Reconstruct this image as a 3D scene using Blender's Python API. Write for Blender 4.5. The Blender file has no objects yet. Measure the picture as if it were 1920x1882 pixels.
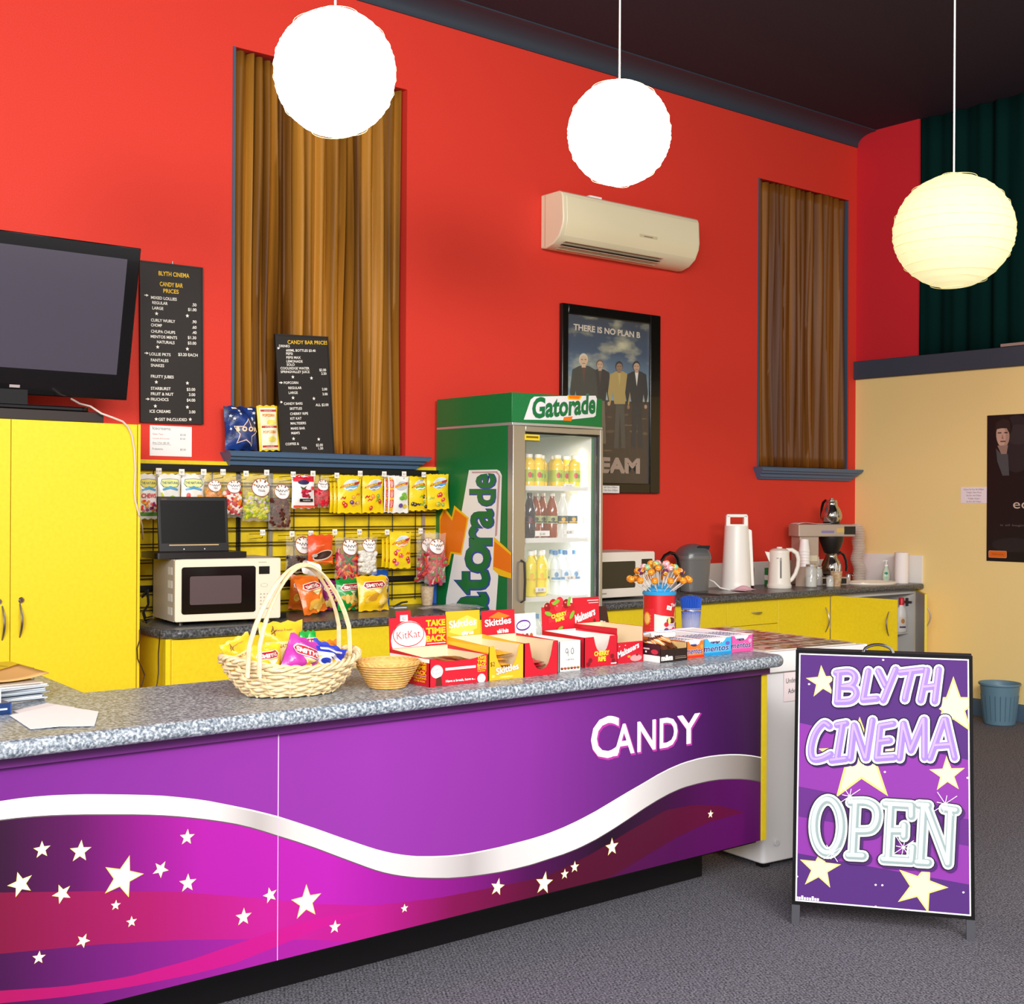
import bpy, math, random
from mathutils import Vector, Matrix
# ------------------------------------------------------------------ camera, light, exposure
SC = bpy.context.scene
COL = SC.collection
F_PX, YAW, PITCH, ROLL, CAM_H, CAM_D = 2405.0, math.radians(39.146), math.radians(0.005), math.radians(0.316), 1.49, 6.0
_f = Vector((math.sin(YAW)*math.cos(PITCH), math.cos(YAW)*math.cos(PITCH), math.sin(PITCH)))
_r0 = Vector((math.cos(YAW), -math.sin(YAW), 0)); _u0 = _r0.cross(_f)
_r = _r0*math.cos(ROLL) + _u0*math.sin(ROLL); _u = -_r0*math.sin(ROLL) + _u0*math.cos(ROLL)
CAM = Vector((0, -CAM_D, CAM_H))
cd = bpy.data.cameras.new('camera'); cd.sensor_width = 36; cd.sensor_fit = 'HORIZONTAL'
cd.lens = 36*F_PX/1920; cd.clip_start = 0.05; cd.clip_end = 100
co = bpy.data.objects.new('camera', cd); COL.objects.link(co)
co.matrix_world = Matrix(((_r.x, _u.x, -_f.x, CAM.x), (_r.y, _u.y, -_f.y, CAM.y), (_r.z, _u.z, -_f.z, CAM.z), (0, 0, 0, 1)))
SC.camera = co
SC.view_settings.view_transform = 'Standard'; SC.view_settings.look = 'None'
SC.view_settings.exposure = -0.17; SC.view_settings.gamma = 1.0; SC.view_settings.use_curve_mapping = False
SC.cycles.max_bounces = 8; SC.cycles.diffuse_bounces = 4; SC.cycles.transparent_max_bounces = 16
SC.cycles.sample_clamp_indirect = 6.0
SC.cycles.caustics_reflective = False; SC.cycles.caustics_refractive = False
wd = bpy.data.worlds.new('world'); SC.world = wd; wd.use_nodes = True
wd.node_tree.nodes['Background'].inputs[0].default_value = (1.0, 0.97, 0.95, 1)
wd.node_tree.nodes['Background'].inputs[1].default_value = 0.8
def area(name, loc, target, sx, sy, power, color=(1, 1, 1)):
    l = bpy.data.lights.new(name, 'AREA'); l.shape = 'RECTANGLE'; l.size = sx; l.size_y = sy; l.energy = power; l.color = color
    o = bpy.data.objects.new(name, l); COL.objects.link(o); o.location = loc
    o.rotation_euler = (Vector(target)-Vector(loc)).to_track_quat('-Z', 'Y').to_euler(); return o
# daylight of the entrance doors and windows, behind the photographer, and an added foyer fill
area('entrance_daylight', (-2.4, -7.6, 3.2), (2.6, -1.4, 1.0), 3.2, 2.0, 600, (1.0, 0.985, 0.97))
area('foyer_fill', (1.6, -8.2, 3.7), (4.2, -1.4, 1.0), 3.0, 1.2, 330, (1.0, 0.97, 0.93))

# ------------------------------------------------------------------ helpers
def P(px, py, x=None, y=None, z=None):
    """the point of a plane x=, y= or z= seen at a pixel of the 1920 x 1882 photograph"""
    v = _f + _r*((px-960)/F_PX) - _u*((py-941)/F_PX)
    t = (x-CAM.x)/v.x if x is not None else (y-CAM.y)/v.y if y is not None else (z-CAM.z)/v.z
    return CAM + v*t
PI = math.pi
def lin(h):
    h = h.lstrip('#'); o = []
    for i in (0, 2, 4):
        c = int(h[i:i+2], 16)/255; o.append(c/12.92 if c <= .04045 else ((c+.055)/1.055)**2.4)
    return (*o, 1)
_mats = {}
def mat(h, rough=.5, metal=0., spec=.5, noise=None, bump=None, emit=0., alpha=1., trans=0., coat=0., sheen=0., h2=None, stretch=None):
    """a procedural surface: colour h, optionally varied to h2 by noise (scale, low, high) and bumped by (scale, strength)"""
    key = (h, rough, metal, spec, noise, bump, emit, alpha, trans, coat, sheen, h2, stretch)
    if key in _mats: return _mats[key]
    m = bpy.data.materials.new('m_'+h.strip('#')); m.use_nodes = True; nt = m.node_tree; b = nt.nodes['Principled BSDF']
    b.inputs['Base Color'].default_value = lin(h); b.inputs['Roughness'].default_value = rough; b.inputs['Metallic'].default_value = metal
    b.inputs['Specular IOR Level'].default_value = spec; b.inputs['Alpha'].default_value = alpha
    b.inputs['Transmission Weight'].default_value = trans; b.inputs['Coat Weight'].default_value = coat; b.inputs['Sheen Weight'].default_value = sheen
    if emit: b.inputs['Emission Color'].default_value = lin(h); b.inputs['Emission Strength'].default_value = emit
    def tex(scale, detail=3):
        tc = nt.nodes.new('ShaderNodeTexCoord'); mp = nt.nodes.new('ShaderNodeMapping'); n = nt.nodes.new('ShaderNodeTexNoise')
        if stretch: mp.inputs['Scale'].default_value = stretch
        nt.links.new(tc.outputs['Object'], mp.inputs[0]); nt.links.new(mp.outputs[0], n.inputs[0])
        n.inputs['Scale'].default_value = scale; n.inputs['Detail'].default_value = detail; return n
    if noise:
        n = tex(noise[0]); r = nt.nodes.new('ShaderNodeValToRGB')
        r.color_ramp.elements[0].position = noise[1]; r.color_ramp.elements[1].position = noise[2]
        r.color_ramp.elements[0].color = lin(h); r.color_ramp.elements[1].color = lin(h2 or h)
        nt.links.new(n.outputs[0], r.inputs[0]); nt.links.new(r.outputs[0], b.inputs['Base Color'])
    if bump:
        n = tex(bump[0]); bp = nt.nodes.new('ShaderNodeBump'); bp.inputs['Strength'].default_value = bump[1]; bp.inputs['Distance'].default_value = .01
        nt.links.new(n.outputs[0], bp.inputs['Height']); nt.links.new(bp.outputs[0], b.inputs['Normal'])
    _mats[key] = m; return m
def gmat(name, axis, stops, rough=.4, spec=.5, k=1.):
    """a colour run along one axis of the object; stops: (position in metres, colour)"""
    m = bpy.data.materials.new(name); m.use_nodes = True; nt = m.node_tree; b = nt.nodes['Principled BSDF']
    b.inputs['Roughness'].default_value = rough; b.inputs['Specular IOR Level'].default_value = spec
    tc = nt.nodes.new('ShaderNodeTexCoord'); s = nt.nodes.new('ShaderNodeSeparateXYZ'); mr = nt.nodes.new('ShaderNodeMapRange'); r = nt.nodes.new('ShaderNodeValToRGB')
    nt.links.new(tc.outputs['Object'], s.inputs[0]); nt.links.new(s.outputs['XYZ'.index(axis)], mr.inputs['Value'])
    a, z = stops[0][0], stops[-1][0]; mr.inputs['From Min'].default_value = a; mr.inputs['From Max'].default_value = z
    e = r.color_ramp.elements
    while len(e) < len(stops): e.new(.5)
    for el, (p, c) in zip(e, stops): el.position = (p-a)/(z-a); q = lin(c); el.color = (q[0]*k, q[1]*k, q[2]*k, 1)
    nt.links.new(mr.outputs[0], r.inputs[0]); nt.links.new(r.outputs[0], b.inputs['Base Color']); return m
def clear(h='#ffffff', a=.2, rough=.08):
    return mat(h, rough, spec=.6, alpha=a)
# ------------------------------------------------------------------ things
_MX = {}
def tag(o, label=None, cat=None, group=None, kind=None):
    if label: o['label'] = label
    if cat: o['category'] = cat
    if group: o['group'] = group
    if kind: o['kind'] = kind
    return o
def _place(o, loc, rz, rx, ry):
    o.location = loc; o.rotation_euler = (rx, ry, rz)
    _MX[o.name] = Matrix.LocRotScale(Vector(loc), o.rotation_euler, None)
def thing(name, label, cat, loc=(0, 0, 0), rz=0., group=None, rx=0., ry=0.):
    o = bpy.data.objects.new(name, None); COL.objects.link(o); o.empty_display_size = .1
    _place(o, loc, rz, rx, ry); return tag(o, label, cat, group)
class B:
    """collects faces; build() links them as ONE mesh object"""
    def __init__(s): s.v = []; s.f = []; s.m = []; s.mats = []; s.M = None
    def mi(s, m):
        if m not in s.mats: s.mats.append(m)
        return s.mats.index(m)
    def add(s, vs, fs, m):
        k = len(s.v); i = s.mi(m)
        s.v += [s.M @ Vector(p) if s.M else Vector(p) for p in vs]
        for f in fs: s.f.append([k+j for j in f]); s.m.append(i)
    def box(s, x0, y0, z0, x1, y1, z1, m):
        s.add([(x0, y0, z0), (x1, y0, z0), (x1, y1, z0), (x0, y1, z0), (x0, y0, z1), (x1, y0, z1), (x1, y1, z1), (x0, y1, z1)],
              [(0, 3, 2, 1), (4, 5, 6, 7), (0, 1, 5, 4), (1, 2, 6, 5), (2, 3, 7, 6), (3, 0, 4, 7)], m)
    def prism(s, pts, a, b, m, axis='z'):
        """2-D outline (counter-clockwise) extruded from a to b along an axis: z (x,y), y (x,z), x (y,z)"""
        g = {'z': lambda p, t: (p[0], p[1], t), 'y': lambda p, t: (p[0], t, p[1]), 'x': lambda p, t: (t, p[0], p[1])}[axis]
        n = len(pts); vs = [g(p, a) for p in pts]+[g(p, b) for p in pts]
        fs = [list(range(n))[::-1], list(range(n, 2*n))]+[(i, (i+1) % n, n+(i+1) % n, n+i) for i in range(n)]
        if axis == 'y': fs = [list(f)[::-1] for f in fs]
        s.add(vs, fs, m)
    def rbox(s, x0, y0, z0, x1, y1, z1, r, m, axis='z', n=4):
        a = {'z': (x0, y0, x1, y1, z0, z1), 'y': (x0, z0, x1, z1, y0, y1), 'x': (y0, z0, y1, z1, x0, x1)}[axis]
        s.prism(rrect(*a[:4], r, n), a[4], a[5], m, axis)
    def lathe(s, prof, m, c=(0, 0, 0), n=24, sx=1., sy=1., a0=0., a1=2*PI, ex=None):
        full = abs(a1-a0-2*PI) < 1e-6; k = n if full else n+1; vs = []
        for r, z in prof:
            for i in range(k):
                t = a0+(a1-a0)*i/n; ct, st = math.cos(t), math.sin(t)
                if ex: ct = math.copysign(abs(ct)**ex, ct); st = math.copysign(abs(st)**ex, st)
                vs.append((c[0]+r*ct*sx, c[1]+r*st*sy, c[2]+z))
        fs = []
        for j in range(len(prof)-1):
            for i in range(n):
                q = (i+1) % k; fs.append((j*k+i, j*k+q, (j+1)*k+q, (j+1)*k+i))
        if full:
            if prof[0][0] > 1e-6: fs.append(list(range(k))[::-1])
            if prof[-1][0] > 1e-6: fs.append([(len(prof)-1)*k+i for i in range(k)])
        s.add(vs, fs, m)
    def tube(s, pts, r, m, n=8, closed=False, flat=1.):
        pts = [Vector(p) for p in pts]; N = len(pts); vs = []; fs = []; up = Vector((0, 0, 1)); prev = None
        for i, p in enumerate(pts):
            t = (pts[(i+1) % N]-pts[i-1]) if closed or 0 < i < N-1 else (pts[1]-pts[0] if i == 0 else pts[-1]-pts[-2])
            t.normalize()
            a = prev-t*prev.dot(t) if prev is not None else (up.cross(t) if abs(t.z) < .95 else Vector((1, 0, 0)).cross(t))
            a.normalize(); prev = a; b = t.cross(a); rr = r[i] if isinstance(r, (list, tuple)) else r
            vs += [p+a*(rr*math.cos(2*PI*j/n))+b*(rr*flat*math.sin(2*PI*j/n)) for j in range(n)]
        for i in range(N if closed else N-1):
            for j in range(n):
                q = (i+1) % N; fs.append((i*n+j, i*n+(j+1) % n, q*n+(j+1) % n, q*n+j))
        if not closed: fs += [list(range(n))[::-1], [(N-1)*n+j for j in range(n)]]
        s.add(vs, fs, m)
    def ball(s, c, r, m, n=10, k=6, sz=1., sx=1.):
        s.lathe([(r*math.sin(PI*j/k), -r*sz*math.cos(PI*j/k)) for j in range(k+1)], m, c, n, sx)
    def grid(s, fn, nu, nv, m, flip=False):
        vs = [fn(i/nu, j/nv) for j in range(nv+1) for i in range(nu+1)]; w = nu+1
        fs = [(j*w+i, j*w+i+1, (j+1)*w+i+1, (j+1)*w+i) for j in range(nv) for i in range(nu)]
        s.add(vs, [f[::-1] for f in fs] if flip else fs, m)
    def face(s, pts, m): s.add(pts, [list(range(len(pts)))], m)
    def build(s, name, parent=None, world=False, bevel=0., loc=None, rz=0., rx=0., ry=0., seg=2, sharp=38, label=None):
        me = bpy.data.meshes.new(name); vs = s.v
        if world and parent: iv = _MX[parent.name].inverted(); vs = [iv @ v for v in vs]
        elif world and loc: vs = [v-Vector(loc) for v in vs]
        me.from_pydata([tuple(v) for v in vs], [], s.f)
        for m in s.mats: me.materials.append(m)
        me.polygons.foreach_set('material_index', s.m); me.polygons.foreach_set('use_smooth', [True]*len(s.f)); me.update()
        me.set_sharp_from_angle(angle=math.radians(sharp))
        o = bpy.data.objects.new(name, me); COL.objects.link(o)
        if parent: o.parent = parent
        if loc is not None or rz or rx or ry: _place(o, loc or (0, 0, 0), rz, rx, ry)
        elif not parent: _MX[o.name] = Matrix()
        if bevel:
            b = o.modifiers.new('bevel', 'BEVEL'); b.width = bevel; b.segments = seg; b.limit_method = 'ANGLE'; b.angle_limit = math.radians(35); b.use_clamp_overlap = True
        if label: o['label'] = label
        return o
def rrect(x0, y0, x1, y1, r, n=4):
    o = []
    for cx, cy, a in ((x1-r, y0+r, -PI/2), (x1-r, y1-r, 0), (x0+r, y1-r, PI/2), (x0+r, y0+r, PI)):
        o += [(cx+r*math.cos(a+PI/2*i/n), cy+r*math.sin(a+PI/2*i/n)) for i in range(n+1)]
    return o
def copy_tree(o, parent=None):
    c = o.copy(); COL.objects.link(c); c.parent = parent
    for ch in list(o.children): copy_tree(ch, c)
    return c
def arc(c, r, a0, a1, n, rz=None):
    rz = rz or r; return [(c[0]+r*math.cos(a0+(a1-a0)*i/n), c[1]+rz*math.sin(a0+(a1-a0)*i/n)) for i in range(n+1)]
def star2(cx, cy, r, rot=0., k=.42, n=5):
    return [(cx+(r if i % 2 == 0 else r*k)*math.sin(rot+PI*i/n), cy+(r if i % 2 == 0 else r*k)*math.cos(rot+PI*i/n)) for i in range(2*n)][::-1]
# ------------------------------------------------------------------ printing on surfaces
_tx = {}
def text2d(s, bold):
    if (s, bold) in _tx: return _tx[s, bold]
    cu = bpy.data.curves.new('t', 'FONT'); cu.body = s; cu.size = 1.; cu.offset = bold; cu.resolution_u = 3; cu.fill_mode = 'FRONT'
    o = bpy.data.objects.new('t', cu); COL.objects.link(o)
    me = bpy.data.meshes.new_from_object(o.evaluated_get(bpy.context.evaluated_depsgraph_get()))
    vs = [(v.co.x, v.co.y) for v in me.vertices]; fs = [list(p.vertices) for p in me.polygons]
    bpy.data.objects.remove(o); bpy.data.curves.remove(cu); bpy.data.meshes.remove(me)
    w = (min(v[0] for v in vs), max(v[0] for v in vs)) if vs else (0, 0)
    _tx[s, bold] = (vs, fs, w); return _tx[s, bold]
CAPH = .73
class Surf:
    """prints flat shapes on a surface f(u, v, off); every print lies a little over the last"""
    def __init__(s, b, f, maxlen=None, step=.0004, base=.0006): s.b = b; s.f = f; s.ml = maxlen; s.st = min(step, .0002) if maxlen else min(step, 4e-5); s.o = base if maxlen else min(base, .0005)
    def put(s, vs, fs, m, same=False):
        if not same: s.o += s.st
        if s.ml:
            tris = []
            for f in fs:
                for i in range(1, len(f)-1): tris.append((vs[f[0]], vs[f[i]], vs[f[i+1]]))
            out = []
            while tris:
                t = tris.pop(); L = [math.dist(t[i], t[(i+1) % 3]) for i in range(3)]; k = L.index(max(L))
                if L[k] > s.ml and len(out) < 4000:
                    a, b, c = t[k], t[(k+1) % 3], t[(k+2) % 3]; q = ((a[0]+b[0])/2, (a[1]+b[1])/2); tris += [(a, q, c), (q, b, c)]
                else: out.append(t)
            vs = [p for t in out for p in t]; fs = [(3*i, 3*i+1, 3*i+2) for i in range(len(out))]
        s.b.add([s.f(p[0], p[1], s.o) for p in vs], fs, m)
    def poly(s, pts, m, same=False):
        c = (sum(p[0] for p in pts)/len(pts), sum(p[1] for p in pts)/len(pts)); n = len(pts)
        if s.ml: s.put(list(pts)+[c], [(i, (i+1) % n, n) for i in range(n)], m, same)
        else: s.put(list(pts), [list(range(n))], m, same)
    def rect(s, u0, v0, u1, v1, m, same=False): s.poly([(u0, v0), (u1, v0), (u1, v1), (u0, v1)], m, same)
    def ell(s, u, v, ru, rv, m, n=20, rot=0., same=False):
        c, q = math.cos(rot), math.sin(rot)
        s.poly([(u+ru*math.cos(2*PI*i/n)*c-rv*math.sin(2*PI*i/n)*q, v+ru*math.cos(2*PI*i/n)*q+rv*math.sin(2*PI*i/n)*c) for i in range(n)], m, same)
    def star(s, u, v, r, m, rot=0., k=.42, n=5): s.poly(star2(u, v, r, rot, k, n), m) if s.ml else s.fan(star2(u, v, r, rot, k, n), (u, v), m)
    def fan(s, pts, c, m, same=False):
        n = len(pts); s.put(list(pts)+[c], [(i, (i+1) % n, n) for i in range(n)], m, same)
    def text(s, t, u, v, h, m, al='l', w=None, bold=0., shear=0., rot=0., out=None, wmax=None):
        """t with cap height h, baseline at v; al l/c/r; w: exact width; out: (material, boldness) of an outline under it"""
        vs0, fs, (a, z) = text2d(t, 0.); k = h/CAPH; kx = w/(z-a) if w else k
        if wmax and kx*(z-a) > wmax: kx = wmax/(z-a)
        W = kx*(z-a); du = {'l': 0, 'c': -W/2, 'r': -W}[al]; c, q = math.cos(rot), math.sin(rot)
        for mm, bb in ([(out[0], bold+out[1])] if out else [])+[(m, bold)]:
            vs, fs, _ = text2d(t, bb); o = []
            for x, y in vs:
                x = (x-a)*kx+du+shear*y*k; y *= k; o.append((u+x*c-y*q, v+x*q+y*c))
            if o: s.put(o, fs, mm)
    def glyph(s, ch, m, fn, bold=0.):
        """one letter, its box (0..1, 0..1) placed by fn"""
        v0 = text2d(ch, 0.)[0]; x0, x1 = min(p[0] for p in v0), max(p[0] for p in v0); y0, y1 = min(p[1] for p in v0), max(p[1] for p in v0)
        vs, fs, _ = text2d(ch, bold); s.put([fn((x-x0)/(x1-x0), (y-y0)/(y1-y0)) for x, y in vs], fs, m)
    def stroke(s, lines, wd, m, dx=0., dy=0., cap=True, sc=(1, 1)):
        """brush lines; every piece a hair above the last"""
        s.o += s.st; ep = 6e-6; T = lambda p: (dx+p[0]*sc[0], dy+p[1]*sc[1])
        for ln in lines:
            ln = [T(p) for p in ln]
            for a, b in zip(ln, ln[1:]):
                d = math.dist(a, b) or 1e-9; nx, ny = -(b[1]-a[1])/d*wd/2, (b[0]-a[0])/d*wd/2
                s.put([(a[0]-nx, a[1]-ny), (b[0]-nx, b[1]-ny), (b[0]+nx, b[1]+ny), (a[0]+nx, a[1]+ny)], [(0, 1, 2, 3)], m, True); s.o += ep
            if cap:
                for a in ln: s.ell(a[0], a[1], wd/2, wd/2, m, 12, same=True); s.o += ep
            elif len(ln) > 2:
                for a in ln[1:-1]: s.ell(a[0], a[1], wd/2, wd/2, m, 10, same=True); s.o += ep
def frame(o, ux, uy):
    o, ux, uy = Vector(o), Vector(ux), Vector(uy); n = ux.cross(uy).normalized()
    return lambda u, v, w: o+ux*u+uy*v+n*w
def yplane(y): return lambda u, v, w: Vector((u, y-w, v))           # faces -y
def xplane(x): return lambda u, v, w: Vector((x-w, u, v))           # faces -x, u = y
def zplane(z): return lambda u, v, w: Vector((u, v, z+w))
def pix(**pl):
    """pixels of the photograph on a plane: outlines are traced once and stay on that plane"""
    k, c = list(pl.items())[0]; n = {'x': Vector((-1, 0, 0)), 'y': Vector((0, -1, 0)), 'z': Vector((0, 0, 1))}[k]
    return lambda u, v, w: P(u, v, **pl)+n*w
ORD = 'first second third fourth fifth sixth seventh eighth ninth tenth eleventh twelfth thirteenth fourteenth fifteenth sixteenth seventeenth eighteenth'.split()
# common surfaces
WHITE = mat('#f4f2ee', .45); PAPER = mat('#f3efec', .7); BLACK = mat('#0c0a0a', .35); INK = mat('#1c1a1e', .6); CHROME = mat('#d8d8d8', .18, 1.)
YELLOW = mat('#f1d522', .42, noise=(60, .3, .7), h2='#eacd1e'); RED = mat('#c80f28', .45); PINKW = mat('#f6e6ea', .5)
# ------------------------------------------------------------------ the setting
XR, CEIL = 8.294, 4.335
def struct(name, b, **k): o = b.build(name, **k); o['kind'] = 'structure'; return o
def carpet():
    m = bpy.data.materials.new('carpet'); m.use_nodes = True; nt = m.node_tree; b = nt.nodes['Principled BSDF']; b.inputs['Roughness'].default_value = .95; b.inputs['Specular IOR Level'].default_value = .1
    tc = nt.nodes.new('ShaderNodeTexCoord'); n = nt.nodes.new('ShaderNodeTexNoise'); v = nt.nodes.new('ShaderNodeTexVoronoi'); r = nt.nodes.new('ShaderNodeValToRGB'); mx = nt.nodes.new('ShaderNodeMath')
    mp = nt.nodes.new('ShaderNodeMapping'); mp.inputs['Rotation'].default_value = (0, 0, .5); nt.links.new(tc.outputs['Object'], mp.inputs[0])
    n.inputs['Scale'].default_value = 160; n.inputs['Detail'].default_value = 4; v.inputs['Scale'].default_value = 85; v.inputs['Randomness'].default_value = .35
    nt.links.new(mp.outputs[0], n.inputs[0]); nt.links.new(mp.outputs[0], v.inputs[0])
    mx.operation = 'MULTIPLY_ADD'; nt.links.new(v.outputs['Distance'], mx.inputs[0]); mx.inputs[1].default_value = -.35; nt.links.new(n.outputs[0], mx.inputs[2])
    e = r.color_ramp.elements; e[0].position = .18; e[0].color = lin('#35343b'); e[1].position = .62; e[1].color = lin('#9a97a2'); nt.links.new(mx.outputs[0], r.inputs[0]); nt.links.new(r.outputs[0], b.inputs['Base Color'])
    bp = nt.nodes.new('ShaderNodeBump'); bp.inputs['Strength'].default_value = .6; bp.inputs['Distance'].default_value = .004; nt.links.new(mx.outputs[0], bp.inputs['Height']); nt.links.new(bp.outputs[0], b.inputs['Normal']); return m
REDWALL = mat('#d63428', .62, spec=.25, noise=(190, .3, .72), h2='#de4030', bump=(220, .05))
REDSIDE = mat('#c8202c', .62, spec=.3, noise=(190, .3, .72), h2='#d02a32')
OCHRE = mat('#f6d68c', .68, spec=.25, noise=(160, .3, .7), h2='#f8dc9a'); SLATE = mat('#46566a', .5); SLATED = mat('#343c48', .55)
DARKCEIL = mat('#3a3640', .8, spec=.2, noise=(90, .3, .7), h2='#423c48')
b = B(); b.face([(-4.5, -10, 0), (XR, -10, 0), (XR, 0, 0), (-4.5, 0, 0)], carpet()); struct('floor', b)
b = B(); b.box(-4.5, -4.7, CEIL, XR+.4, 0.4, CEIL+.1, DARKCEIL); struct('ceiling', b)
W = [(3.03, 4.105, 1.745, 3.815), (7.14, 8.205, 1.755, 3.815)]      # the two windows: x, x, z, z
b = B(); xs = [-4.5, W[0][0], W[0][1], W[1][0], W[1][1], XR]; DEP = .16
for i in range(5):
    x0, x1 = xs[i], xs[i+1]; hole = i in (1, 3)
    w = W[i//2] if hole else None
    for z0, z1 in ([(0, w[2]), (w[3], CEIL)] if hole else [(0, CEIL)]): b.face([(x0, 0, z0), (x1, 0, z0), (x1, 0, z1), (x0, 0, z1)], REDWALL)
    if hole:
        z0, z1 = w[2], w[3]
        b.face([(x0, 0, z1), (x1, 0, z1), (x1, DEP, z1), (x0, DEP, z1)], REDWALL); b.face([(x0, DEP, z0), (x1, DEP, z0), (x1, 0, z0), (x0, 0, z0)], REDWALL)
        b.face([(x1, 0, z0), (x1, DEP, z0), (x1, DEP, z1), (x1, 0, z1)], REDWALL); b.face([(x0, DEP, z0), (x0, 0, z0), (x0, 0, z1), (x0, DEP, z1)], REDWALL)
struct('wall_back', b)
b = B()
b.face([(XR, 0, 0), (XR, -10, 0), (XR, -10, 2.5), (XR, 0, 2.5)], OCHRE)
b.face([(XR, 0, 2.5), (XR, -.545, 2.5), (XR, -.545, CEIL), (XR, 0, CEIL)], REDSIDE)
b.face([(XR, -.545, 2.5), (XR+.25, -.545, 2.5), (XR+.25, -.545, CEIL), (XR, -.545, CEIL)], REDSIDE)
b.face([(XR+.25, -.545, 2.5), (XR+.25, -10, 2.5), (XR+.25, -10, CEIL), (XR+.25, -.545, CEIL)], mat('#14201f', .8))
struct('wall_right', b)
b = B(); b.box(XR-.03, -10, 2.447, XR+.25, 0, 2.585, mat('#3b4250', .55)); struct('trim_2', b, bevel=.004)
cv = [(0, 4.25)]+[(-.17+.17*math.cos(a), 4.25+.085*math.sin(a)) for a in [PI/2*i/8 for i in range(1, 9)]][:0]
cv = [(0.0, 4.235), (-.012, 4.235)]+[(-.012-.15*(1-math.cos(PI/2*i/8)), 4.25+.075*math.sin(PI/2*i/8)) for i in range(9)]+[(-.175, 4.327), (-.175, CEIL), (0, CEIL)]
b = B(); b.prism(cv[::-1], -4.5, XR-.002, SLATED, 'x')
s = Surf(b, lambda u, v, w: Vector((u, -.165-w*3, v)), None)
b.ball((3.755, -.1, 4.31), .03, mat('#d8c2b4', .8), 8, 5, .5, 1.6)     # flaked patch of paint
struct('trim_1', b)
b = B(); b.prism([(XR-.018, 0), (XR, 0), (XR, .118), (XR-.01, .118), (XR-.018, .105)], -10, -.9, mat('#4a6076', .5), 'y'); struct('baseboard_right', b)
def sill_prof(y0=0.):
    return [(y0, 1.655), (-.03, 1.655), (-.04, 1.668), (-.055, 1.672), (-.06, 1.69), (-.085, 1.698), (-.09, 1.71), (-.11, 1.715), (-.115, 1.733), (-.105, 1.742), (DEP, 1.745), (DEP, 1.735), (0, 1.735)]
for k, (x0, x1, z0, z1) in enumerate(W):
    wn = bpy.data.objects.new('window_%d' % (k+1), None); COL.objects.link(wn); wn['kind'] = 'structure'; _place(wn, (x0, 0, z0), 0, 0, 0)
    b = B(); y0, y1 = .09, .13; t = .055
    b.box(x0, y0, z0, x0+t, y1, z1, SLATE); b.box(x1-t, y0, z0, x1, y1, z1, SLATE); b.box(x0, y0, z1-t, x1, y1, z1, SLATE); b.box(x0, y0, z0, x1, y1, z0+t, SLATE); b.box(x0, y0, (z0+z1)/2-.03, x1, y1, (z0+z1)/2+.03, SLATE)
    b.build('window_frame', wn, True, bevel=.005)
    b = B(); b.box(x0, .108, z0, x1, .112, z1, mat('#20262c', .1, alpha=.9)); b.build('window_pane', wn, True)
    b = B(); b.box(x0-.004, -.004, z0, x0+.012, y0+.01, z1, SLATE)
    if k: b.box(x1-.004, .01, z0, x1, y0, z1, SLATE)
    b.build('window_jamb', wn, True)
    b = B(); dz = z0-1.745
    sp = [(y, z+dz) for y, z in sill_prof()]
    if k: sp = [(y*.75 if y < 0 else y, z) for y, z in sp]
    e0, e1 = (x0-.07, x1+.11) if k == 0 else (x0-.05, XR-.004)
    # bullnose ends taper in below
    n = len(sp); vs = [(e0+(.05*(1.742+dz-z)/.09 if y < .001 else 0), y, z) for y, z in sp]+[(e1-(.09*(1.742+dz-z)/.09 if y < .001 else 0), y, z) for y, z in sp]
    vs = [(min(max(x, x0+.002), x1-.002) if y > .001 else x, y, z) for x, y, z in vs]
    b.add(vs, [[i, (i+1) % n, n+(i+1) % n, n+i][::-1] for i in range(n)]+[list(range(n)), list(range(n, 2*n))[::-1]], mat('#4a6480', .4))
    b.build('window_sill', wn, True)
# ------------------------------------------------------------------ curtains
def velvet(c1, c2):  # dark to golden streaks put fold shade and highlights into the colour
    return mat(c1, .42, spec=.16, noise=(6, .36, .66), h2=c2, stretch=(2.6, 1, .04), bump=(260, .1))
def curtain(name, label, x0, x1, z0, z1, y, folds, amp, m, seed, lean=0., thick=.004, slack=.35):
    rnd = random.Random(seed); ph = [rnd.uniform(0, 6.28) for _ in range(8)]; nu, nv = folds*9, 26
    kn = [0.]
    for i in range(folds): kn.append(kn[-1]+rnd.uniform(.55, 1.5))
    am = [rnd.uniform(.45, 1.) for _ in range(folds+1)]
    def fn(u, v, d=0.):
        t = u*kn[-1]; i = max(j for j in range(folds) if kn[j] <= t+1e-9); q = (t-kn[i])/(kn[i+1]-kn[i])
        vv = 1-v; tw = .55*math.sin(2.2*vv+ph[i % 8])*slack
        q2 = min(max(q+tw*q*(1-q)*1.2, 0), 1)
        a = am[i]*(.55+.45*math.sin(1.5+vv*2.6+ph[(i+3) % 8])**2)
        yy = -amp*a*math.sin(PI*q2)**1.3+.25*amp*math.sin(3*PI*q2+ph[i % 8])*math.sin(PI*q2)*vv
        x = x0+(x1-x0)*u+.012*math.sin(5*vv+ph[i % 8])*(1 if 0 < u < 1 else 0)*vv + lean*vv*(u-.5)
        return (x, y+yy+d, z0+(z1-z0)*v + (.008*math.sin(u*14+ph[0]) if v > .99 else 0) - (.0 if v < .99 else .03*u*0))
    b = B(); b.grid(fn, nu, nv, m); o = b.build(name, None, sharp=80)
    so = o.modifiers.new('thickness', 'SOLIDIFY'); so.thickness = thick; so.offset = 1
    return tag(o, label, 'curtain')
curtain('velvet_curtain', 'wide golden brown velvet curtain in the window above the candy rack', W[0][0]+.03, W[0][1]-.01, W[0][2]+.004, W[0][3]-.01, .065, 18, .07, velvet('#54300e', '#b0782a'), 4)
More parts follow.
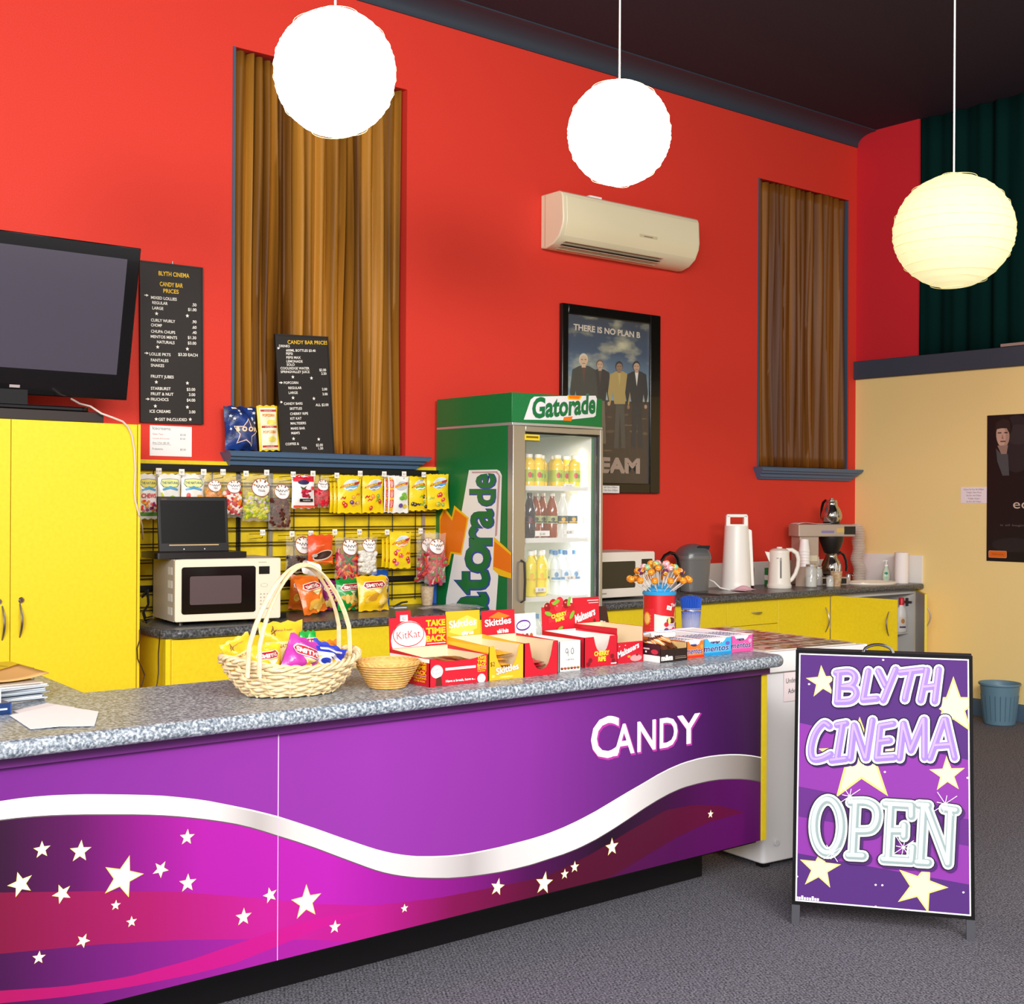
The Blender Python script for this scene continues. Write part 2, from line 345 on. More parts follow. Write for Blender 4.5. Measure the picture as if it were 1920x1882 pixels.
curtain('velvet_curtain', 'dark brown velvet curtain in the window near the far corner, above the coffee machine', W[1][0]+.016, W[1][1]-.012, W[1][2]+.004, W[1][3]-.004, .045, 16, .058, velvet('#5a3012', '#8a561c'), 9)
# dark green drape over the opening above the slate ledge
def dg(u, v):
    y = -.55-9.3*u; a = .014*math.sin(y*34+1.6*math.sin(y*5.1)+.35*math.sin(v*4+y*2))+.006*math.sin(y*61); return (XR+.028+a, y, 2.59+(CEIL-.004-2.59)*v)
b = B(); b.grid(dg, 900, 8, mat('#072522', .9, spec=.03), True); o = b.build('green_drape', None, sharp=80)
m_ = o.modifiers.new('thickness', 'SOLIDIFY'); m_.thickness = .004; tag(o, 'dark green drape hanging above the slate ledge of the ochre wall', 'curtain')
b = B(); b.box(XR-.028, -1.86, 2.588, XR+.010, -1.22, 2.608, mat('#a88a80', .7)); tag(b.build('ledge_board', None, True, loc=(XR+.045, -1.54, 2.588)), 'thin brownish board lying on the slate ledge below the green drape', 'board')
# ------------------------------------------------------------------ paper lanterns
def lantern(label, c, dia, sq, warm, emit, seed):
    t = thing('paper_lantern', label, 'lamp', (c.x, c.y, c.z-dia/2*sq), group='round paper lanterns')
    m = bpy.data.materials.new('lit_paper'); m.use_nodes = True; nt = m.node_tree; bs = nt.nodes['Principled BSDF']
    bs.inputs['Base Color'].default_value = lin('#fff4d8' if emit > 2 else '#b8ae90'); bs.inputs['Roughness'].default_value = .8; bs.inputs['Emission Color'].default_value = lin(warm); bs.inputs['Emission Strength'].default_value = emit
    R = dia/2; rnd = random.Random(seed); nr = 15; prof = []
    for i in range(nr):                                                # wire rings with paper sagging between
        a0 = -PI/2+.2+(PI-.4)*i/nr; a1 = -PI/2+.2+(PI-.4)*(i+1)/nr
        for q in (0, .25, .5, .75): a = a0+(a1-a0)*q; k = 1-.007*math.sin(PI*q); prof.append((R*math.cos(a)*k, R*sq*math.sin(a)*k+R*sq))
    a = PI/2-.2; prof.append((R*math.cos(a), R*sq*math.sin(a)+R*sq))
    rad = [1+.006*math.sin(3*j+seed) for j in range(40)]
    b = B(); b.lathe([(r*rad[i % 40], z) for i, (r, z) in enumerate(prof)], m, n=18)
    for i, (r, z) in enumerate(prof[::4]):
        b.tube([(r*1.001*math.cos(2*PI*j/36), r*1.001*math.sin(2*PI*j/36), z+.006*math.sin(2*PI*j/36+i*1.9+seed)) for j in range(36)], .0006 if emit > 2 else .0012, mat('#e8dca0', .8, emit=.8*emit if emit > 2 else .5), 5, True)
    b.build('lamp_shade', t, sharp=60)
    b = B(); top = CEIL-(c.z-R*sq)
    b.tube([(0, 0, 2*R*sq-.03), (0, 0, top)], .0042, WHITE, 8); b.build('cord', t)
    b = B(); b.lathe([(.0, top-.05), (.03, top-.05), (.045, top), (0, top)], mat('#e8e0d0', .5), n=20); b.build('ceiling_rose', t)
    return t
lantern('white glowing round paper lantern in front of the wide window curtain', P(628, 137, y=-1.96), .447, 1.02, '#fffefa', 7., 1)
lantern('white glowing round paper lantern above the air conditioner', P(1161, 250, y=-1.96), .452, 1.0, '#fffefa', 7., 5)
l3 = P(1788, 434, y=-2.85); lantern('cream glowing round paper lantern before the green drape, its wire rings showing', l3, .52, .955, '#fff4b8', .88, 8)
# ------------------------------------------------------------------ worktops and cabinets
def laminate(name, c1, c2, c3, rough, scale=150, spec=.5):
    m = bpy.data.materials.new(name); m.use_nodes = True; nt = m.node_tree; b = nt.nodes['Principled BSDF']; b.inputs['Roughness'].default_value = rough; b.inputs['Specular IOR Level'].default_value = spec
    tc = nt.nodes.new('ShaderNodeTexCoord'); n = nt.nodes.new('ShaderNodeTexNoise'); r = nt.nodes.new('ShaderNodeValToRGB'); n.inputs['Scale'].default_value = scale; n.inputs['Detail'].default_value = 3
    nt.links.new(tc.outputs['Object'], n.inputs[0]); e = r.color_ramp.elements; e.new(.5)
    for el, (p, c) in zip(e, ((.36, c1), (.5, c2), (.64, c3))): el.position = p; el.color = lin(c)
    nt.links.new(n.outputs[0], r.inputs[0]); nt.links.new(r.outputs[0], b.inputs['Base Color']); return m
GRANITE = laminate('slate_laminate', '#55606c', '#8b949e', '#c6ccd2', .34, 120); DARKLAM = laminate('dark_laminate', '#33363a', '#4c4e51', '#75767a', .3, 90)
def wtop(name, label, pts, z1, th, m, r=.02):
    b = B(); b.prism(pts, z1-th, z1, m); o = b.build(name, None, True, bevel=r, loc=(pts[0][0], pts[0][1], z1-th), seg=4); return tag(o, label, 'worktop')
ZT = .91
fc = rrect(-1.2, -2.86, 3.93, -2.18, .07, 5)
pts = [(-1.2, -2.86)]+[p for p in rrect(-1.2, -2.86, 3.935, -2.18, .06, 5) if p[0] > 3.5]+[(1.455, -2.18), (1.50, -1.52), (-1.2, -1.52)]
wtop('worktop', 'long grey speckled worktop of the purple front counter', pts, ZT, .045, GRANITE, .02)
wtop('worktop', 'dark grey worktop under the microwave and the candy rack', [(2.40, -.55), (2.47, -.62), (4.285, -.62), (4.285, -.024), (2.40, -.024)], ZT, .042, DARKLAM, .016)
wtop('worktop', 'dark grey worktop of the drinks bench with kettle and coffee machine', [(4.98, -.62), (XR-.01, -.62), (XR-.01, -.003), (4.98, -.003)], ZT, .042, DARKLAM, .016)
# --- the front counter
T = thing('candy_counter', 'long purple front counter printed with stars and a silver wave', 'counter', (0, -2.5, 0))
SX = P(521, 1600, y=-2.77).x; YP = -2.77; X0, X1 = -1.2, 3.875
UP = gmat('purple_run', 'X', [(-1.2, '#6a2088'), (.9, '#7a2490'), (1.6, '#9c35ae'), (2.1, '#a63cba'), (2.7, '#9c36b0'), (3.2, '#70268a'), (3.6, '#4c1660'), (3.9, '#381046')], .36, .4, .68)  # upper purple, brightest mid panel and darker towards both ends
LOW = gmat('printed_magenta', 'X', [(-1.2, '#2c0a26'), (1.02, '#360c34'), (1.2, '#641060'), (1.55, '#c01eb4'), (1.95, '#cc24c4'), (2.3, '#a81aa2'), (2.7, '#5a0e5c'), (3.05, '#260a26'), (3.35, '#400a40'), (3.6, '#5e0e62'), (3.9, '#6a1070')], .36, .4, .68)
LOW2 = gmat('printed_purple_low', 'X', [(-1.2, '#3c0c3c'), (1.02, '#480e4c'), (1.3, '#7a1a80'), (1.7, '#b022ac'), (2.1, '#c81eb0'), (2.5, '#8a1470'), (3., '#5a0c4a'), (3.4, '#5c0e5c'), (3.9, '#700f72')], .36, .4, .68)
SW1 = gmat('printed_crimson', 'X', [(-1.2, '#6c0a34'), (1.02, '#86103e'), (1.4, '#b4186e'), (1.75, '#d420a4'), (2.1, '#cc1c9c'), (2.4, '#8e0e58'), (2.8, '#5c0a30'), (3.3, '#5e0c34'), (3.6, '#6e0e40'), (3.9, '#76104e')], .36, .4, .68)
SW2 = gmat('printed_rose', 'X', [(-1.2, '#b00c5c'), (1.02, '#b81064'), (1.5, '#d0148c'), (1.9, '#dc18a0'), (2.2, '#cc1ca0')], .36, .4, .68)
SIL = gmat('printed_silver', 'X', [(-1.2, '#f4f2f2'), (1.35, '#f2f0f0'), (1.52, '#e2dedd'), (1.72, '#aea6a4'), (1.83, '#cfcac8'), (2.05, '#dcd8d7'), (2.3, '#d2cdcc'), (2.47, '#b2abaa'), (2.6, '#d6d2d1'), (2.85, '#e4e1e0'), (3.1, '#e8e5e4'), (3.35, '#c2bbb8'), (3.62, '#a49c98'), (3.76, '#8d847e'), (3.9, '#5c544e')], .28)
STAR = mat('#fff8e6', .4); STARE = mat('#e6cc50', .4)
def c5(x, y): return (x/2.526, 1380+y/2.526)
def c6(x, y): return (700+x/2.4615, 1220+y/2.4615)
WT = [c5(*p) for p in ((-260, 352), (0, 315), (120, 297), (250, 287), (375, 282), (500, 282), (625, 284), (750, 287), (850, 296), (960, 308), (1100, 335), (1210, 358), (1315, 385), (1400, 412), (1500, 445), (1600, 481), (1700, 515))]+[c6(*p) for p in ((0, 918), (50, 931), (100, 942), (150, 949), (200, 953), (275, 953), (350, 950), (430, 941), (500, 928), (580, 911), (650, 893), (730, 872), (800, 850), (880, 818), (950, 785), (1025, 745), (1100, 700), (1175, 655), (1250, 612), (1310, 576), (1370, 545), (1430, 520), (1500, 500), (1550, 490), (1600, 484), (1650, 481), (1700, 482), (1750, 487), (1790, 495), (1815, 502))]
WB = [c5(*p) for p in ((-260, 432), (0, 395), (120, 381), (250, 373), (375, 369), (500, 369), (625, 369), (750, 372), (850, 379), (960, 390), (1100, 410), (1210, 436), (1315, 470), (1400, 496), (1500, 530), (1600, 568), (1700, 605))]+[c6(*p) for p in ((0, 1008), (50, 1022), (100, 1033), (150, 1040), (200, 1045), (275, 1047), (350, 1047), (430, 1041), (500, 1032), (580, 1020), (650, 1005), (730, 985), (800, 962), (880, 936), (950, 908), (1025, 870), (1100, 825), (1175, 776), (1250, 725), (1310, 688), (1370, 655), (1430, 629), (1500, 610), (1550, 599), (1600, 592), (1650, 590), (1700, 590), (1750, 595), (1790, 603), (1815, 610))]
def line(pts): return [(q.x, q.z) for q in (P(px, py, y=YP) for px, py in pts)]
def at(ln, x):
    for a, b in zip(ln, ln[1:]):
        if a[0] <= x <= b[0]: return a[1]+(b[1]-a[1])*(x-a[0])/(b[0]-a[0])
    return ln[0][1] if x < ln[0][0] else ln[-1][1]
WTl, WBl = line(WT), line(WB); ZB, ZU = .19, .8635
ZL = [(X0, ZB), (X1, ZB)]
A1 = line([c5(*p) for p in ((-260, 748), (0, 740), (480, 733), (850, 737), (1200, 765), (1500, 795), (1760, 800))]+[c6(*p) for p in ((0, 1175), (300, 1140), (560, 1090), (800, 1040), (1000, 940), (1200, 820), (1350, 735), (1480, 710), (1600, 715), (1710, 745))])
A2 = line([c5(*p) for p in ((-260, 1060), (0, 1030), (480, 985), (850, 965), (1200, 960), (1500, 965), (1760, 975))]+[c6(*p) for p in ((100, 1305), (560, 1205), (1020, 1090), (1200, 980), (1400, 860), (1550, 790), (1710, 745))])
B1 = line([c5(*p) for p in ((-260, 1210), (0, 1205), (300, 1185), (600, 1140), (900, 1060), (1100, 990), (1300, 920), (1500, 860), (1740, 832))])
B2 = line([c5(*p) for p in ((-260, 1280), (0, 1265), (300, 1235), (600, 1190), (900, 1130), (1100, 1080), (1300, 1000), (1500, 915), (1740, 840))])
def strip(s, top, bot, x0, x1, m, n=70, lo=None):
    s.o += s.st
    for i in range(n):
        a, c = x0+(x1-x0)*i/n, x0+(x1-x0)*(i+1)/n
        q = [at(bot, a), at(bot, c), at(top, c), at(top, a)]
        if lo is not None: q = [max(v, lo) for v in q]
        if abs(q[3]-q[0])+abs(q[2]-q[1]) > 1e-4: s.put([(a, q[0]), (c, q[1]), (c, q[2]), (a, q[3])], [(0, 1, 2, 3)], m, True)
stars = [c5(x, y)+(r/2.526, ro) for x, y, r, ro in ((198, 537, 46, 0), (380, 545, 58, .1), (97, 700, 68, -.25), (293, 745, 52, -.35), (580, 668, 108, .33), (760, 630, 43, .6), (885, 478, 40, .1), (888, 695, 46, .05), (547, 800, 27, .1), (622, 878, 29, 0), (392, 968, 38, .5), (183, 1048, 36, .1), (1152, 855, 43, .05), (1278, 752, 38, -.2), (1450, 785, 80, 0), (1585, 903, 31, .1), (1915, 815, 20, 0))]+[c6(x, y)+(r/2.4615, ro) for x, y, r, ro in ((572, 1090, 36, .25), (787, 1072, 45, .2), (882, 1030, 21, .05), (928, 997, 23, .05), (1100, 905, 34, 0), (1555, 753, 15, .1))]
for px0, x0, x1 in ((0, X0, SX-.0012), (1, SX+.0012, X1)):
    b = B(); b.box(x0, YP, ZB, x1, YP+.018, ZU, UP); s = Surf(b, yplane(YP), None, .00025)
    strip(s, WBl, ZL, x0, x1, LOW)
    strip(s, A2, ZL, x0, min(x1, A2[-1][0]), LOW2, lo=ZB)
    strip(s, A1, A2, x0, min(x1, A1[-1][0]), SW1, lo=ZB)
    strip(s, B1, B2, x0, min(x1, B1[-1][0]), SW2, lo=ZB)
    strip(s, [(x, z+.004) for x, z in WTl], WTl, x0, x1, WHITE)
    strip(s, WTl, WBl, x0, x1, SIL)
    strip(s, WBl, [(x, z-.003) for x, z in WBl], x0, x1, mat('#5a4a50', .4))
    for px, py, r, ro in stars:
        q = P(px, py, y=YP); q2 = P(px+r, py, y=YP); R_ = (q2.x-q.x)*.93
        if x0 < q.x < x1: s.star(q.x, q.z, R_, STARE, ro); s.star(q.x, q.z, R_*.9, STAR, ro)
    if px0:
        for out, m_ in ((.032, mat('#b3359e', .35)), (.016, mat('#fbf4fa', .35))):
            dx, dz = (.004, -.005) if out > .02 else (0, 0)
            s.text('C', 2.985+dx, .612+dz, .145, m_, bold=out, w=.126)
            for ch, u, w in (('A', 3.092, .095), ('N', 3.206, .088), ('D', 3.318, .088), ('Y', 3.412, .11)): s.text(ch, u+dx, .612+dz, .11, m_, bold=out, w=w)
    b.build('front_panel', T, True)
b = B(); b.box(SX-.0016, YP-.0004, ZB, SX+.0016, YP+.01, ZU, mat('#d8b8dc', .5)); b.build('joint_strip', T, True)
b = B(); b.box(X0, -2.51, 0, 3.83, -2.49, ZB, mat('#0d0b0d', .35)); b.build('kickboard', T, True)
b = B(); b.box(X1, YP-.004, ZB, 3.905, -2.2, ZU-.006, YELLOW); b.build('end_panel', T, True, label='yellow end panel')
b = B(); b.box(X0, -2.752, .02, X1-.002, -2.735, ZB+.1, mat('#2a1230', .6)) if 0 else None
b.box(X0, YP+.02, ZB-.012, 3.872, -2.22, ZB, BLACK); b.box(X0, -2.24, .05, 3.872, -2.222, .862, WHITE); b.box(X0, YP-.022, ZU-.03, 3.9, YP-.001, ZU-.008, mat('#641e70', .4))
b.build('carcass', T, True)
# --- cabinets
def handle(b, p, axis, L=.13, out=.03, r=.0045, m=None, n=Vector((0, -1, 0))):
    p = Vector(p); a = Vector(axis); b.tube([p+a*(L*(t-.5))+n*(out*math.sin(PI*t)) for t in [i/10 for i in range(11)]], [r*(.7+.6*math.sin(PI*i/10)) for i in range(11)], m or mat('#b4a898', .3, .9), 7)
def panel(t, name, x0, z0, x1, z1, y, m=YELLOW, hp=None, hax=(0, 0, 1), L=.14, lock=None, label=None):
    b = B(); b.box(x0+.0015, y, z0+.0015, x1-.0015, y+.017, z1-.0015, m); d = b.build(name, t, True, bevel=.0015, label=label)
    _MX[d.name] = _MX[t.name]
    if hp:
        b = B(); handle(b, (hp[0], y, hp[1]), hax, L); h = b.build('handle', d, True)
    if lock:
        b = B(); b.M = Matrix.Translation((lock[0], y, lock[1])) @ Matrix.Rotation(PI/2, 4, 'X'); b.lathe([(.013, 0), (.013, .003), (.010, .006), (0, .006)], CHROME, n=16); b.M = None
        b.box(lock[0]-.0015, y-.0075, lock[1]-.006, lock[0]+.0015, y-.005, lock[1]+.006, BLACK); b.build('lock', d, True)
    return d
T = thing('tall_cupboard', 'tall yellow two door cupboard under the television', 'cupboard', (1.73, -.3, 0))
yc = -.6; b = B(); b.box(.88, yc+.018, .0, 2.291, -.004, 1.822, YELLOW); b.box(P(257, 1000, y=yc).x+.003, yc, 0, 2.291, yc+.018, 1.822, YELLOW); b.build('body', T, True, bevel=.0015)
xa = P(20, 1000, y=yc).x; xb = P(257, 1000, y=yc).x
hl = P(37, 1163, y=yc); hk = P(40, 1125, y=yc); hl2 = P(4, 1168, y=yc); hk2 = P(-2, 1128, y=yc)
panel(T, 'door', .90, .1, xa, 1.822, yc-.0, hp=(hl2.x, hl2.z), lock=(hk2.x, hk2.z)); panel(T, 'door', xa, .1, xb, 1.822, yc, hp=(hl.x, hl.z), lock=(hk.x, hk.z))
T = thing('base_cabinet', 'yellow base cabinet below the microwave and the candy rack', 'cabinet', (3.35, -.3, 0))
b = B(); b.box(2.425, -.57, .1, 4.27, -.03, .866, YELLOW); b.box(2.46, -.5, 0, 4.27, -.05, .1, BLACK); b.build('body', T, True)
for x0, x1, hx in ((2.445, 3.05, 3.0), (3.05, 3.66, 3.61), (3.66, 4.265, 3.71)): panel(T, 'door', x0, .1, x1, .864, -.588, hp=(hx, .6))
def cab(label, x0, x1): 
    t = thing('base_cabinet', label, 'cabinet', ((x0+x1)/2, -.3, 0)); b = B(); b.box(x0+.001, -.552, .1, x1-.001, -.005, .866, WHITE); b.box(x0+.001, -.5, 0, x1-.001, -.02, .1, BLACK); b.build('body', t, True); return t
c1, c2, c3, c4 = 4.98, 6.178, 6.68, 7.232
T = cab('yellow base cabinet with plain doors beside the drinks fridge', c1, c2); panel(T, 'door', c1, .1, 5.58, .864, -.57, hp=(5.53, .7)); panel(T, 'door', 5.58, .1, c2, .864, -.57, hp=(5.63, .7))
T = cab('yellow base cabinet with drawers below the tall white vacuum flask', c2, c3)
for z0, z1 in ((.705, .864), (.49, .705), (.1, .49)): panel(T, 'drawer', c2, z0, c3, z1, -.57, hp=((c2+c3)/2+.035, (z0+z1)/2 if z1 > .8 else z1-.08), hax=(1, 0, 0), L=.1)
T = cab('yellow base cabinet with a closed door below the coffee machine', c3, c4); panel(T, 'door', c3, .1, c4, .864, -.57, hp=(c4-.05, .7), L=.17)
T = thing('base_cabinet', 'yellow base cabinet at the corner with both doors open', 'cabinet', (7.75, -.3, 0)); x0, x1 = c4, XR-.016; b = B()
for q in ((x0, -.552, .1, x0+.016, -.02, .866), (x1-.016, -.552, .1, x1, -.02, .866), (x0+.016, -.552, .1, x1-.016, -.02, .116), (x0+.016, -.036, .116, x1-.016, -.02, .866), (x0+.016, -.1, .836, x1-.016, -.552, .866)): b.box(*q, mat('#dcdad6', .5))
b.box(x0, -.5, 0, x1, -.02, .1, BLACK); b.build('body', T, True)
b = B(); hz = P(1709, 1128, y=-.5).z; b.box(x1-.03, -.53, hz-.008, x1-.016, -.44, hz+.008, mat('#6a6a6a', .35, .8)); b.box(x1-.026, -.5, hz-.03, x1-.016, -.48, hz+.03, mat('#6a6a6a', .35, .8)); b.build('hinge', T, True)
def swing(label, hx, side, deg, wd):
    d = bpy.data.objects.new('door', None)
    a = math.radians(deg); ux = Vector((math.cos(a)*side, -math.sin(a), 0)); n = Vector((0, 0, 1)).cross(ux)*(-side)   # n: outward when closed
    b = B(); o = Vector((hx, -.57, 0)); b.M = Matrix(((ux.x, -n.x, 0, o.x), (ux.y, -n.y, 0, o.y), (0, 0, 1, 0), (0, 0, 0, 1)))
    b.box(.0, 0, .102, wd, .016, .862, YELLOW); b.box(.012, .016, .112, wd-.012, .0166, .852, mat('#cfc9c2', .5)); dd = b.build('door', T, True); _MX[dd.name] = _MX[T.name]
    if label: dd['label'] = label
    b = B(); handle(b, o+ux*(wd-.055)+Vector((0, 0, .70)), (0, 0, 1), .16, .032, n=n); b.build('handle', dd, True)
swing(None, c4+.006, 1, 84, .49); swing(None, XR-.02, -1, 41, .46)
# white splash panels standing behind the bench
b = B(); b.box(5.0, -.014, ZT, 8.0, -.002, 1.075, mat('#e9e2dc', .4)); tag(b.build('splashback', None, True, loc=(6.5, -.008, ZT)), 'white splashback strip along the red wall behind the bin and vacuum flask', 'splashback')
b = B(); b.box(XR-.016, -.60, ZT, XR-.002, -.02, 1.115, mat('#f0ece6', .4)); tag(b.build('splashback', None, True, loc=(XR-.01, -.3, ZT)), 'white splashback panel against the ochre wall behind the soap bottle', 'splashback')
# ------------------------------------------------------------------ drinks fridge
GREEN = mat('#0e7a3c', .38, noise=(240, .3, .7), h2='#0b6a34'); FX0, FX1, FYF, FYB, FZ = 4.3, 4.957, -.7, -.03, 2.074
T = thing('drinks_fridge', 'tall green glass door drinks fridge beside the candy rack', 'fridge', (4.63, -.36, 0))
def fg(cx, cy): q = P(800+cx/4.091, 720+cy/4.091, x=FX0); return (-q.y, q.z)
b = B(); t = .045
b.box(FX0, FYF+.03, 0, FX0+t, FYB, 1.9, GREEN); b.box(FX1-t, FYF+.03, 0, FX1, FYB, 1.9, GREEN); b.box(FX0+t, FYB-.04, 0, FX1-t, FYB, 1.9, GREEN)
b.box(FX0+t, FYF+.03, 0, FX1-t, FYB-.04, .16, GREEN); b.box(FX0+t, FYF+.03, 1.875, FX1-t, FYB-.04, 1.9, GREEN)
s = Surf(b, frame((FX0, 0, 0), (0, -1, 0), (0, 0, 1)), None)
W_ = mat('#f3f1f0', .35); OR = mat('#f07818', .35); YB = mat('#f8c21c', .35); DG = mat('#0c7038', .35); NB = mat('#3048a0', .35)
ban = [fg(*p) for p in ((325, 660), (540, 655), (562, 668), (577, 700), (570, 960), (562, 1215), (548, 1500), (532, 1725))]
bot = ban[-1][1]-.75
low = (ban[-1][0]-.02, .05); s.poly([ban[0]]+[fg(150, 1640), (fg(150, 1640)[0]-.06, .05), low]+ban[:0:-1], W_)
s.poly([fg(*p) for p in ((345, 672), (540, 668), (566, 705), (540, 1160), (524, 1170), (550, 700), (530, 680), (350, 684))][::-1], mat('#c8a0a0', .4))
s.poly([fg(*p) for p in ((340, 690), (526, 688), (548, 712), (520, 1190), (500, 1720), (178, 1640), (240, 1250))], W_)
s.fan([fg(*p) for p in ((100, 1015), (137, 942), (193, 1020), (212, 930), (324, 1025), (300, 1150), (268, 1312), (192, 1300), (172, 1390), (120, 1340), (100, 1300))], fg(190, 1150), YB)
s.fan([fg(*p) for p in ((104, 1040), (137, 972), (196, 1048), (220, 960), (310, 1030), (290, 1150), (260, 1296), (184, 1284), (160, 1370), (122, 1320), (104, 1290))], fg(190, 1150), OR)
s.poly([fg(*p) for p in ((518, 1172), (650, 1292), (650, 1492), (560, 1468), (508, 1420))], YB); s.poly([fg(*p) for p in ((520, 1205), (648, 1312), (648, 1452), (512, 1400))], OR)
for m_, bo, dx in ((NB, .045, 4), (DG, .022, 0)):
    for ch, xb, xt, y0, y1 in (('e', 521, 385, 793, 693), ('d', 519, 335, 925, 812), ('a', 503, 345, 1092, 965), ('r', 490, 332, 1225, 1098), ('o', 478, 303, 1432, 1235), ('t', 470, 245, 1595, 1440), ('a', 460, 240, 1800, 1610), ('G', 450, 150, 2120, 1830)):
        s.glyph(ch, m_, lambda x, y: fg(xb+dx-(xb-xt)*y, y0+dx-(y0-y1)*x), bo)
b.build('body', T, True, bevel=.003)
b = B(); n = 10
def fr(t): return FYF-.012-.028*math.sin(PI*t)
pts = [(FX0+(FX1-FX0)*i/n, fr(i/n)) for i in range(n+1)]+[(FX1, FYB), (FX0, FYB)]
b.prism(pts, 1.915, FZ, GREEN); b.prism([(x, y-.004) for x, y in pts[:n+1]]+[(FX1, FYB), (FX0, FYB)], 1.9, 1.915, mat('#c8c8c4', .3, .6))
s = Surf(b, lambda u, v, w: Vector((u, fr((u-FX0)/(FX1-FX0))-w, v)), .06)
def hg(cx, cy): q = P(800+cx/4.091, 720+cy/4.091, y=FYF-.03); return (q.x, q.z)
s.poly([hg(*p) for p in ((752, 272), (800, 118), (826, 96), (1305, 88), (1316, 110), (1306, 240), (1290, 252), (1040, 278))], mat('#e8e4e4', .35))
s.poly([hg(*p) for p in ((1068, 86), (1190, 90), (1170, 124), (1076, 120))], YB); s.poly([hg(*p) for p in ((1080, 87), (1178, 91), (1162, 114), (1086, 112))], OR)
s.poly([hg(*p) for p in ((1042, 254), (1112, 248), (1100, 284), (1036, 280))], OR)
a_, e_ = hg(812, 258), hg(1296, 218); s.text('Gatorade', a_[0], a_[1], .108, DG, w=math.dist(a_, e_), bold=.03, shear=.16, rot=math.atan2(e_[1]-a_[1], e_[0]-a_[0]), out=(mat('#8890a0', .4), .012))
b.build('header', T, True, bevel=.002, label='green lit header panel with lettering')
b = B(); gx0, gx1, gz0, gz1 = 4.388, 4.934, .16, 1.868; AL = mat('#bdb8b0', .32, .75)
for q in ((FX0+.002, .03, gx0, 1.9), (gx1, .03, FX1-.001, 1.9), (gx0, gz1, gx1, 1.9), (gx0, .03, gx1, gz0)): b.box(q[0], FYF-.022, q[1], q[2], FYF+.026, q[3], AL)
for q in ((gx0, gz0, gx0+.012, gz1), (gx1-.01, gz0, gx1, gz1), (gx0, gz1-.01, gx1, gz1), (gx0, gz0, gx1, gz0+.012)): b.box(q[0], FYF-.01, q[1], q[2], FYF+.02, q[3], BLACK)
d = b.build('door', T, True, bevel=.003); _MX[d.name] = _MX[T.name]
b = B(); b.box(gx0, FYF-.004, gz0, gx1, FYF, gz1, mat('#ffffff', .03, spec=.5, alpha=.06)); b.build('glass', d, True)
b = B(); hz = P(974, 1090, y=FYF-.03).z; b.tube([(4.362, FYF-.022, hz-.11), (4.362, FYF-.05, hz-.1), (4.362, FYF-.055, hz), (4.362, FYF-.05, hz+.1), (4.362, FYF-.022, hz+.11)], .007, mat('#55524e', .3, .7), 8); b.build('handle', d, True)
b = B(); q0, q1 = P(983, 814, y=FYF-.02), P(1011, 826, y=FYF-.02); b.box(q0.x, FYF-.0245, q1.z, q1.x, FYF-.0225, q0.z, mat('#f4d020', .5)); s = Surf(b, yplane(FYF-.0245)); s.rect(q0.x+.01, q1.z+.012, q1.x-.01, q1.z+.022, mat('#7a5a10', .5)); s.rect(q0.x+.02, q0.z-.018, q1.x-.02, q0.z-.01, mat('#7a5a10', .5)); b.build('warning_sticker', d, True, label='yellow warning sticker')
LIN = mat('#f4f5ee', .5); b = B(); b.box(FX0+t, FYF+.028, .16, FX0+t+.004, FYB-.042, 1.873, LIN); b.box(FX1-t-.004, FYF+.028, .16, FX1-t, FYB-.042, 1.873, LIN); b.box(FX0+t, FYB-.046, .16, FX1-t, FYB-.041, 1.873, mat('#d8d8c4', .4)); b.box(FX0+t, FYF+.05, .16, FX1-t, FYB-.041, .165, LIN)
b.rbox(4.36, -.2, 1.70, 4.53, -.1, 1.86, .02, mat('#e8e6d8', .5), 'y'); b.build('liner', T, True)
b = B(); b.tube([(4.9, -.60, .22), (4.9, -.60, 1.78)], .014, mat('#fffef4', .5, emit=5.), 10); b.build('light_tube', T, True)
SZ = [1.574, 1.289, .968, .62]
for z in SZ:
    b = B(); b.box(FX0+t+.006, FYF+.045, z-.018, FX1-t-.006, FYF+.057, z, LIN)
    for i in range(14): x = FX0+t+.015+i*.040; b.tube([(x, FYF+.05, z-.004), (x, FYB-.05, z-.004)], .0022, LIN, 5)
    sh = b.build('shelf', T, True); _MX[sh.name] = _MX[T.name]
    b = B(); b.box(FX0+t+.006, FYF+.041, z-.02, FX1-t-.006, FYF+.044, z+.006, clear('#f4f4f0', .75, .3)); b.build('price_rail', sh, True)
la = bpy.data.lights.new('fridge_tube', 'AREA'); la.shape = 'RECTANGLE'; la.size = .05; la.size_y = 1.5; la.energy = 5; lo = bpy.data.objects.new('fridge_tube', la); COL.objects.link(lo); lo.location = (4.875, -.6, 1.02); lo.rotation_euler = (Vector((4.5, -.35, 1.02))-Vector((4.885, -.6, 1.02))).to_track_quat('-Z', 'Y').to_euler()
lo.rotation_euler = Matrix(((0, .0, .83), (0, 0, -.55), (0, 0, 0))).to_euler() if 0 else lo.rotation_euler
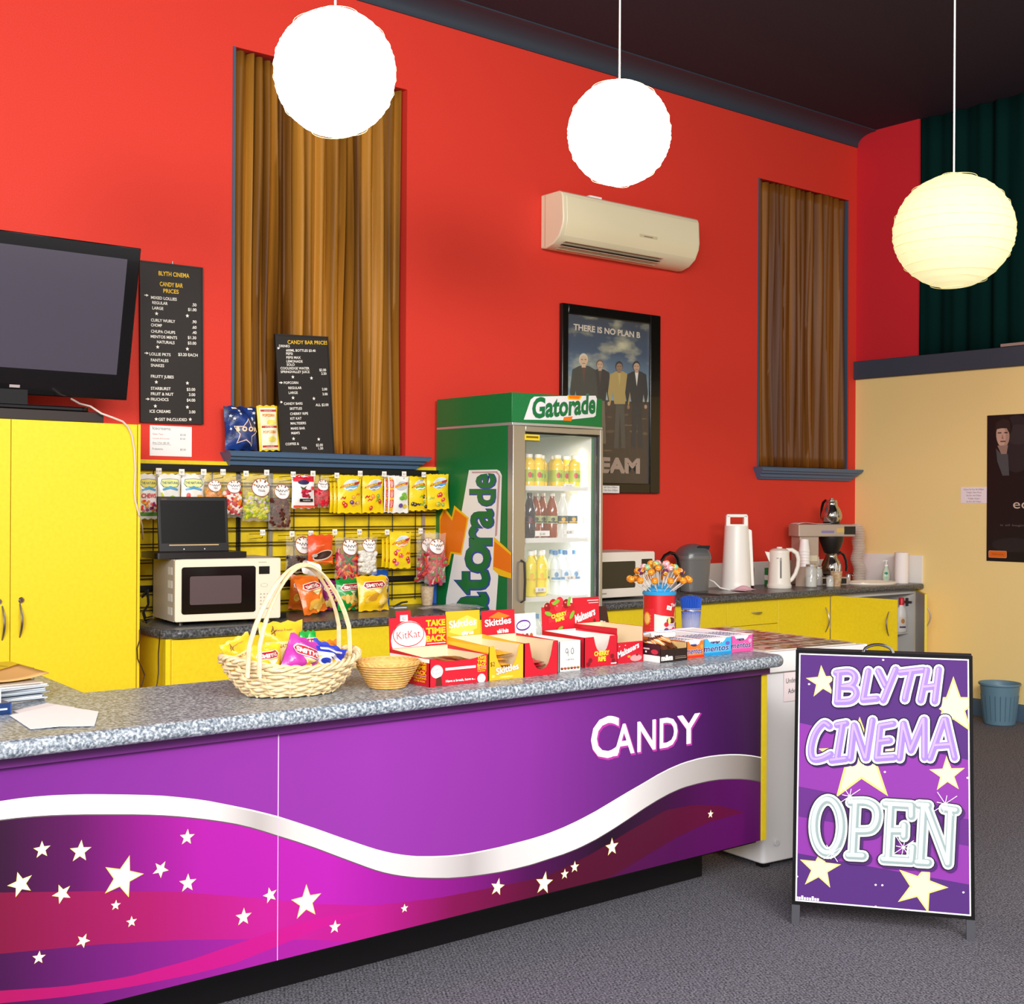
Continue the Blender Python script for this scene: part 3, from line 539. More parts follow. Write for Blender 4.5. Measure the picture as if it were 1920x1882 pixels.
# ------------------------------------------------------------------ chest freezer
T = thing('chest_freezer', 'small white chest freezer with glass lid at the end of the purple counter', 'freezer', (4.095, -2.6, 0), math.radians(-5))
b = B(); fw, fd = .585, .86; b.rbox(0, 0, .02, fw, fd, .80, .02, mat('#e9e7ea', .35)); b.build('body', T, bevel=.006)
b = B(); b.rbox(-.012, -.02, .80, fw+.012, fd+.01, .885, .02, mat('#eceaea', .35)); b.box(fw+.012, -.02, .85, fw+.02, .03, .885, WHITE); b.build('lid', T, bevel=.006)
b = B(); b.box(.02, .012, .8855, fw-.02, fd-.02, .888, mat('#e8dccb', .12)); s = Surf(b, zplane(.888), None)
rnd = random.Random(3); brs = ['#7a3a22', '#9a5030', '#b06a40', '#8a2f22', '#c08a58', '#5c2a1c', '#a89a4a']
for i in range(4):
    for j in range(6):
        u0, v0 = .03+i*.135, .03+j*.132; s.rect(u0, v0, u0+.125, v0+.115, mat(rnd.choice(('#e8d2c0', '#d8b8a0', '#cfc0a0')), .2), True)
        for k in range(5): s.ell(u0+rnd.uniform(.03, .095), v0+rnd.uniform(.025, .09), rnd.uniform(.015, .035), rnd.uniform(.008, .022), mat(rnd.choice(brs), .25), 10, rnd.uniform(0, 3))
        s.rect(u0+.01, v0+.004, u0+.115, v0+.018, mat(rnd.choice(('#b02a22', '#e8e0d4', '#8a1c20')), .25))
b.build('picture_glass', T, label='glass top showing rows of ice cream pictures')
b = B(); b.tube([(.07, -.004, .10), (.07, -.012, .10)], .012, mat('#dcdce0', .4), 12); b.build('drain_plug', T)
for u in (.02, fw-.06):
    for v in (.02, fd-.06): b = B(); b.box(u, v, 0, u+.04, v+.04, .02, BLACK); b.build('foot', T)
b = B(); q0, q1 = P(1461, 1256, y=-2.61), P(1512, 1300, y=-2.61); b.box(0, 0, 0, .15, .0012, .12, PINKW); s = Surf(b, yplane(0)); s.text('Underwater', .012, .075, .022, INK, w=.118, rot=.03); s.text('Adventure', .024, .032, .022, INK, w=.105, rot=.03)
o = b.build('paper_note', None, loc=(4.205, -2.6145, .674), rz=math.radians(-5)); tag(o, 'small handwritten paper note taped to the white chest freezer front', 'note')
# ------------------------------------------------------------------ A-frame sign
bL, bR = Vector((3.645, -3.102, 0)), Vector((3.982, -3.579, 0)); ax = (bR-bL).normalized(); nn = Vector((ax.y, -ax.x, 0)); th = math.radians(11)
vv = -nn*math.sin(th)+Vector((0, 0, math.cos(th))); fn_ = ax.cross(vv).normalized()
T = thing('folding_sign', 'purple folding cinema sign standing on the carpet at the end of the counter', 'sign', bL+ax*.3-nn*.18)
def sg(cx, cy):
    px, py = 1460+cx/3.19, 1190+cy/3.19; d = _f+_r*((px-960)/F_PX)-_u*((py-941)/F_PX); t = ((bL-CAM).dot(fn_))/d.dot(fn_); X = CAM+d*t-bL; return (X.dot(ax), X.dot(vv))
PF = frame(bL, ax, vv); b = B()
def slab(b, u0, v0, u1, v1, w0, w1, m): b.add([PF(u, v, w) for w in (w0, w1) for u, v in ((u0, v0), (u1, v0), (u1, v1), (u0, v1))], [(0, 3, 2, 1), (4, 5, 6, 7), (0, 1, 5, 4), (1, 2, 6, 5), (2, 3, 7, 6), (3, 0, 4, 7)], m)
u0, v0, u1, v1 = .014, .08, .604, .958; DP = mat('#4c2270', .62, spec=.2); LP = mat('#84309a', .62, spec=.2); MP = mat('#5e247c', .62, spec=.2)
slab(b, u0, v0, u1, v1, -.004, 0, WHITE); s = Surf(b, PF, None, .00025, .0004); e = .005
s.rect(u0+e, v0+e, u1-e, v1-e, DP)
def clip(pts, x1):
    o = []
    for a, c in zip(pts, pts[1:]+pts[:1]):
        if a[0] <= x1: o.append(a)
        if (a[0]-x1)*(c[0]-x1) < 0: k = (x1-a[0])/(c[0]-a[0]); o.append((x1, a[1]+(c[1]-a[1])*k))
    return o
def band(l0, l1, r0, r1, m):
    q = [sg(100, l0), sg(100, l1), sg(1160, r1), sg(1160, r0)]; q[0] = (u0+e, q[0][1]); q[1] = (u0+e, q[1][1]); q[2] = (u1-e, q[2][1]); q[3] = (u1-e, q[3][1]); s.poly(q, m)
band(525, 905, 750, 1105, LP); band(905, 1085, 1105, 1265, MP); band(1085, 1305, 1265, 1495, LP)
SY = mat('#f8e27a', .62, spec=.2); SW = mat('#f6eab8', .62, spec=.2)
for cx, cy, r, ro in ((262, 282, 102, -.08), (1045, 432, 184, .0), (492, 755, 265, -.03), (1008, 835, 112, -.04), (245, 1398, 130, .12), (850, 1505, 165, .35)):
    for k, m_ in ((1, SY), (.86, SW)):
        p = clip([(cx+x, cy-y) for x, y in star2(0, 0, r*k, ro, .40)], 1153); p = [sg(*q) for q in p]; c = sg(cx, cy); s.put(p+[c], [(i, (i+1) % len(p), len(p)) for i in range(len(p))], m_)
ff = s.f; sl = Surf(b, lambda u, v, w: PF(*sg(u, v), w), None, .00025, s.o)
def sm(p, n=5):
    q = [p[0]]+list(p)+[p[-1]]; o = []
    for i in range(1, len(q)-2):
        for j in range(n):
            t = j/n; o.append(tuple(.5*(2*q[i][k]+(q[i+1][k]-q[i-1][k])*t+(2*q[i-1][k]-5*q[i][k]+4*q[i+1][k]-q[i+2][k])*t*t+(3*q[i][k]-q[i-1][k]-3*q[i+1][k]+q[i+2][k])*t**3) for k in (0, 1)))
    return o+[p[-1]]
BLY = [[(362, 232), (352, 398)], sm([(345, 228), (425, 222), (458, 252), (440, 298), (385, 312)]), sm([(385, 312), (448, 318), (466, 358), (432, 396), (350, 402)]), [(537, 218), (506, 385)], [(506, 390), (588, 382)], [(597, 218), (640, 305)], [(700, 208), (626, 392)], [(728, 226), (865, 210)], [(795, 222), (762, 350), (755, 385)], [(888, 212), (850, 392)], [(958, 208), (934, 398)], [(868, 316), (944, 308)]]
CIN = [sm([(306, 548), (270, 530), (220, 590), (195, 680), (207, 742), (258, 742), (312, 714)]), [(350, 540), (405, 530)], [(384, 535), (350, 738)], [(318, 752), (402, 742)], [(452, 542), (430, 740)], [(455, 545), (520, 738)], [(562, 512), (525, 738)], [(608, 545), (588, 736)], [(608, 546), (686, 532)], [(598, 640), (665, 632)], [(588, 740), (690, 732)], [(748, 532), (724, 738)], [(748, 535), (792, 692), (868, 508)], [(872, 508), (872, 735)], [(988, 508), (906, 738)], [(1000, 508), (1052, 735)], [(940, 665), (1030, 658)]]
for wd, m_, dx, dy in ((66, mat('#3e1660', .62, spec=.2), 10, 14), (78, mat('#1c0c34', .62, spec=.2), 0, 0), (64, mat('#f4f0fc', .62, spec=.2), 0, 0), (40, mat('#9a7ed6', .62, spec=.2), 0, 0)):
    sl.stroke(BLY+CIN, wd, m_, dx, dy)
sl.stroke(BLY+CIN, 14, mat('#b89fe8', .62, spec=.2), -7, -5)
OPE = [[(295+82*math.cos(PI*i/14), 1145+160*math.sin(PI*i/14)) for i in range(29)], [(462, 1010), (446, 1310)], sm([(432, 1002), (530, 1003), (585, 1040), (590, 1110), (555, 1165), (470, 1172)]), [(420, 1318), (505, 1322)], [(672, 1022), (655, 1335)], [(640, 1012), (795, 1022), (795, 1085)], [(668, 1172), (750, 1172)], [(752, 1140), (750, 1205)], [(628, 1342), (795, 1352), (802, 1272)], [(868, 1030), (850, 1350)], [(838, 1018), (895, 1022)], [(830, 1358), (895, 1362)], [(888, 1040), (1012, 1368)], [(1030, 1050), (1014, 1368)], [(990, 1040), (1060, 1050)]]
for wd, m_, dx, dy in ((76, mat('#4a1c68', .62, spec=.2), 18, 16), (84, mat('#20182c', .62, spec=.2), 0, 0), (70, mat('#e8eaec', .62, spec=.2), 0, 0), (46, mat('#94a6a6', .62, spec=.2), 0, 0), (26, mat('#c4cfce', .62, spec=.2), -6, -5)):
    sl.stroke(OPE, wd, m_, dx, dy)
SPK = mat('#fbeefc', .62, spec=.2)
for cx, cy, R_ in ((425, 965, 75), (995, 1010, 85), (745, 1270, 75), (320, 1305, 60)):
    for i in range(8): a = i*PI/4+.2; sl.stroke([[(cx, cy), (cx+R_*(1 if i % 2 else .6)*math.cos(a), cy+R_*(1 if i % 2 else .6)*math.sin(a))]], 4, SPK, cap=False)
    sl.ell(cx, cy, 10, 10, SPK, 10)
sl.text('signs.signs', 105, 1575, 34, SPK, w=160) if 0 else None
s2 = Surf(b, PF, None, .00025, sl.o); q = sg(104, 1580); s2.text('cinema.signs', q[0], q[1]+.004, .011, SPK, w=.088, bold=.02) if 0 else [s2.rect(q[0]+.0+.009*i, q[1], q[0]+.007+.009*i, q[1]+(.014 if i in (2, 6) else .009), SPK) for i in range(9)]
for cx, cy in ((182, 295), (635, 820), (1130, 855), (580, 1495), (620, 1497), (110, 1445), (1105, 1540), (625, 150), (580, 1625)): sl.o = s2.o; sl.ell(cx, cy, 7, 6, SPK, 8)
b.build('front_board', T, True)
FR = mat('#0b090b', .6, spec=.1); b = B(); slab(b, u0-.012, v0-.012, u0, v1+.012, -.025, .003, FR); slab(b, u1, v0-.012, u1+.012, v1+.012, -.025, .003, FR); slab(b, u0, v1, u1, v1+.012, -.025, .003, FR); slab(b, u0, v0-.012, u1, v0, -.025, .003, FR); b.build('board_frame', T, True)
for u in (u0-.012, u1-.016):
    b = B(); slab(b, u, .0, u+.028, v0-.012, -.022, .0, mat('#46464c', .6, spec=.2)); b.build('leg', T, True)
tp = PF(.309, v1+.012, -.012); vb = nn*-math.sin(th)+Vector((0, 0, -math.cos(th))); PB = frame(tp-nn*.03-ax*.309, ax, -vb)
b = B(); b.add([PB(u, -v, w) for w in (-.02, 0) for u, v in ((u0-.012, 0), (u1+.012, 0), (u1+.012, .9), (u0-.012, .9))], [(0, 3, 2, 1), (4, 5, 6, 7), (0, 1, 5, 4), (1, 2, 6, 5), (2, 3, 7, 6), (3, 0, 4, 7)], mat('#2e2a30', .5)); b.build('back_board', T, True)
zb = (tp-nn*.03).z/math.cos(th)
for u in (u0-.012, u1-.016):
    b = B(); b.add([PB(u+du, -v, w) for w in (-.02, 0) for du, v in ((0, .9), (.028, .9), (.028, zb), (0, zb))], [(0, 3, 2, 1), (4, 5, 6, 7), (0, 1, 5, 4), (1, 2, 6, 5), (2, 3, 7, 6), (3, 0, 4, 7)], mat('#46464c', .6, spec=.2)); b.build('leg', T, True)
b = B(); hp = [PF(.309+.052*math.cos(PI*i/12)-.015, v1+.012+.03*math.sin(PI*i/12), -.012) for i in range(13)]; b.tube(hp, .0055, CHROME, 8); b.build('carry_handle', T, True, label='bent chrome carrying handle')
# ------------------------------------------------------------------ left wall: television, price boards, notices
def k1(x, y): return (x/4.0909, 420+y/4.0909)
T = thing('television', 'large black flat television tilted down on the tall yellow cupboard', 'television', (1.78, -.38, 1.877)); tl = math.radians(13)
tv = frame((1.18, -.33, 1.945), (1, 0, 0), (0, -math.sin(tl), math.cos(tl))); TW, TH = 1.158, .69
def slab3(b, f, u0, v0, u1, v1, w0, w1, m): b.add([f(u, v, w) for w in (w0, w1) for u, v in ((u0, v0), (u1, v0), (u1, v1), (u0, v1))], [(0, 3, 2, 1), (4, 5, 6, 7), (0, 1, 5, 4), (1, 2, 6, 5), (2, 3, 7, 6), (3, 0, 4, 7)], m)
GB = mat('#0a0809', .12, coat=.3)
b = B(); slab3(b, tv, 0, 0, TW, TH, -.03, 0, GB); slab3(b, tv, .06, .05, TW-.06, TH-.05, -.09, -.03, mat('#141214', .5)); b.build('casing', T, True, bevel=.004)
b = B(); s0, s1, t0, t1 = .055, TW-.06, .115, TH-.055; b.add([tv(s0, t0, .0012), tv(s1, t0, .0012), tv(s1, t1, .0012), tv(s0, t1, .0012)], [(0, 1, 2, 3)], mat('#4a4552', .16, spec=.8)); b.build('screen', T, True)  # grey purple base colour holds the reflection of the room
b = B(); q = P(29, 729, y=-.35); slab3(b, tv, q.x-1.18-.022, .03, q.x-1.18+.022, .042, 0, .0012, mat('#b8a8a8', .4)); b.build('badge', T, True)
b = B(); b.box(1.66, -.42, 1.885, 1.86, -.36, 1.96, GB); b.build('neck', T, True)
b = B(); b.rbox(1.36, -.56, 1.868, 2.085, -.14, 1.888, .04, GB); b.build('stand', T, True, bevel=.005)
b = B(); q = P(192, 782, y=-.56); b.box(.95, -.575, 1.8225, q.x, -.1, 1.867, mat('#241816', .5)); tag(b.build('plinth_board', None, True, loc=(1.5, -.33, 1.8225), bevel=.002), 'dark brown board lying between television stand and yellow cupboard', 'board')
cab_pts = [P(134, 748, y=-.34), P(150, 757, y=-.45), P(170, 762, y=-.56), P(190, 775, y=-.60), P(212, 783, y=-.612), P(230, 790, y=-.615), P(240, 800, y=-.612), P(247, 815, y=-.609), P(252, 845, y=-.608), P(254, 880, y=-.608), P(252, 920, y=-.608), P(254, 940, y=-.608), P(261, 965, y=-.608), P(266, 985, y=-.55), P(268, 1010, y=-.3)]
b = B(); b.tube(cab_pts, .0045, mat('#d8c8bc', .5), 8); tag(b.build('cable', None, True, loc=tuple(cab_pts[0])), 'white cable running from the television down the yellow cupboard door', 'cable')
for nm, pts, lb in (('cord', [P(262, 1180, y=-.612), P(262, 1200, y=-.612), P(257, 1215, y=-.612), P(258, 1235, y=-.612), P(266, 1252, y=-.612), P(271, 1265, y=-.60), P(268, 1278, y=-.60), P(263, 1292, y=-.6)], 'thin dark cord hanging down the right edge of the yellow cupboard'), ('cord', [P(300, 1184, y=-.625), P(299, 1200, y=-.6), P(297, 1225, y=-.58), P(297, 1262, y=-.58), P(295, 1280, y=-.58), P(290, 1300, y=-.58)], 'thin dark cord hanging over the bench end below the microwave')):
    b = B(); b.tube(pts, .0028, mat('#3a2416', .5), 7); tag(b.build(nm, None, True, loc=tuple(pts[0])), lb, 'cord')
BOARD = mat('#1d1512', .55, bump=(420, .08)); GOLD = mat('#e8b818', .5); LET = mat('#f2ece2', .5); BACKF = mat('#191310', .5)
def arrow(s, u, v, h):
    s.poly([(u-h*.75, v-h*.12), (u, v-h*.12), (u, v+h*.12), (u-h*.75, v+h*.12)], LET); s.poly([(u-.15*h, v-h*.42), (u+.6*h, v), (u-.15*h, v+h*.42)], LET)
def board(name, label, c4, y4, lines, kk, tilt):
    """c4: pixel corners bl, br, tr, tl; lines: (text, crop x, crop baseline y, height in crop px, align, gold)"""
    q = [P(*p, y=y) for p, y in zip(c4, y4)]; o = q[0]; ux = (q[1]-q[0]); W = ux.length; ux.normalize(); uy = (q[3]-q[0]); H = uy.length; uy.normalize(); uy = (uy-ux*ux.dot(uy)).normalized()
    T = thing(name, label, 'sign', tuple((q[0]+q[1])/2)); f = frame(o, ux, uy); n = ux.cross(uy); b = B()
    slab3(b, f, 0, 0, W, H, -.012, 0, BOARD); s = Surf(b, f, None, .0002)
    def uv(px, py):
        d = _f+_r*((px-960)/F_PX)-_u*((py-941)/F_PX); t = (o-CAM).dot(n)/d.dot(n); X = CAM+d*t-o; return X.dot(ux), X.dot(uy)
    for tx, cx, cy, h, al, g in lines:
        u, v = uv(*kk(cx, cy)); hh = uv(*kk(cx, cy-h))[1]-v; m = GOLD if g else LET
        if tx == '*': s.star(u, v+hh*.5, hh*.8, m)
        elif tx == '>': arrow(s, u, v+hh*.5, hh*1.25)
        else: s.text(tx, u, v, hh, m, al, bold=.015, rot=tilt, wmax=abs(uv(*kk(cx+(19.5 if g else 16.8)*len(tx), cy))[0]-u))
    b.build('panel', T, True)
    b = B(); slab3(b, f, -.004, -.004, .004, H+.004, -.014, .003, BACKF); slab3(b, f, W-.004, -.004, W+.004, H+.004, -.014, .003, BACKF); slab3(b, f, 0, H-.004, W, H+.004, -.014, .003, BACKF); slab3(b, f, 0, -.004, W, .004, -.014, .003, BACKF); b.build('edge_strip', T, True)
    return T, f, W, H
L1 = [('BLYTH CINEMA', 1217, 392, 34, 'l', 1), ('CANDY BAR', 1226, 474, 34, 'l', 1), ('PRICES', 1253, 526, 32, 'l', 1), ('>', 1125, 556, 20, 'l', 0)]
L1 += [(t, x, y, 23, 'l', 0) for t, x, y in (('MIXED LOLLIES', 1158, 573), ('REGULAR', 1168, 612), ('LARGE', 1168, 653), ('CURLY WURLY', 1158, 746), ('CHOMP', 1158, 784), ('CHUPA CHUPS', 1158, 832), ('MENTOS MINTS', 1156, 872), ('NATURALS', 1204, 914), ('LOLLIE PKTS', 1146, 1006), ('FANTALES', 1157, 1053), ('SNAKES', 1157, 1093), ('FRUITY JUBES', 1157, 1178), ('STARBURST', 1157, 1270), ('FRUIT & NUT', 1157, 1312), ('FRUCHOCS', 1157, 1354), ('ICE CREAMS', 1148, 1446), ('GST INLCLUDED', 1215, 1508))]
L1 += [(t, x, y, 23, 'r', 0) for t, x, y in (('.50', 1506, 632), ('$1.00', 1506, 670), ('.90', 1506, 762), ('.60', 1506, 804), ('.40', 1506, 844), ('$1.30', 1504, 884), ('$3.00', 1504, 926), ('$3.20 EACH', 1515, 1017), ('$3.00', 1496, 1280), ('3.00', 1496, 1320), ('$4.00', 1496, 1362), ('3.00', 1497, 1452))]
L1 += [('*', x, y, 20, 'l', 0) for x, y in ((1200, 697), (1436, 714), (1208, 953), (1436, 968), (1198, 1222), (1436, 1230), (1190, 1406), (1436, 1414), (1197, 1506), (1458, 1508))]+[('>', 1125, 1000, 20, 'l', 0), ('>', 1134, 1352, 20, 'l', 0)]
T, f, W, H = board('price_board', 'black price board with gold heading hanging beside the television', [(265, 790), (380, 794), (380, 498), (268, 490)], [-.02]*4, L1, k1, .02)
b = B(); b.tube([f(W*.53, H-.004, -.01), f(W*.53, H+.02, -.012)], .003, CHROME, 6); b.build('hook', T, True)
def k2(x, y): return (400+x/4.174, 600+y/4.174)
L2 = [('CANDY BAR PRICES', 582, 186, 30, 'l', 1), ('DRINKS', 515, 212, 20, 'l', 0), ('>', 508, 230, 20, 'l', 0)]
L2 += [(t, x, y, 20, 'l', 0) for t, x, y in (('600ML BOTTLES $3.40', 570, 246), ('PEPSI', 570, 272), ('PEPSI MAX', 572, 302), ('LEMONADE', 573, 332), ('SOLO', 575, 358), ('COOLRIDGE WATER', 526, 386), ('SPRINGVALLEY JUICE', 528, 414), ('POPCORN', 552, 500), ('REGULAR', 588, 540), ('LARGE', 590, 578), ('CANDY BARS', 553, 664), ('SKITTLES', 598, 702), ('CHERRY RIPE', 601, 743), ('KIT KAT', 603, 780), ('MALTESERS', 605, 818), ('MARS BAR', 607, 858), ("M&M'S", 610, 894), ('COFFEE &', 565, 980), ('TEA', 690, 1012))]
L2 += [(t, x, y, 20, 'r', 0) for t, x, y in (('$2.00', 882, 400), ('2.50', 884, 428), ('2.00', 890, 550), ('3.00', 893, 588), ('ALL $2.00', 900, 672), ('$2.00', 856, 986), ('1.50', 858, 1012))]
L2 += [('*', x, y, 19, 'l', 0) for x, y in ((622, 455), (767, 464), (623, 618), (786, 624), (627, 938), (824, 942))]+[('>', 530, 500, 20, 'l', 0), ('>', 530, 652, 20, 'l', 0)]
board('price_board', 'black price board standing on the window sill against the brown curtain', [(529, 852), (626, 851), (608, 637), (514, 627)], [-.085, -.085, -.05, -.05], L2, k2, .03)
b = B(); q0, q1 = P(*k1(1150, 1542), y=-.004), P(*k1(1470, 1785), y=-.004); b.box(q0.x, -.004, q1.z, q1.x, -.002, q0.z, PAPER); s = Surf(b, yplane(-.004), None, .0001, .0002); w = q1.x-q0.x; g = mat('#6a6470', .6)
for tx, u, v, h, m_ in (('Icecreams:', .06, .86, .017, g), ('Giant Twin', .06, .69, .009, mat('#c04848', .6)), ('$3.00', .72, .69, .01, g), ('Cornetto & Drumstick', .06, .555, .007, mat('#c05858', .6)), ('$3.00', .72, .56, .009, g), ('Any 2 for $5.50', .06, .4, .010, g), ('Frubsticks', .06, .2, .010, g), ('$0.50', .72, .2, .010, g)): s.text(tx, q0.x+w*u, q1.z+(q0.z-q1.z)*v, h, m_, wmax=w*.9*(1-u))
s.rect(q0.x+w*.06, q1.z+(q0.z-q1.z)*.37, q0.x+w*.5, q1.z+(q0.z-q1.z)*.378, g)
tag(b.build('paper_notice', None, True, loc=((q0.x+q1.x)/2, -.002, q1.z)), 'white paper ice cream price notice below the hanging price board', 'notice')
# ------------------------------------------------------------------ bags
def wob(r): 
    p = [r.uniform(0, 6.28) for _ in range(6)]; return lambda u, v: .5*math.sin(u*9+p[0]+2*math.sin(v*5+p[1]))+.5*math.sin(v*11+p[2]+2*math.sin(u*6+p[3]))
FILMB = (55, .25)
def pillow(b, w, h, d, m, seed, seal=.07, mt=None, wr=.012, back=True, m_back=None, nu=12, nv=14):
    """filled bag, standing from v=0 to h, front towards -y; returns the front surface for printing"""
    r = random.Random(seed); wv = wob(r); wx = [r.uniform(-.012, .012) for _ in range(4)]
    def bul(u, v):
        vv = min(max((v/h-seal)/(1-2*seal), 0), 1); uu = min(max(u/w+.5, 0), 1)
        k = math.sin(PI*vv)**.55*math.sin(PI*uu)**.6 if 0 < vv < 1 and 0 < uu < 1 else 0
        return (d/2)*k+wr*wv(u/w, v/h)*min(1, 2.2*k)*.35
    def edge(u, v): t = math.sin(PI*min(max(v/h, 0), 1)); return u*(1-.05*t)+w*wx[0]*math.sin(v/h*5+seed)
    def f(u, v, o): return Vector((edge(u, v), -bul(u, v)-.0008-o, v+.0035*math.sin(u/w*20+seed)*(1 if v > h*.97 or v < h*.03 else 0)))
    b.grid(lambda a, c: f((a-.5)*w, c*h, 0), nu, nv, m)
    if back: b.grid(lambda a, c: (lambda p: Vector((p.x, -p.y, p.z)))(f((a-.5)*w, c*h, 0)), nu, nv, m_back or m, True)
    q = Surf(b, f, w/15, .0003, .0012); q.st = .00035; return q
def sweets(b, w, h, d, cols, seed, n=46, top=.62, r0=.011, long=False):
    n = int(n*1.7); r = random.Random(seed)
    for i in range(n):
        v = h*(.07+(top-.07)*r.random()); u = w*r.uniform(-.40, .40); k = max(.15, math.sin(PI*(u/w+.5))**.6*math.sin(PI*min(.95, max(.08, v/h)))**.55)
        y = -(d/2*k-r0*.9)*r.uniform(.5, 1.); rr = r0*r.uniform(.8, 1.2)
        if long: a = r.uniform(0, 3); b.tube([(u+rr*2.2*t*math.cos(a), y, v+rr*2.2*t*math.sin(a)) for t in (-1, -.3, .4, 1)], rr*.6, mat(r.choice(cols), .3), 6)
        else: b.ball((u, y, v), rr, mat(r.choice(cols), .3), 7, 4, r.uniform(.7, 1.))
FILM = mat('#fbf6ee', .1, spec=.9, alpha=.11, bump=(38, .6)); LABW = mat('#fbf5f0', .5); LABR = mat('#a04030', .5)
def bagpx(x0, y0, x1, y1, y, dy=0.):
    a, c = P(x0, y1, y=y), P(x1, y1, y=y); t = P((x0+x1)/2, y0, y=y); return ((a.x+c.x)/2, y, (a.z+c.z)/2), abs(c.x-a.x), t.z-(a.z+c.z)/2
def clear_bag(label, px, y, cols, seed, group, top=.62, lab=.72, r0=.011, long=False, n=46, d=.055, rz=0., rx=0., lx=0., z=None):
    loc, w, h = bagpx(*px, y); 
    if z is not None: loc = (loc[0], loc[1], z)
    T = thing('sweets_bag', label, 'sweets', loc, rz, group, rx=rx)
    b = B(); sweets(b, w, h, d, cols, seed, n, top, r0, long); o = b.build('sweets', T); o['kind'] = 'stuff'
    b = B(); s = pillow(b, w, h, d, FILM, seed, .05, wr=.02); b.build('film', T, label='clear crinkled film')
    b = B(); s2 = Surf(b, s.f, w/15, .0003, .0034); s2.st = .0003; ru, rv = w*.36, w*.36*.82
    if lab:
        s2.ell(w*lx, h*lab, ru, rv, LABR, 24); s2.ell(w*lx, h*lab, ru*.94, rv*.93, LABW, 24)
        for a in range(5): t = .35+a*.6; s2.ell(w*lx+ru*.8*math.cos(t), h*lab+rv*.78*math.sin(t), ru*.13, rv*.1, mat('#7a3420' if a % 2 else '#c88030', .5), 8, t)
        s2.text('Nuts', w*lx, h*lab-rv*.45, rv*.32, mat('#5a4a50', .5), 'c', wmax=ru*.9)
        s2.stroke([[(w*lx+ru*(-.6+.1*i), h*lab+rv*(.12+.16*math.sin(i*1.9))) for i in range(13)]], rv*.07, mat('#5a4a50', .5), cap=False)
        b.build('oval_label', T)
    return T
def print_bag(name, label, px, y, base, art, seed, group, d=.032, rz=0., rx=0., ry=0., cat='sweets', mt=None, seal=.06, z=None, wr=.012, back=None, ex=0):
    loc, w, h = bagpx(*px, y)
    if z is not None: loc = (loc[0], loc[1], z)
    b = B(); s = pillow(b, w, h, d, base, seed, seal, wr=wr, m_back=back); art(s, w, h); o = b.build(name, None, loc=loc, rz=rz, rx=rx, ry=ry, sharp=50); tag(o, label, cat, group)
    for k in range(ex):
        c = o.copy(); COL.objects.link(c); c.location = (loc[0]-.004*(k+1), loc[1]+(.04 if d > .04 else .037)*(k+1), loc[2]+.002*(k+1)); c.rotation_euler = (0, 0, rz+.05*(k+1))
        c['label'] = label.replace('last of the top row', 'last of all')+', %s behind it' % ORD[k]
    return o
BM = dict(rough=.26, spec=.6)
def bm(h): return mat(h, .28, spec=.6, bump=(26, .25))
def a_natural(kind):
    def art(s, w, h):
        yb = {'chews': '#d8b020', 'green': '#9ac030', 'jelly': '#a8c838'}[kind]
        s.poly([(-.42*w, .78*h), (-.36*w, .88*h), (0, .9*h), (.36*w, .88*h), (.42*w, .78*h), (.3*w, .70*h), (-.3*w, .70*h)], mat('#2c5a48', .4)); s.poly([(-.40*w, .785*h), (-.34*w, .87*h), (0, .89*h), (.34*w, .87*h), (.40*w, .785*h), (.28*w, .71*h), (-.28*w, .71*h)], mat('#e6ea9a' if kind != 'chews' else '#e8d860', .4))
        s.text('THE NATURAL', 0, .775*h, .055*h, mat('#1c3a58', .4), 'c', wmax=.72*w, bold=.02)
        s.poly([(-.36*w, .66*h), (0, .73*h), (.36*w, .66*h), (.33*w, .62*h), (0, .68*h), (-.33*w, .62*h)], mat('#58a0c8', .4))
        r = random.Random(len(kind))
        if kind == 'chews':
            s.text('CHEWS', 0, .47*h, .10*h, mat('#d82838', .4), 'c', wmax=.72*w, bold=.03); s.rect(-.48*w, .07*h, .48*w, .15*h, mat('#5a9a3a', .4))
            for i in range(26): s.ell(r.uniform(-.4, .4)*w, r.uniform(.17, .40)*h, .07*w, .03*h, mat(r.choice(('#f08a20', '#e83a30', '#8a2a6a', '#f4c030', '#e86a88')), .4), 9, r.uniform(0, 3))
        elif kind == 'green':
            s.stroke([[(-.38*w, .56*h), (-.34*w, .5*h), (-.36*w, .4*h), (-.3*w, .3*h), (-.38*w, .2*h)]], .09*w, mat('#c8d428', .4)); s.poly([(-.2*w, .44*h), (.1*w, .52*h), (.42*w, .44*h), (.4*w, .38*h), (-.2*w, .38*h)], mat('#98c448', .4)); s.rect(-.48*w, .06*h, .48*w, .14*h, mat('#4a7ab0', .4))
        else:
            s.stroke([[(-.24*w, .53*h), (-.24*w, .3*h)]], .16*w, mat('#e03828', .4)); s.stroke([[(.2*w, .5*h), (.36*w, .5*h)]], .1*w, mat('#f0b050', .4)); s.stroke([[(.1*w, .3*h), (.3*w, .2*h)]], .12*w, mat('#e8a030', .4))
    return art
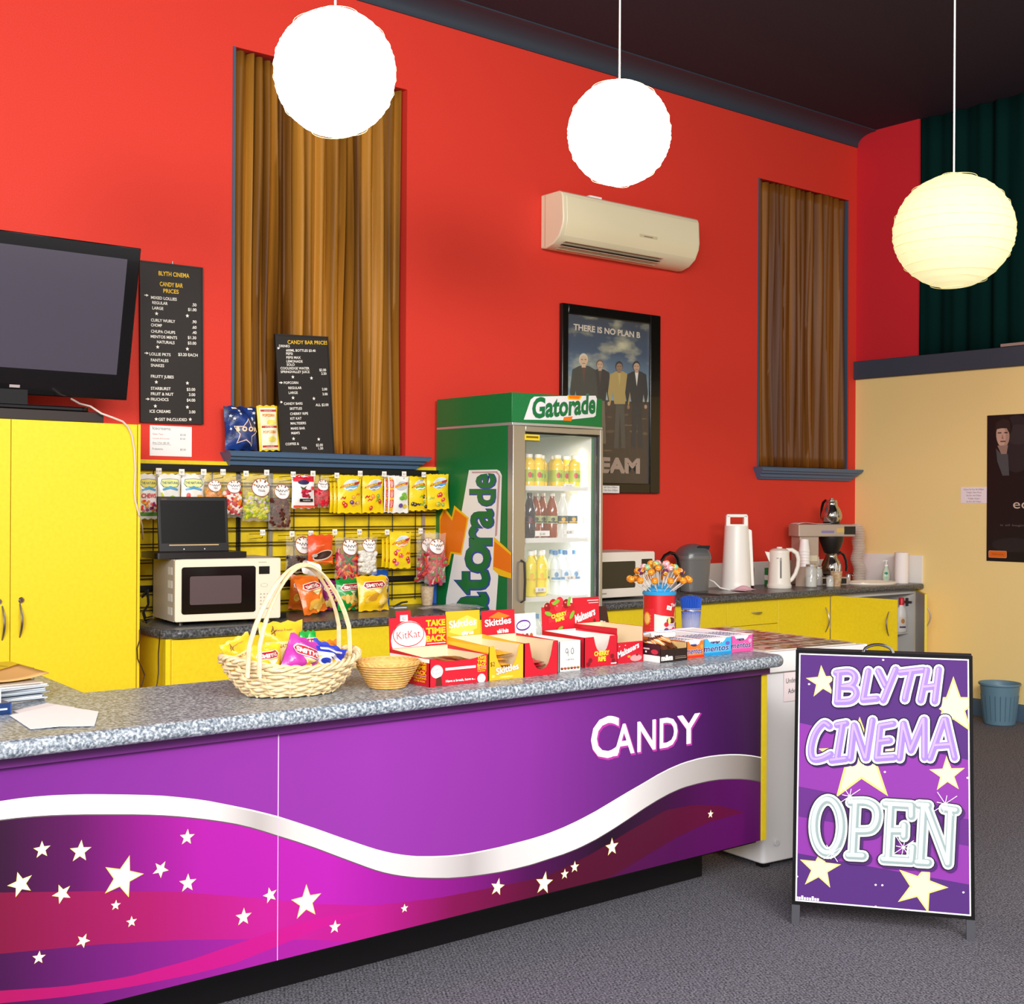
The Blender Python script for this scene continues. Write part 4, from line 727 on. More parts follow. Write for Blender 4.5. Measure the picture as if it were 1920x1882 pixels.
def a_burst(oval, bits, seed, base2='#f8d818'):
    def art(s, w, h):
        r = random.Random(seed)
        s.ell(.06*w, .76*h, .36*w, .15*h, mat('#e9edf0', .3), 22, .25); s.ell(.08*w, .72*h, .30*w, .105*h, mat(oval, .3), 20, .25); s.ell(.06*w, .82*h, .26*w, .07*h, mat('#d0dce4', .3), 18, .2)
        s.poly([(-.42*w, .66*h), (.38*w, .78*h), (.43*w, .86*h), (-.36*w, .74*h)], mat('#c03a18', .3)); s.text('STARBURST', -.36*w, .675*h, .058*h, mat('#f4d838', .3), rot=.17*h/w*.95, wmax=.78*w, bold=.03)
        s.stroke([[(-.16*w, .635*h), (-.02*w, .66*h), (.1*w, .645*h), (.26*w, .69*h)]], .03*h, mat('#e8f4f8', .3))
        for i in range(9):
            u, v = r.uniform(-.36, .36)*w, r.uniform(.12, .5)*h; c = mat(r.choice(bits), .3)
            if i % 3 == 0: s.stroke([[(u-.08*w, v), (u-.02*w, v+.05*h), (u+.05*w, v+.01*h), (u+.09*w, v+.05*h)]], .032*h, c)
            else: s.ell(u, v, .095*w, .055*h, c, 10, r.uniform(0, 3)); s.ell(u-.02*w, v+.012*h, .03*w, .014*h, mat('#f8e8d8', .3), 7)
    return art
def a_rasp(s, w, h):
    s.rect(-.46*w, .8*h, .46*w, .99*h, mat('#d81830', .3)); s.ell(-.02*w, .78*h, .26*w, .07*h, mat('#28285a', .35), 16); s.poly([(-.2*w, .66*h), (-.02*w, .6*h), (.12*w, .68*h), (.02*w, .58*h), (-.12*w, .56*h)], mat('#3a5a2a', .4))
    r = random.Random(4)
    for i in range(22): s.ell(.06*w+r.uniform(-.2, .2)*w, .45*h+r.uniform(-.11, .11)*h, .07*w, .035*h, mat(r.choice(('#c01838', '#a01030', '#d83050')), .3), 9)
    s.rect(-.22*w, .20*h, .38*w, .29*h, BLACK); s.text('RASPBERRIES', .08*w, .225*h, .035*h, LABW, 'c', wmax=.5*w); s.rect(.28*w, .56*h, .42*w, .66*h, mat('#d83040', .4)); s.rect(-.46*w, .02*h, .46*w, .09*h, mat('#e05838', .4))
def a_whitered(s, w, h):
    s.rect(-.46*w, .02*h, -.28*w, .97*h, mat('#f0b030', .3))
    for v in (.15, .42, .69): s.rect(-.45*w, v*h, -.29*w, (v+.2)*h, mat('#d02818', .3)); s.text('RED', -.33*w, (v+.02)*h, .1*w, LABW, rot=PI/2, wmax=.16*h)
    s.ell(.12*w, .74*h, .3*w, .12*h, mat('#c8c8cc', .3), 18, .2); s.poly([(-.24*w, .68*h), (.42*w, .78*h), (.44*w, .85*h), (-.22*w, .75*h)], mat('#d04818', .3)); s.text('STARBURST', -.2*w, .69*h, .05*h, mat('#f8e048', .3), rot=.2, wmax=.6*w, bold=.03)
    for u, v, c in ((.2, .5, '#78b838'), (.3, .42, '#98cc50'), (.1, .4, '#68a830'), (.05, .2, '#6a4a98'), (.28, .18, '#e0c030')): s.ell(u*w, v*h, .12*w, .06*h, mat(c, .3), 12)
def a_choc(s, w, h):
    s.rect(-.46*w, .05*h, .46*w, .1*h, mat('#e8c030', .3)); s.ell(.06*w, .3*h, .42*w, .16*h, mat('#d8c8b0', .35), 20, .25); s.ell(.06*w, .31*h, .37*w, .12*h, mat('#3c1c10', .35), 20, .25); s.text('chocolate', -.05*w, .62*h, .06*h, mat('#f8c088', .4), 'c', rot=.12, wmax=.6*w); s.ell(-.28*w, .3*h, .12*w, .06*h, mat('#c8c0b8', .3), 12)
def a_smith(panel, chip='#e8b848', second='#f4e0c0'):
    def art(s, w, h):
        s.poly([(-.40*w, .70*h), (-.30*w, .82*h), (.30*w, .84*h), (.42*w, .72*h), (.3*w, .62*h), (-.3*w, .60*h)], mat('#f6ece0', .3)); s.poly([(-.36*w, .70*h), (-.28*w, .80*h), (.28*w, .82*h), (.38*w, .72*h), (.28*w, .64*h), (-.28*w, .62*h)], mat('#b81824', .3))
        s.text('SMITHS', 0, .665*h, .1*h, mat('#f8f2ea', .3), 'c', w=.58*w, bold=.04, rot=.03)
        s.poly([(-.1*w, .58*h), (.3*w, .6*h), (.05*w, .44*h)], mat(second, .3)); s.text('CRINKLE', .1*w, .5*h, .05*h, mat('#6a7a2a', .4), 'c', wmax=.36*w) if panel != '#f2c414' else None
        r = random.Random(len(panel)+int(panel[1:3], 16))
        for i in range(7): s.ell(r.uniform(-.3, .3)*w, r.uniform(.12, .38)*h, .17*w, .08*h, mat(r.choice((chip, '#d89a30', '#f0cc70')), .35), 12, r.uniform(0, 3))
    return art
# --- wire rack
q0, q1 = P(264, 872, y=-.03), P(843, 884, y=-.03)
b = B(); b.box(2.30, -.022, ZT, q1.x-.02, -.002, 1.688, mat('#f2d21c', .5, noise=(40, .3, .7), h2='#e8c810')); tag(b.build('display_board', None, True, loc=(3.4, -.01, ZT)), 'yellow backing board on the red wall behind the wire rack', 'board')
T = thing('wire_rack', 'black wire display rack on the yellow board behind the hanging sweets', 'rack', (3.4, -.04, ZT+.02)); BW = mat('#120e0c', .4, .2)
b = B(); xa_, xb_ = 2.31, 4.285
for i in range(10):
    z = P(700, 961+26*i-52, y=-.045).z
    if z < ZT+.03: break
    for dz in (0, -.0155): b.tube([(xa_, -.045, z+dz), (xb_, -.045, z+dz)], .0028, BW, 6)
for x in [3.372+.1555*i for i in range(-6, 6)]: b.tube([(x, -.04, ZT+.03), (x, -.04, 1.65)], .0028, BW, 6)
b.build('wire_grid', T, True)
for z0, z1 in ((1.635, 1.668), (1.048, 1.075)):
    b = B(); b.box(xa_, -.052, z0, xb_+.03 if z0 > 1.5 else xb_, -.036, z1, BW); b.build('rail', T, True, bevel=.002)
for x, m_ in ((3.055, BW), (3.24, mat('#a8a49c', .4, .5)), (4.209, mat('#a8a49c', .4, .5))):
    b = B(); b.box(x-.009, -.036, ZT+.03, x+.009, -.0225, 1.65, m_); b.build('upright', T, True)
# --- hooks with price tags, bags
def hook(px, py, y, label, price, grp, zoff=.0):
    q = P(px, py, y=y); T = thing('display_hook', label, 'hook', (q.x, y, q.z-.018), group=grp); b = B()
    b.tube([(0, -y-.05, -.03), (0, .0, -.022), (0, -.006, -.016)], .0025, CHROME, 6); b.tube([(0, -y-.05, -.006), (0, 0, -.002)], .0018, mat('#5a3428', .4), 5); b.build('prong', T)
    b = B(); b.box(-.014, -.006, -.008, .014, -.004, .02, mat('#f6efe6', .5)); s = Surf(b, yplane(-.006), None, .0001, .0002); s.text(price, 0, .000, .011, mat('#4a3434', .5), 'c', wmax=.024); b.build('price_tag', T)
def k3(x, y): return (250+x/5.229, 860+y/5.229)
def k4(x, y): return (520+x/5.647, 860+y/5.647)
G1, G2 = 'price tag hooks along the top rail', 'price tag hooks in the middle of the wire rack'
tops = [k3(245, 95), k3(470, 105), k3(685, 105), k3(875, 105), k3(1100, 122), k3(1303, 112), k4(163, 140), k4(372, 132), k4(625, 152), k4(872, 132), k4(1127, 138), k4(1337, 138), k4(1545, 145)]
for i, p in enumerate(tops): hook(p[0], p[1], -.19, 'price tag hook on the top rail, %s from the tall cupboard' % ORD[i], '$3' if i % 3 else '$2.80', G1)
mids = [k3(1263, 697), k4(150, 770), k4(350, 765), k4(603, 750), k4(865, 750), k4(1157, 752), k4(1512, 740)]
for i, p in enumerate(mids): hook(p[0], p[1], -.19, 'price tag hook halfway down the wire rack, %s from the left' % ORD[i], '$3' if i % 2 else '$2.80', G2)
def R3(x0, y0, x1, y1): a, c = k3(x0, y0), k3(x1, y1); return (*a, *c)
def R4(x0, y0, x1, y1): a, c = k4(x0, y0), k4(x1, y1); return (*a, *c)
GT, GM, GC = 'bags of sweets hanging in the top row', 'bags of sweets hanging in the middle row', 'chip packets standing on the bench'
yb = -.15; yc_ = -.187; NW = bm('#f0ece4')
print_bag('sweets_packet', 'white packet of fruit chews hanging next to the tall yellow cupboard', R3(38, 150, 243, 590), yb, NW, a_natural('chews'), 11, GT)
print_bag('sweets_packet', 'white packet with green snake picture hanging behind the laptop', R3(236, 150, 462, 580), yc_, NW, a_natural('green'), 12, GT)
print_bag('sweets_packet', 'white packet with red jelly picture hanging behind the laptop', R3(460, 150, 695, 580), yb, NW, a_natural('jelly'), 13, GT)
clear_bag('clear bag of orange nuts hanging behind the right edge of the laptop', R3(690, 150, 872, 570), yc_, ['#e89a48', '#d88838', '#f0b468'], 14, GT, .66)
clear_bag('clear bag of red, white and orange jellies in the top row', R3(868, 155, 1066, 575), yb, ['#d01820', '#f4ece0', '#e88020', '#c81830', '#f6f0e6'], 15, GT, .60, r0=.014)
clear_bag('clear bag of yellow and green wrapped sweets in the top row', R3(1066, 155, 1342, 610), yc_, ['#d8d028', '#b8c030', '#e0d850', '#98a828', '#d8c8d8'], 16, GT, .62, r0=.012, n=70, lx=.1)
clear_bag('clear bag of brown chocolates, lowest hanging of the top row', R3(1322, 195, 1545, 690), yb+.01, ['#5a2c22', '#6a3428', '#4a241c'], 17, GT, .58, lab=.74, r0=.013, n=60)
print_bag('sweets_packet', 'white packet with red top and a raspberry picture in the top row', R4(148, 172, 392, 525), yc_, bm('#f2eeec'), a_rasp, 18, GT)
clear_bag('clear bag of bright red sweets half hidden beside the raspberry packet', R4(372, 185, 545, 515), yb+.01, ['#d01830', '#e02038', '#b81028'], 19, GT, .62, r0=.011)
YBG = bm('#f4d312'); OR_ = ['#e88a20', '#d83a20', '#6a3a88', '#c02818', '#e8a838']
print_bag('sweets_packet', 'yellow packet with a purple cube picture in the top row', R4(632, 180, 888, 575), yc_, YBG, a_burst('#78b8d8', OR_, 2), 20, GT, ex=2)
print_bag('sweets_packet', 'yellow packet with red worm pictures in the top row', R4(893, 182, 1122, 572), yc_+.022, YBG, a_burst('#8898b8', ['#c82818', '#e88820', '#d84828', '#8ab038'], 3), 21, GT, ex=1)
print_bag('sweets_packet', 'white packet with red stripes down its side in the top row', R4(1168, 185, 1386, 572), yc_, bm('#f2f0ea'), a_whitered, 22, GT, ex=2)
print_bag('sweets_packet', 'yellow packet with green and black fruit pictures in the top row', R4(1390, 190, 1592, 550), yc_+.03, YBG, a_burst('#78b048', ['#98b838', '#3a2a48', '#4a3a30', '#c8d048'], 5), 23, GT, ex=1)
print_bag('sweets_packet', 'yellow packet overlapping the fridge edge, last of the top row', R4(1585, 168, 1818, 535), yc_-.012, YBG, a_burst('#58a0d8', ['#e04838', '#98b838', '#d83828', '#e8c838'], 6), 24, GT, ex=1, ry=-.03)
clear_bag('clear bag of dark chocolate balls in the middle row', R4(85, 810, 362, 1210), yb, ['#3a1a12', '#2c120c', '#4c241a'], 25, GM, .42, lab=.74, r0=.014, lx=.12)
print_bag('sweets_packet', 'orange packet with a bowl of chocolates picture in the middle row', R4(318, 805, 588, 1115), yc_-.01, bm('#e8501c'), a_choc, 26, GM)
clear_bag('clear bag of red, green and yellow snakes in the middle row', R4(605, 832, 852, 1262), yb, ['#c01828', '#d83820', '#e8a020', '#2a7838', '#b01038', '#e86820'], 27, GM, .58, lab=.76, r0=.014, long=True, lx=.08)
clear_bag('clear bag of white wrapped mints in the middle row', R4(850, 828, 1055, 1225), yc_-.01, ['#f0ece0', '#e4e0d8', '#d8d8cc', '#f6f2ea'], 28, GM, .62, lab=.78, r0=.013, n=60)
print_bag('sweets_packet', 'yellow packet with pink sweets picture in the middle row', R4(1185, 782, 1412, 1160), yb-.03, YBG, a_burst('#f09038', ['#d82830', '#e868a0', '#e85828', '#c82030'], 8), 29, GM, ex=2)
for k, (dx, sd) in enumerate(((0, 30), (-55, 31))): clear_bag(('clear tall bag of red jellies nearest the fridge in the middle row', 'clear tall bag of red and green jellies behind the one nearest the fridge')[k], R4(1555+dx*1.6, 790-8*k, 1782+dx*1.6, 1318-18*k), yb-.045+.064*k, ['#b82838', '#d04838', '#a83858', '#6a8838', '#c83a30'], sd, GM, .62, lab=.74, r0=.015, long=True)
# --- chip packets on the bench
def chips(label, px, y, base, art, seed, rx=-.1, rz=0., ry=0., **k): return print_bag('chip_packet', label, px, y, bm(base), art, seed, GC, d=.075, rz=rz, rx=rx, ry=ry, cat='chips', z=ZT+.006+abs(math.sin(ry))*.085, wr=.03, seal=.07, **k)
OC = '#e8701c'
chips('orange chip packet standing at the left of the bench, nearest the microwave', R4(125, 1270, 350, 1632), -.13, OC, a_smith(OC), 41, rx=-.12, rz=-.3, ry=.10)
chips('orange chip packet leaning in front of the other orange one', R4(262, 1292, 560, 1682), -.36, '#ec7420', a_smith('#ec7420', '#f0b848', '#f4e8b0'), 42, rx=-.3, rz=.25, ry=-.13)
chips('purple chip packet half hidden between orange and green packets', R4(470, 1310, 660, 1620), -.14, '#8a1a6a', a_smith('#8a1a6a'), 43, rx=-.14)
chips('green chip packet standing on the bench', R4(632, 1290, 890, 1622), -.21, '#0f9a38', a_smith('#0f9a38', '#e0b050', '#e8f0c0'), 44, rx=-.16, rz=.1)
chips('yellow chip packet, rightmost standing on the bench', R4(862, 1242, 1182, 1612), -.31, '#f2c414', a_smith('#f2c414', '#f0c848', '#f8e8a8'), 45, rx=-.16)
chips('yellow chip packet mostly hidden behind the rightmost yellow one', R4(830, 1255, 1050, 1590), -.17, '#eeb81a', a_smith('#eeb81a'), 46, rx=-.12)
chips('blue chip packet behind the rightmost yellow one', R4(1010, 1192, 1188, 1575), -.10, '#1a5ab8', a_smith('#1a5ab8'), 47, rx=-.08)
# --- window sill snacks
def a_pop(s, w, h):
    r = random.Random(2)
    for i in range(16): s.star(r.uniform(-.42, .42)*w, r.uniform(.08, .9)*h, .05*w, mat('#dfe6f4', .4), r.uniform(0, 2))
    s.star(.06*w, .38*h, .42*w, mat('#f0e8e0', .4), .15, .5); s.star(.06*w, .38*h, .38*w, mat('#7a4450', .4), .15, .5); s.star(.06*w, .38*h, .33*w, mat('#26386e', .4), .15, .5)
    for ch, u in zip('BOOM', (-.18, .0, .18, .34)): s.text(ch, u*w, .42*h, .1*h, mat('#f4d8b0', .4), 'c', bold=.05, out=(mat('#b86a4a', .4), .03))
    s.rect(-.3*w, .93*h, -.16*w, .97*h, LABW); s.rect(.2*w, .93*h, .34*w, .97*h, LABW)
print_bag('popcorn_bag', 'dark blue popcorn bag with stars standing on the window sill', (421, 769, 482, 851), -.06, mat('#1a3c88', .4, noise=(18, .4, .62), h2='#10204e', bump=(30, .4)), a_pop, 51, 'popcorn bags on the sill', d=.085, cat='popcorn', z=1.747, wr=.04, rx=-.06, seal=.03)
def a_pop2(s, w, h):
    s.rect(-.4*w, .03*h, .4*w, .95*h, mat('#f4ecc8', .4)); rd = mat('#b83a30', .4); o = mat('#e89038', .4)
    for v in (.07, .5, .86): s.rect(-.36*w, v*h, .4*w, (v+.045)*h, rd); s.text('LITTLE TREATS', 0, (v+.01)*h, .022*h, LABW, 'c', wmax=.6*w)
    for v in (.38, .75): s.text('POPCORN', 0, v*h, .06*h, o, 'c', wmax=.6*w, bold=.04)
    for v in (.25, .62): s.ell(.1*w, v*h, .22*w, .06*h, mat('#f0dc60', .4), 14); s.ell(-.2*w, (v-.02)*h, .1*w, .04*h, mat('#f8f0d0', .4), 10)
print_bag('popcorn_bag', 'cream and yellow popcorn packet standing on the sill between blue bag and price board', (486, 766, 525, 851), -.062, mat('#f0cc30', .4, bump=(30, .3)), a_pop2, 52, 'popcorn bags on the sill', d=.03, cat='popcorn', z=1.749, rx=-.06, ry=-.05, seal=.03)
# ------------------------------------------------------------------ microwave and laptop on the bench
T = thing('microwave_oven', 'cream microwave oven on the bench with a laptop on top', 'microwave', (2.522, -.452, ZT), math.radians(-8)); CR = mat('#efe4cc', .4); CRS = mat('#cfc4b8', .45)
mw, md, mh = .512, .36, .288; z0 = .018
b = B(); b.box(0, .02, z0, mw, md, z0+mh, CRS); b.box(.035, .0195, z0+mh-.0, mw, md, z0+mh+.001, CRS); b.build('casing', T, bevel=.004)
b = B(); b.rbox(0, 0, z0, mw, .022, z0+mh, .008, CR, 'y'); b.build('front', T, bevel=.003)
b = B(); b.rbox(.03, -.004, z0+.035, .385, .001, z0+mh-.035, .012, mat('#0d0a0a', .14), 'y'); s = Surf(b, yplane(-.004)); s.poly(rrect(.068, z0+.078, .315, z0+mh-.078, .008), mat('#5a4a4c', .25)); d = b.build('door_window', T, label='black glass door window')
b = B(); b.box(.402, -.002, z0+mh-.075, .455, .001, z0+mh-.038, mat('#15120e', .2)); b.build('display', T)
b = B(); s = Surf(b, yplane(0), None, .0002); g = mat('#b4a898', .5)
for i in range(4):
    for j in range(3): s.ell(.412+.017*j, z0+.07+.016*i, .0045, .0035, g, 10)
s.ell(.429, z0+.16, .018, .009, g, 16); s.ell(.429, z0+.16, .016, .0075, CR, 16); s.rect(.407, z0+.045, .452, z0+.052, g); s.rect(.4, z0+mh-.02, .44, z0+mh-.017, g); s.rect(.4, z0+.03, .43, z0+.033, g); b.build('keypad', T)
for i in range(4):
    b = B(); b.box(-.0012, .045, z0+.03+.062*i, .0, .11, z0+.065+.062*i, WHITE); b.build('side_label', T, label='white label on the side')
for u, v in ((.04, .05), (mw-.04, .05), (.04, md-.05), (mw-.04, md-.05)):
    b = B(); b.lathe([(.016, 0), (.014, .018)], BLACK, (u, v, 0), 12); b.build('foot', T)
T = thing('laptop', 'black open laptop lying on top of the cream microwave', 'laptop', (2.46+.02, -.405, ZT+z0+mh+.003), math.radians(-6)); LB = mat('#120e0e', .3)
b = B(); b.rbox(-.03, -.0, 0, .415, .235, .028, .02, LB); b.rbox(-.01, .02, .028, .33, .2, .03, .004, mat('#231e1e', .6)); b.build('base', T, bevel=.003)
b = B(); q = .12; f = frame((-.0, .05, .03), (1, 0, 0), (.0, math.sin(q), math.cos(q))); slab3(b, f, 0, 0, .34, .26, -.012, 0, LB); b.build('lid', T, bevel=.003)
b = B(); s = Surf(b, f); s.rect(.014, .04, .326, .242, mat('#050404', .25, spec=.3)); b.build('screen', T)
b = B(); s = Surf(b, f); s.rect(.05, .029, .29, .034, mat('#c8a878', .3)); s.ell(.12, .012, .003, .003, WHITE, 8); s.ell(.22, .012, .003, .003, WHITE, 8); s.rect(.02, .245, .045, .25, mat('#6a3a20', .4)); b.build('trim', T)
b = B(); pts = [P(266, 1120, y=-.2), P(276, 1110, y=-.22), P(278, 1135, y=-.25), P(268, 1150, y=-.3), P(272, 1163, y=-.35), P(285, 1160, y=-.38), P(274, 1167, y=-.42), P(267, 1164, y=-.3)]; b.tube(pts, .005, BLACK, 7); b.tube([p+Vector((.012, .02, .01)) for p in pts[:6]], .004, mat('#20202a', .4), 7); tag(b.build('power_cable', None, True, loc=tuple(pts[0])), 'black coiled power cables beside the microwave', 'cable')
b = B(); b.rbox(0, 0, 0, .06, .05, .025, .01, BLACK); b.tube([(.03, .02, .03), (.0, .01, .06), (-.03, .03, .05), (-.06, .05, .02)], .004, mat('#1a1412', .3), 7); tag(b.build('adapter_plug', None, loc=(3.095, -.36, ZT+.001)), 'small black adapter with cord on the bench right of the microwave', 'adapter')
# --- small things at the right of the bench
b = B(); qq = P(827, 1134, y=-.2); r = .037; b.lathe([(r*.76, 0), (r*.8, .004), (r, .098), (r*1.05, .1), (r*1.05, .104), (r*.97, .104), (r*.74, .012), (0, .012)], mat('#cdb89c', .6, noise=(60, .4, .6), h2='#bfa27e'), n=24)
tag(b.build('paper_cup', None, loc=(4.17, -.13, ZT+.001)), 'beige paper cup on the bench between wire rack and fridge', 'cup')
b = B(); b.rbox(0, 0, 0, .055, .03, .24, .006, mat('#2458b8', .4, bump=(30, .2))); tag(b.build('blue_carton', None, loc=(4.215, -.085, ZT+.001), bevel=.003), 'upright blue carton behind the beige paper cup beside the fridge', 'carton')
b = B(); q0 = P(770, 1136, z=ZT); b.box(-.04, -.02, 0, .04, .03, .004, WHITE); b.tube([(-.02, .0, .012), (.02, .0, .028), (.06, .01, .03)], .009, mat('#4a4a4e', .3, .6), 8, flat=.6); b.box(-.03, -.01, .004, .05, .012, .012, mat('#8a8a8c', .3, .7)); tag(b.build('stapler', None, loc=(3.93, -.2, ZT+.001)), 'small grey stapler lying on the bench left of the paper cup', 'stapler')
b = B(); r = random.Random(8); b.grid(lambda u, v: ((u-.5)*.34, (v-.5)*.3*(1-.3*abs(u-.5)), .004+.018*abs(math.sin(u*7+v*5))*math.sin(PI*v)), 14, 12, mat('#f4f0ec', .15, spec=.8, alpha=.42)); s = Surf(b, zplane(.03)); s.rect(-.02, -.05, .02, -.025, mat('#e0a8a0', .5)); tag(b.build('plastic_bag', None, loc=(4.10, -.42, ZT+.002), rz=.3), 'crumpled clear plastic bag lying on the bench before the green fridge', 'bag')
# ------------------------------------------------------------------ on the front counter
WK = mat('#e2c492', .55, noise=(50, .3, .7), h2='#f0dcb4'); WK2 = mat('#d8a456', .5, noise=(60, .3, .7), h2='#e8bc74')
zc = ZT+.0005
T = thing('wicker_basket', 'large pale wicker basket with tall handle, filled with chip packets', 'basket', (1.925, -2.585, zc), -.08)
def oval(a, c, th, k=0., ph=0, am=0.): r = 1+am*math.cos(k*th+ph); return ((a*r)*math.cos(th), (c*r)*math.sin(th))
NR, NS = 9, 15; b = B()
def brow(t): return .135+.075*t**.8, .09+.055*t**.8                        # semi axes at height fraction t
for i in range(NR):
    t = i/(NR-1); a, c = brow(t); z = .009+.076*t
    for par in (0,):
        pts = []
        for j in range(120):
            th = 2*PI*j/120; sw = .5+.5*math.cos(2*th); x, y = oval(a, c, th, NS, par+(PI if i % 2 else 0), .042); pts.append((x, y, z+sw*.022*t*t+.0012*math.sin(NS*th+par)))
        b.tube(pts, .0056, WK, 6, True)
for j in range(NS):
    th = 2*PI*(j+.5)/NS; b.tube([(brow(t)[0]*math.cos(th), brow(t)[1]*math.sin(th), .004+.08*t+(.5+.5*math.cos(2*th))*.022*t*t) for t in (0, .25, .5, .75, 1)], .0048, WK, 6)
b.lathe([(.0, .004), (.95, .004), (1.0, .008), (0, .008)], WK, n=28, sx=.125, sy=.085)
b.build('woven_body', T)
b = B()
for q in range(3):
    pts = []
    for j in range(120):
        th = 2*PI*j/120; w_ = 26*th/2+q*2*PI/3; a, c = brow(1.02); x, y = (a+.008*math.cos(w_))*math.cos(th), (c+.008*math.cos(w_))*math.sin(th); pts.append((x, y, .090+(.5+.5*math.cos(2*th))*.030+.007*math.sin(w_)))
    b.tube(pts, .0055, WK, 6, True)
b.build('braided_rim', T)
b = B(); iv = _MX[T.name].inverted(); fl, frr, tp_ = iv @ P(475, 1262, z=1.0), iv @ P(646, 1218, z=1.03), iv @ P(581, 1056, y=-2.58)
for q in range(7):
    if q == 3: continue
    pts = []
    bd = 1 if q > 3 else -1 if q < 3 else 0; o = (q-3)*.0036
    for i in range(25):
        t = i/24; base = fl.lerp(frr, t); hgt = (tp_.z-(fl.z+frr.z)/2)*(math.sin(PI*t)**.62); sp = 1; o2 = o+bd*.016*abs(2*t-1)**2.2; side = Vector((frr.y-fl.y, -(frr.x-fl.x), 0)).normalized()*-1
        bow = (math.sin(PI*t)**.5-math.sin(PI*t))*.3; p = base+(frr-fl)*((t-.5)*bow)+side*o2; p.z = base.z-.012*(1-math.sin(PI*t)**.3)+hgt+.003*math.sin(9*t+q); pts.append(p)
    b.tube(pts, .0042, WK, 6)
mid = tp_; b.build('handle', T)
b = B(); q_ = P(583, 1062, y=-2.58); b.grid(lambda u, v: (lambda a, r: (q_.x-.02+.045*u, q_.y+r*math.sin(a), q_.z-.002+r*math.cos(a)-.012*u))(v*5.2-2.6, .022), 3, 14, mat('#f4eeea', .6)); s = Surf(b, yplane(q_.y-.024)); s.text('1.5', q_.x-.004, q_.z-.012, .012, INK, 'c', rot=-.3); b.build('price_wrap', T, True, label='white paper price wrapped round the handle top')
GB_ = 'chip packets in the wicker basket'
def inb(label, px, base, art, seed, y, rz=0., ry=0., rx=-.08, d=.06, wr=.03):
    return print_bag('chip_packet', label, px, y, bm(base), art, seed, GB_, d=d, rz=rz, rx=rx, ry=ry, cat='chips', wr=wr, seal=.07)
def k8(x, y): return (400+x/4.571, 1040+y/4.571)
def R8(x0, y0, x1, y1): a, c = k8(x0, y0), k8(x1, y1); return (*a, *c)
def a_nat(s, w, h):
    s.stroke([[(-.3*w, .82*h), (-.2*w, .9*h)], [(-.32*w, .78*h), (-.16*w, .84*h)], [(-.25*w, .75*h), (-.2*w, .92*h)]], .02*w, mat('#7a4a18', .4)); s.text('Always Fresh!', .0, .82*h, .045*h, mat('#8a5a5a', .4), 'c', shear=.2, wmax=.5*w)
    s.poly([(-.4*w, .2*h), (.4*w, .2*h), (.42*w, .62*h), (-.42*w, .62*h)], mat('#f2dc98', .35)); s.text('NATURAL', 0, .5*h, .07*h, mat('#b0782a', .4), 'c', bold=.03, wmax=.7*w)
inb('yellow chip packet at the back of the wicker basket, standing highest', R8(392, 575, 785, 1010), '#f0c22c', a_nat, 61, -2.50, rz=.05)
inb('yellow chip packet sticking out over the left end of the wicker basket', R8(170, 690, 420, 1000), '#eebb28', a_nat, 62, -2.585, ry=-.40, rz=-.1)
inb('orange chip packet at the right end of the wicker basket', R8(890, 735, 1100, 1030), '#e8842a', a_smith('#e8842a'), 63, -2.53, rz=.2)
inb('green chip packet peeking out behind the wicker basket contents', R8(735, 655, 885, 1000), '#18a03c', a_smith('#18a03c'), 64, -2.535, rz=.1, ry=.04, d=.03)
inb('yellow chip packet with a red badge at the front left of the wicker basket', R8(325, 770, 600, 1080), '#f4cc28', a_smith('#f2c414'), 65, -2.64, ry=-.06)
inb('purple chip packet with a red badge leaning in the middle of the wicker basket', R8(525, 705, 850, 1090), '#b838a0', a_smith('#b838a0', '#f0cc60', '#f0e090'), 66, -2.675, ry=.42, rz=.06)
def a_twist(s, w, h):
    s.rect(-.42*w, .1*h, .42*w, .55*h, mat('#f2c420', .3)); s.poly([(-.42*w, .5*h), (.0, .62*h), (.42*w, .5*h), (.42*w, .6*h), (0, .72*h), (-.42*w, .62*h)], mat('#d8dcf0', .3)); s.ell(-.1*w, .42*h, .2*w, .15*h, mat('#e8ecf8', .3), 18); s.ell(-.1*w, .42*h, .13*w, .1*h, mat('#2440b0', .3), 18); s.ell(.24*w, .36*h, .12*w, .09*h, mat('#4a3aa0', .3), 14)
    s.text('TWISTIES', .02*w, .74*h, .09*h, mat('#f0f0f8', .3), 'c', bold=.04, wmax=.74*w, rot=.06) if 0 else s.stroke([[(-.3*w, .76*h), (-.1*w, .82*h), (.1*w, .78*h), (.32*w, .84*h)]], .07*h, mat('#d8d4e8', .3))
inb('dark blue and yellow chip packet at the front right of the wicker basket', R8(775, 755, 1065, 1020), '#2c3ab0', a_twist, 67, -2.66, ry=.38, rz=-.1)
T = thing('fruit_bowl', 'small empty round woven cane bowl between wicker basket and red chocolate box', 'bowl', (2.226, -2.655, zc)); b = B()
prof = [(.052, 0), (.056, .003), (.066, .02), (.080, .045), (.094, .068), (.1, .078)]
inn = [(.096, .077), (.088, .066), (.074, .044), (.060, .02), (.05, .006), (0, .005)]
b.lathe(prof+inn, WK2, n=64, sx=1.0, sy=.92); b.build('woven_shell', T)
b = B()
for i in range(10): r0 = .056+.0435*(i/9)**.9; z = .004+.07*(i/9); b.tube([(r0*1.012*(1+.012*math.cos(20*2*PI*j/80+(PI if i % 2 else 0)))*math.cos(2*PI*j/80), .92*r0*1.012*(1+.012*math.cos(20*2*PI*j/80+(PI if i % 2 else 0)))*math.sin(2*PI*j/80), z) for j in range(80)], .0028, WK2, 4, True)
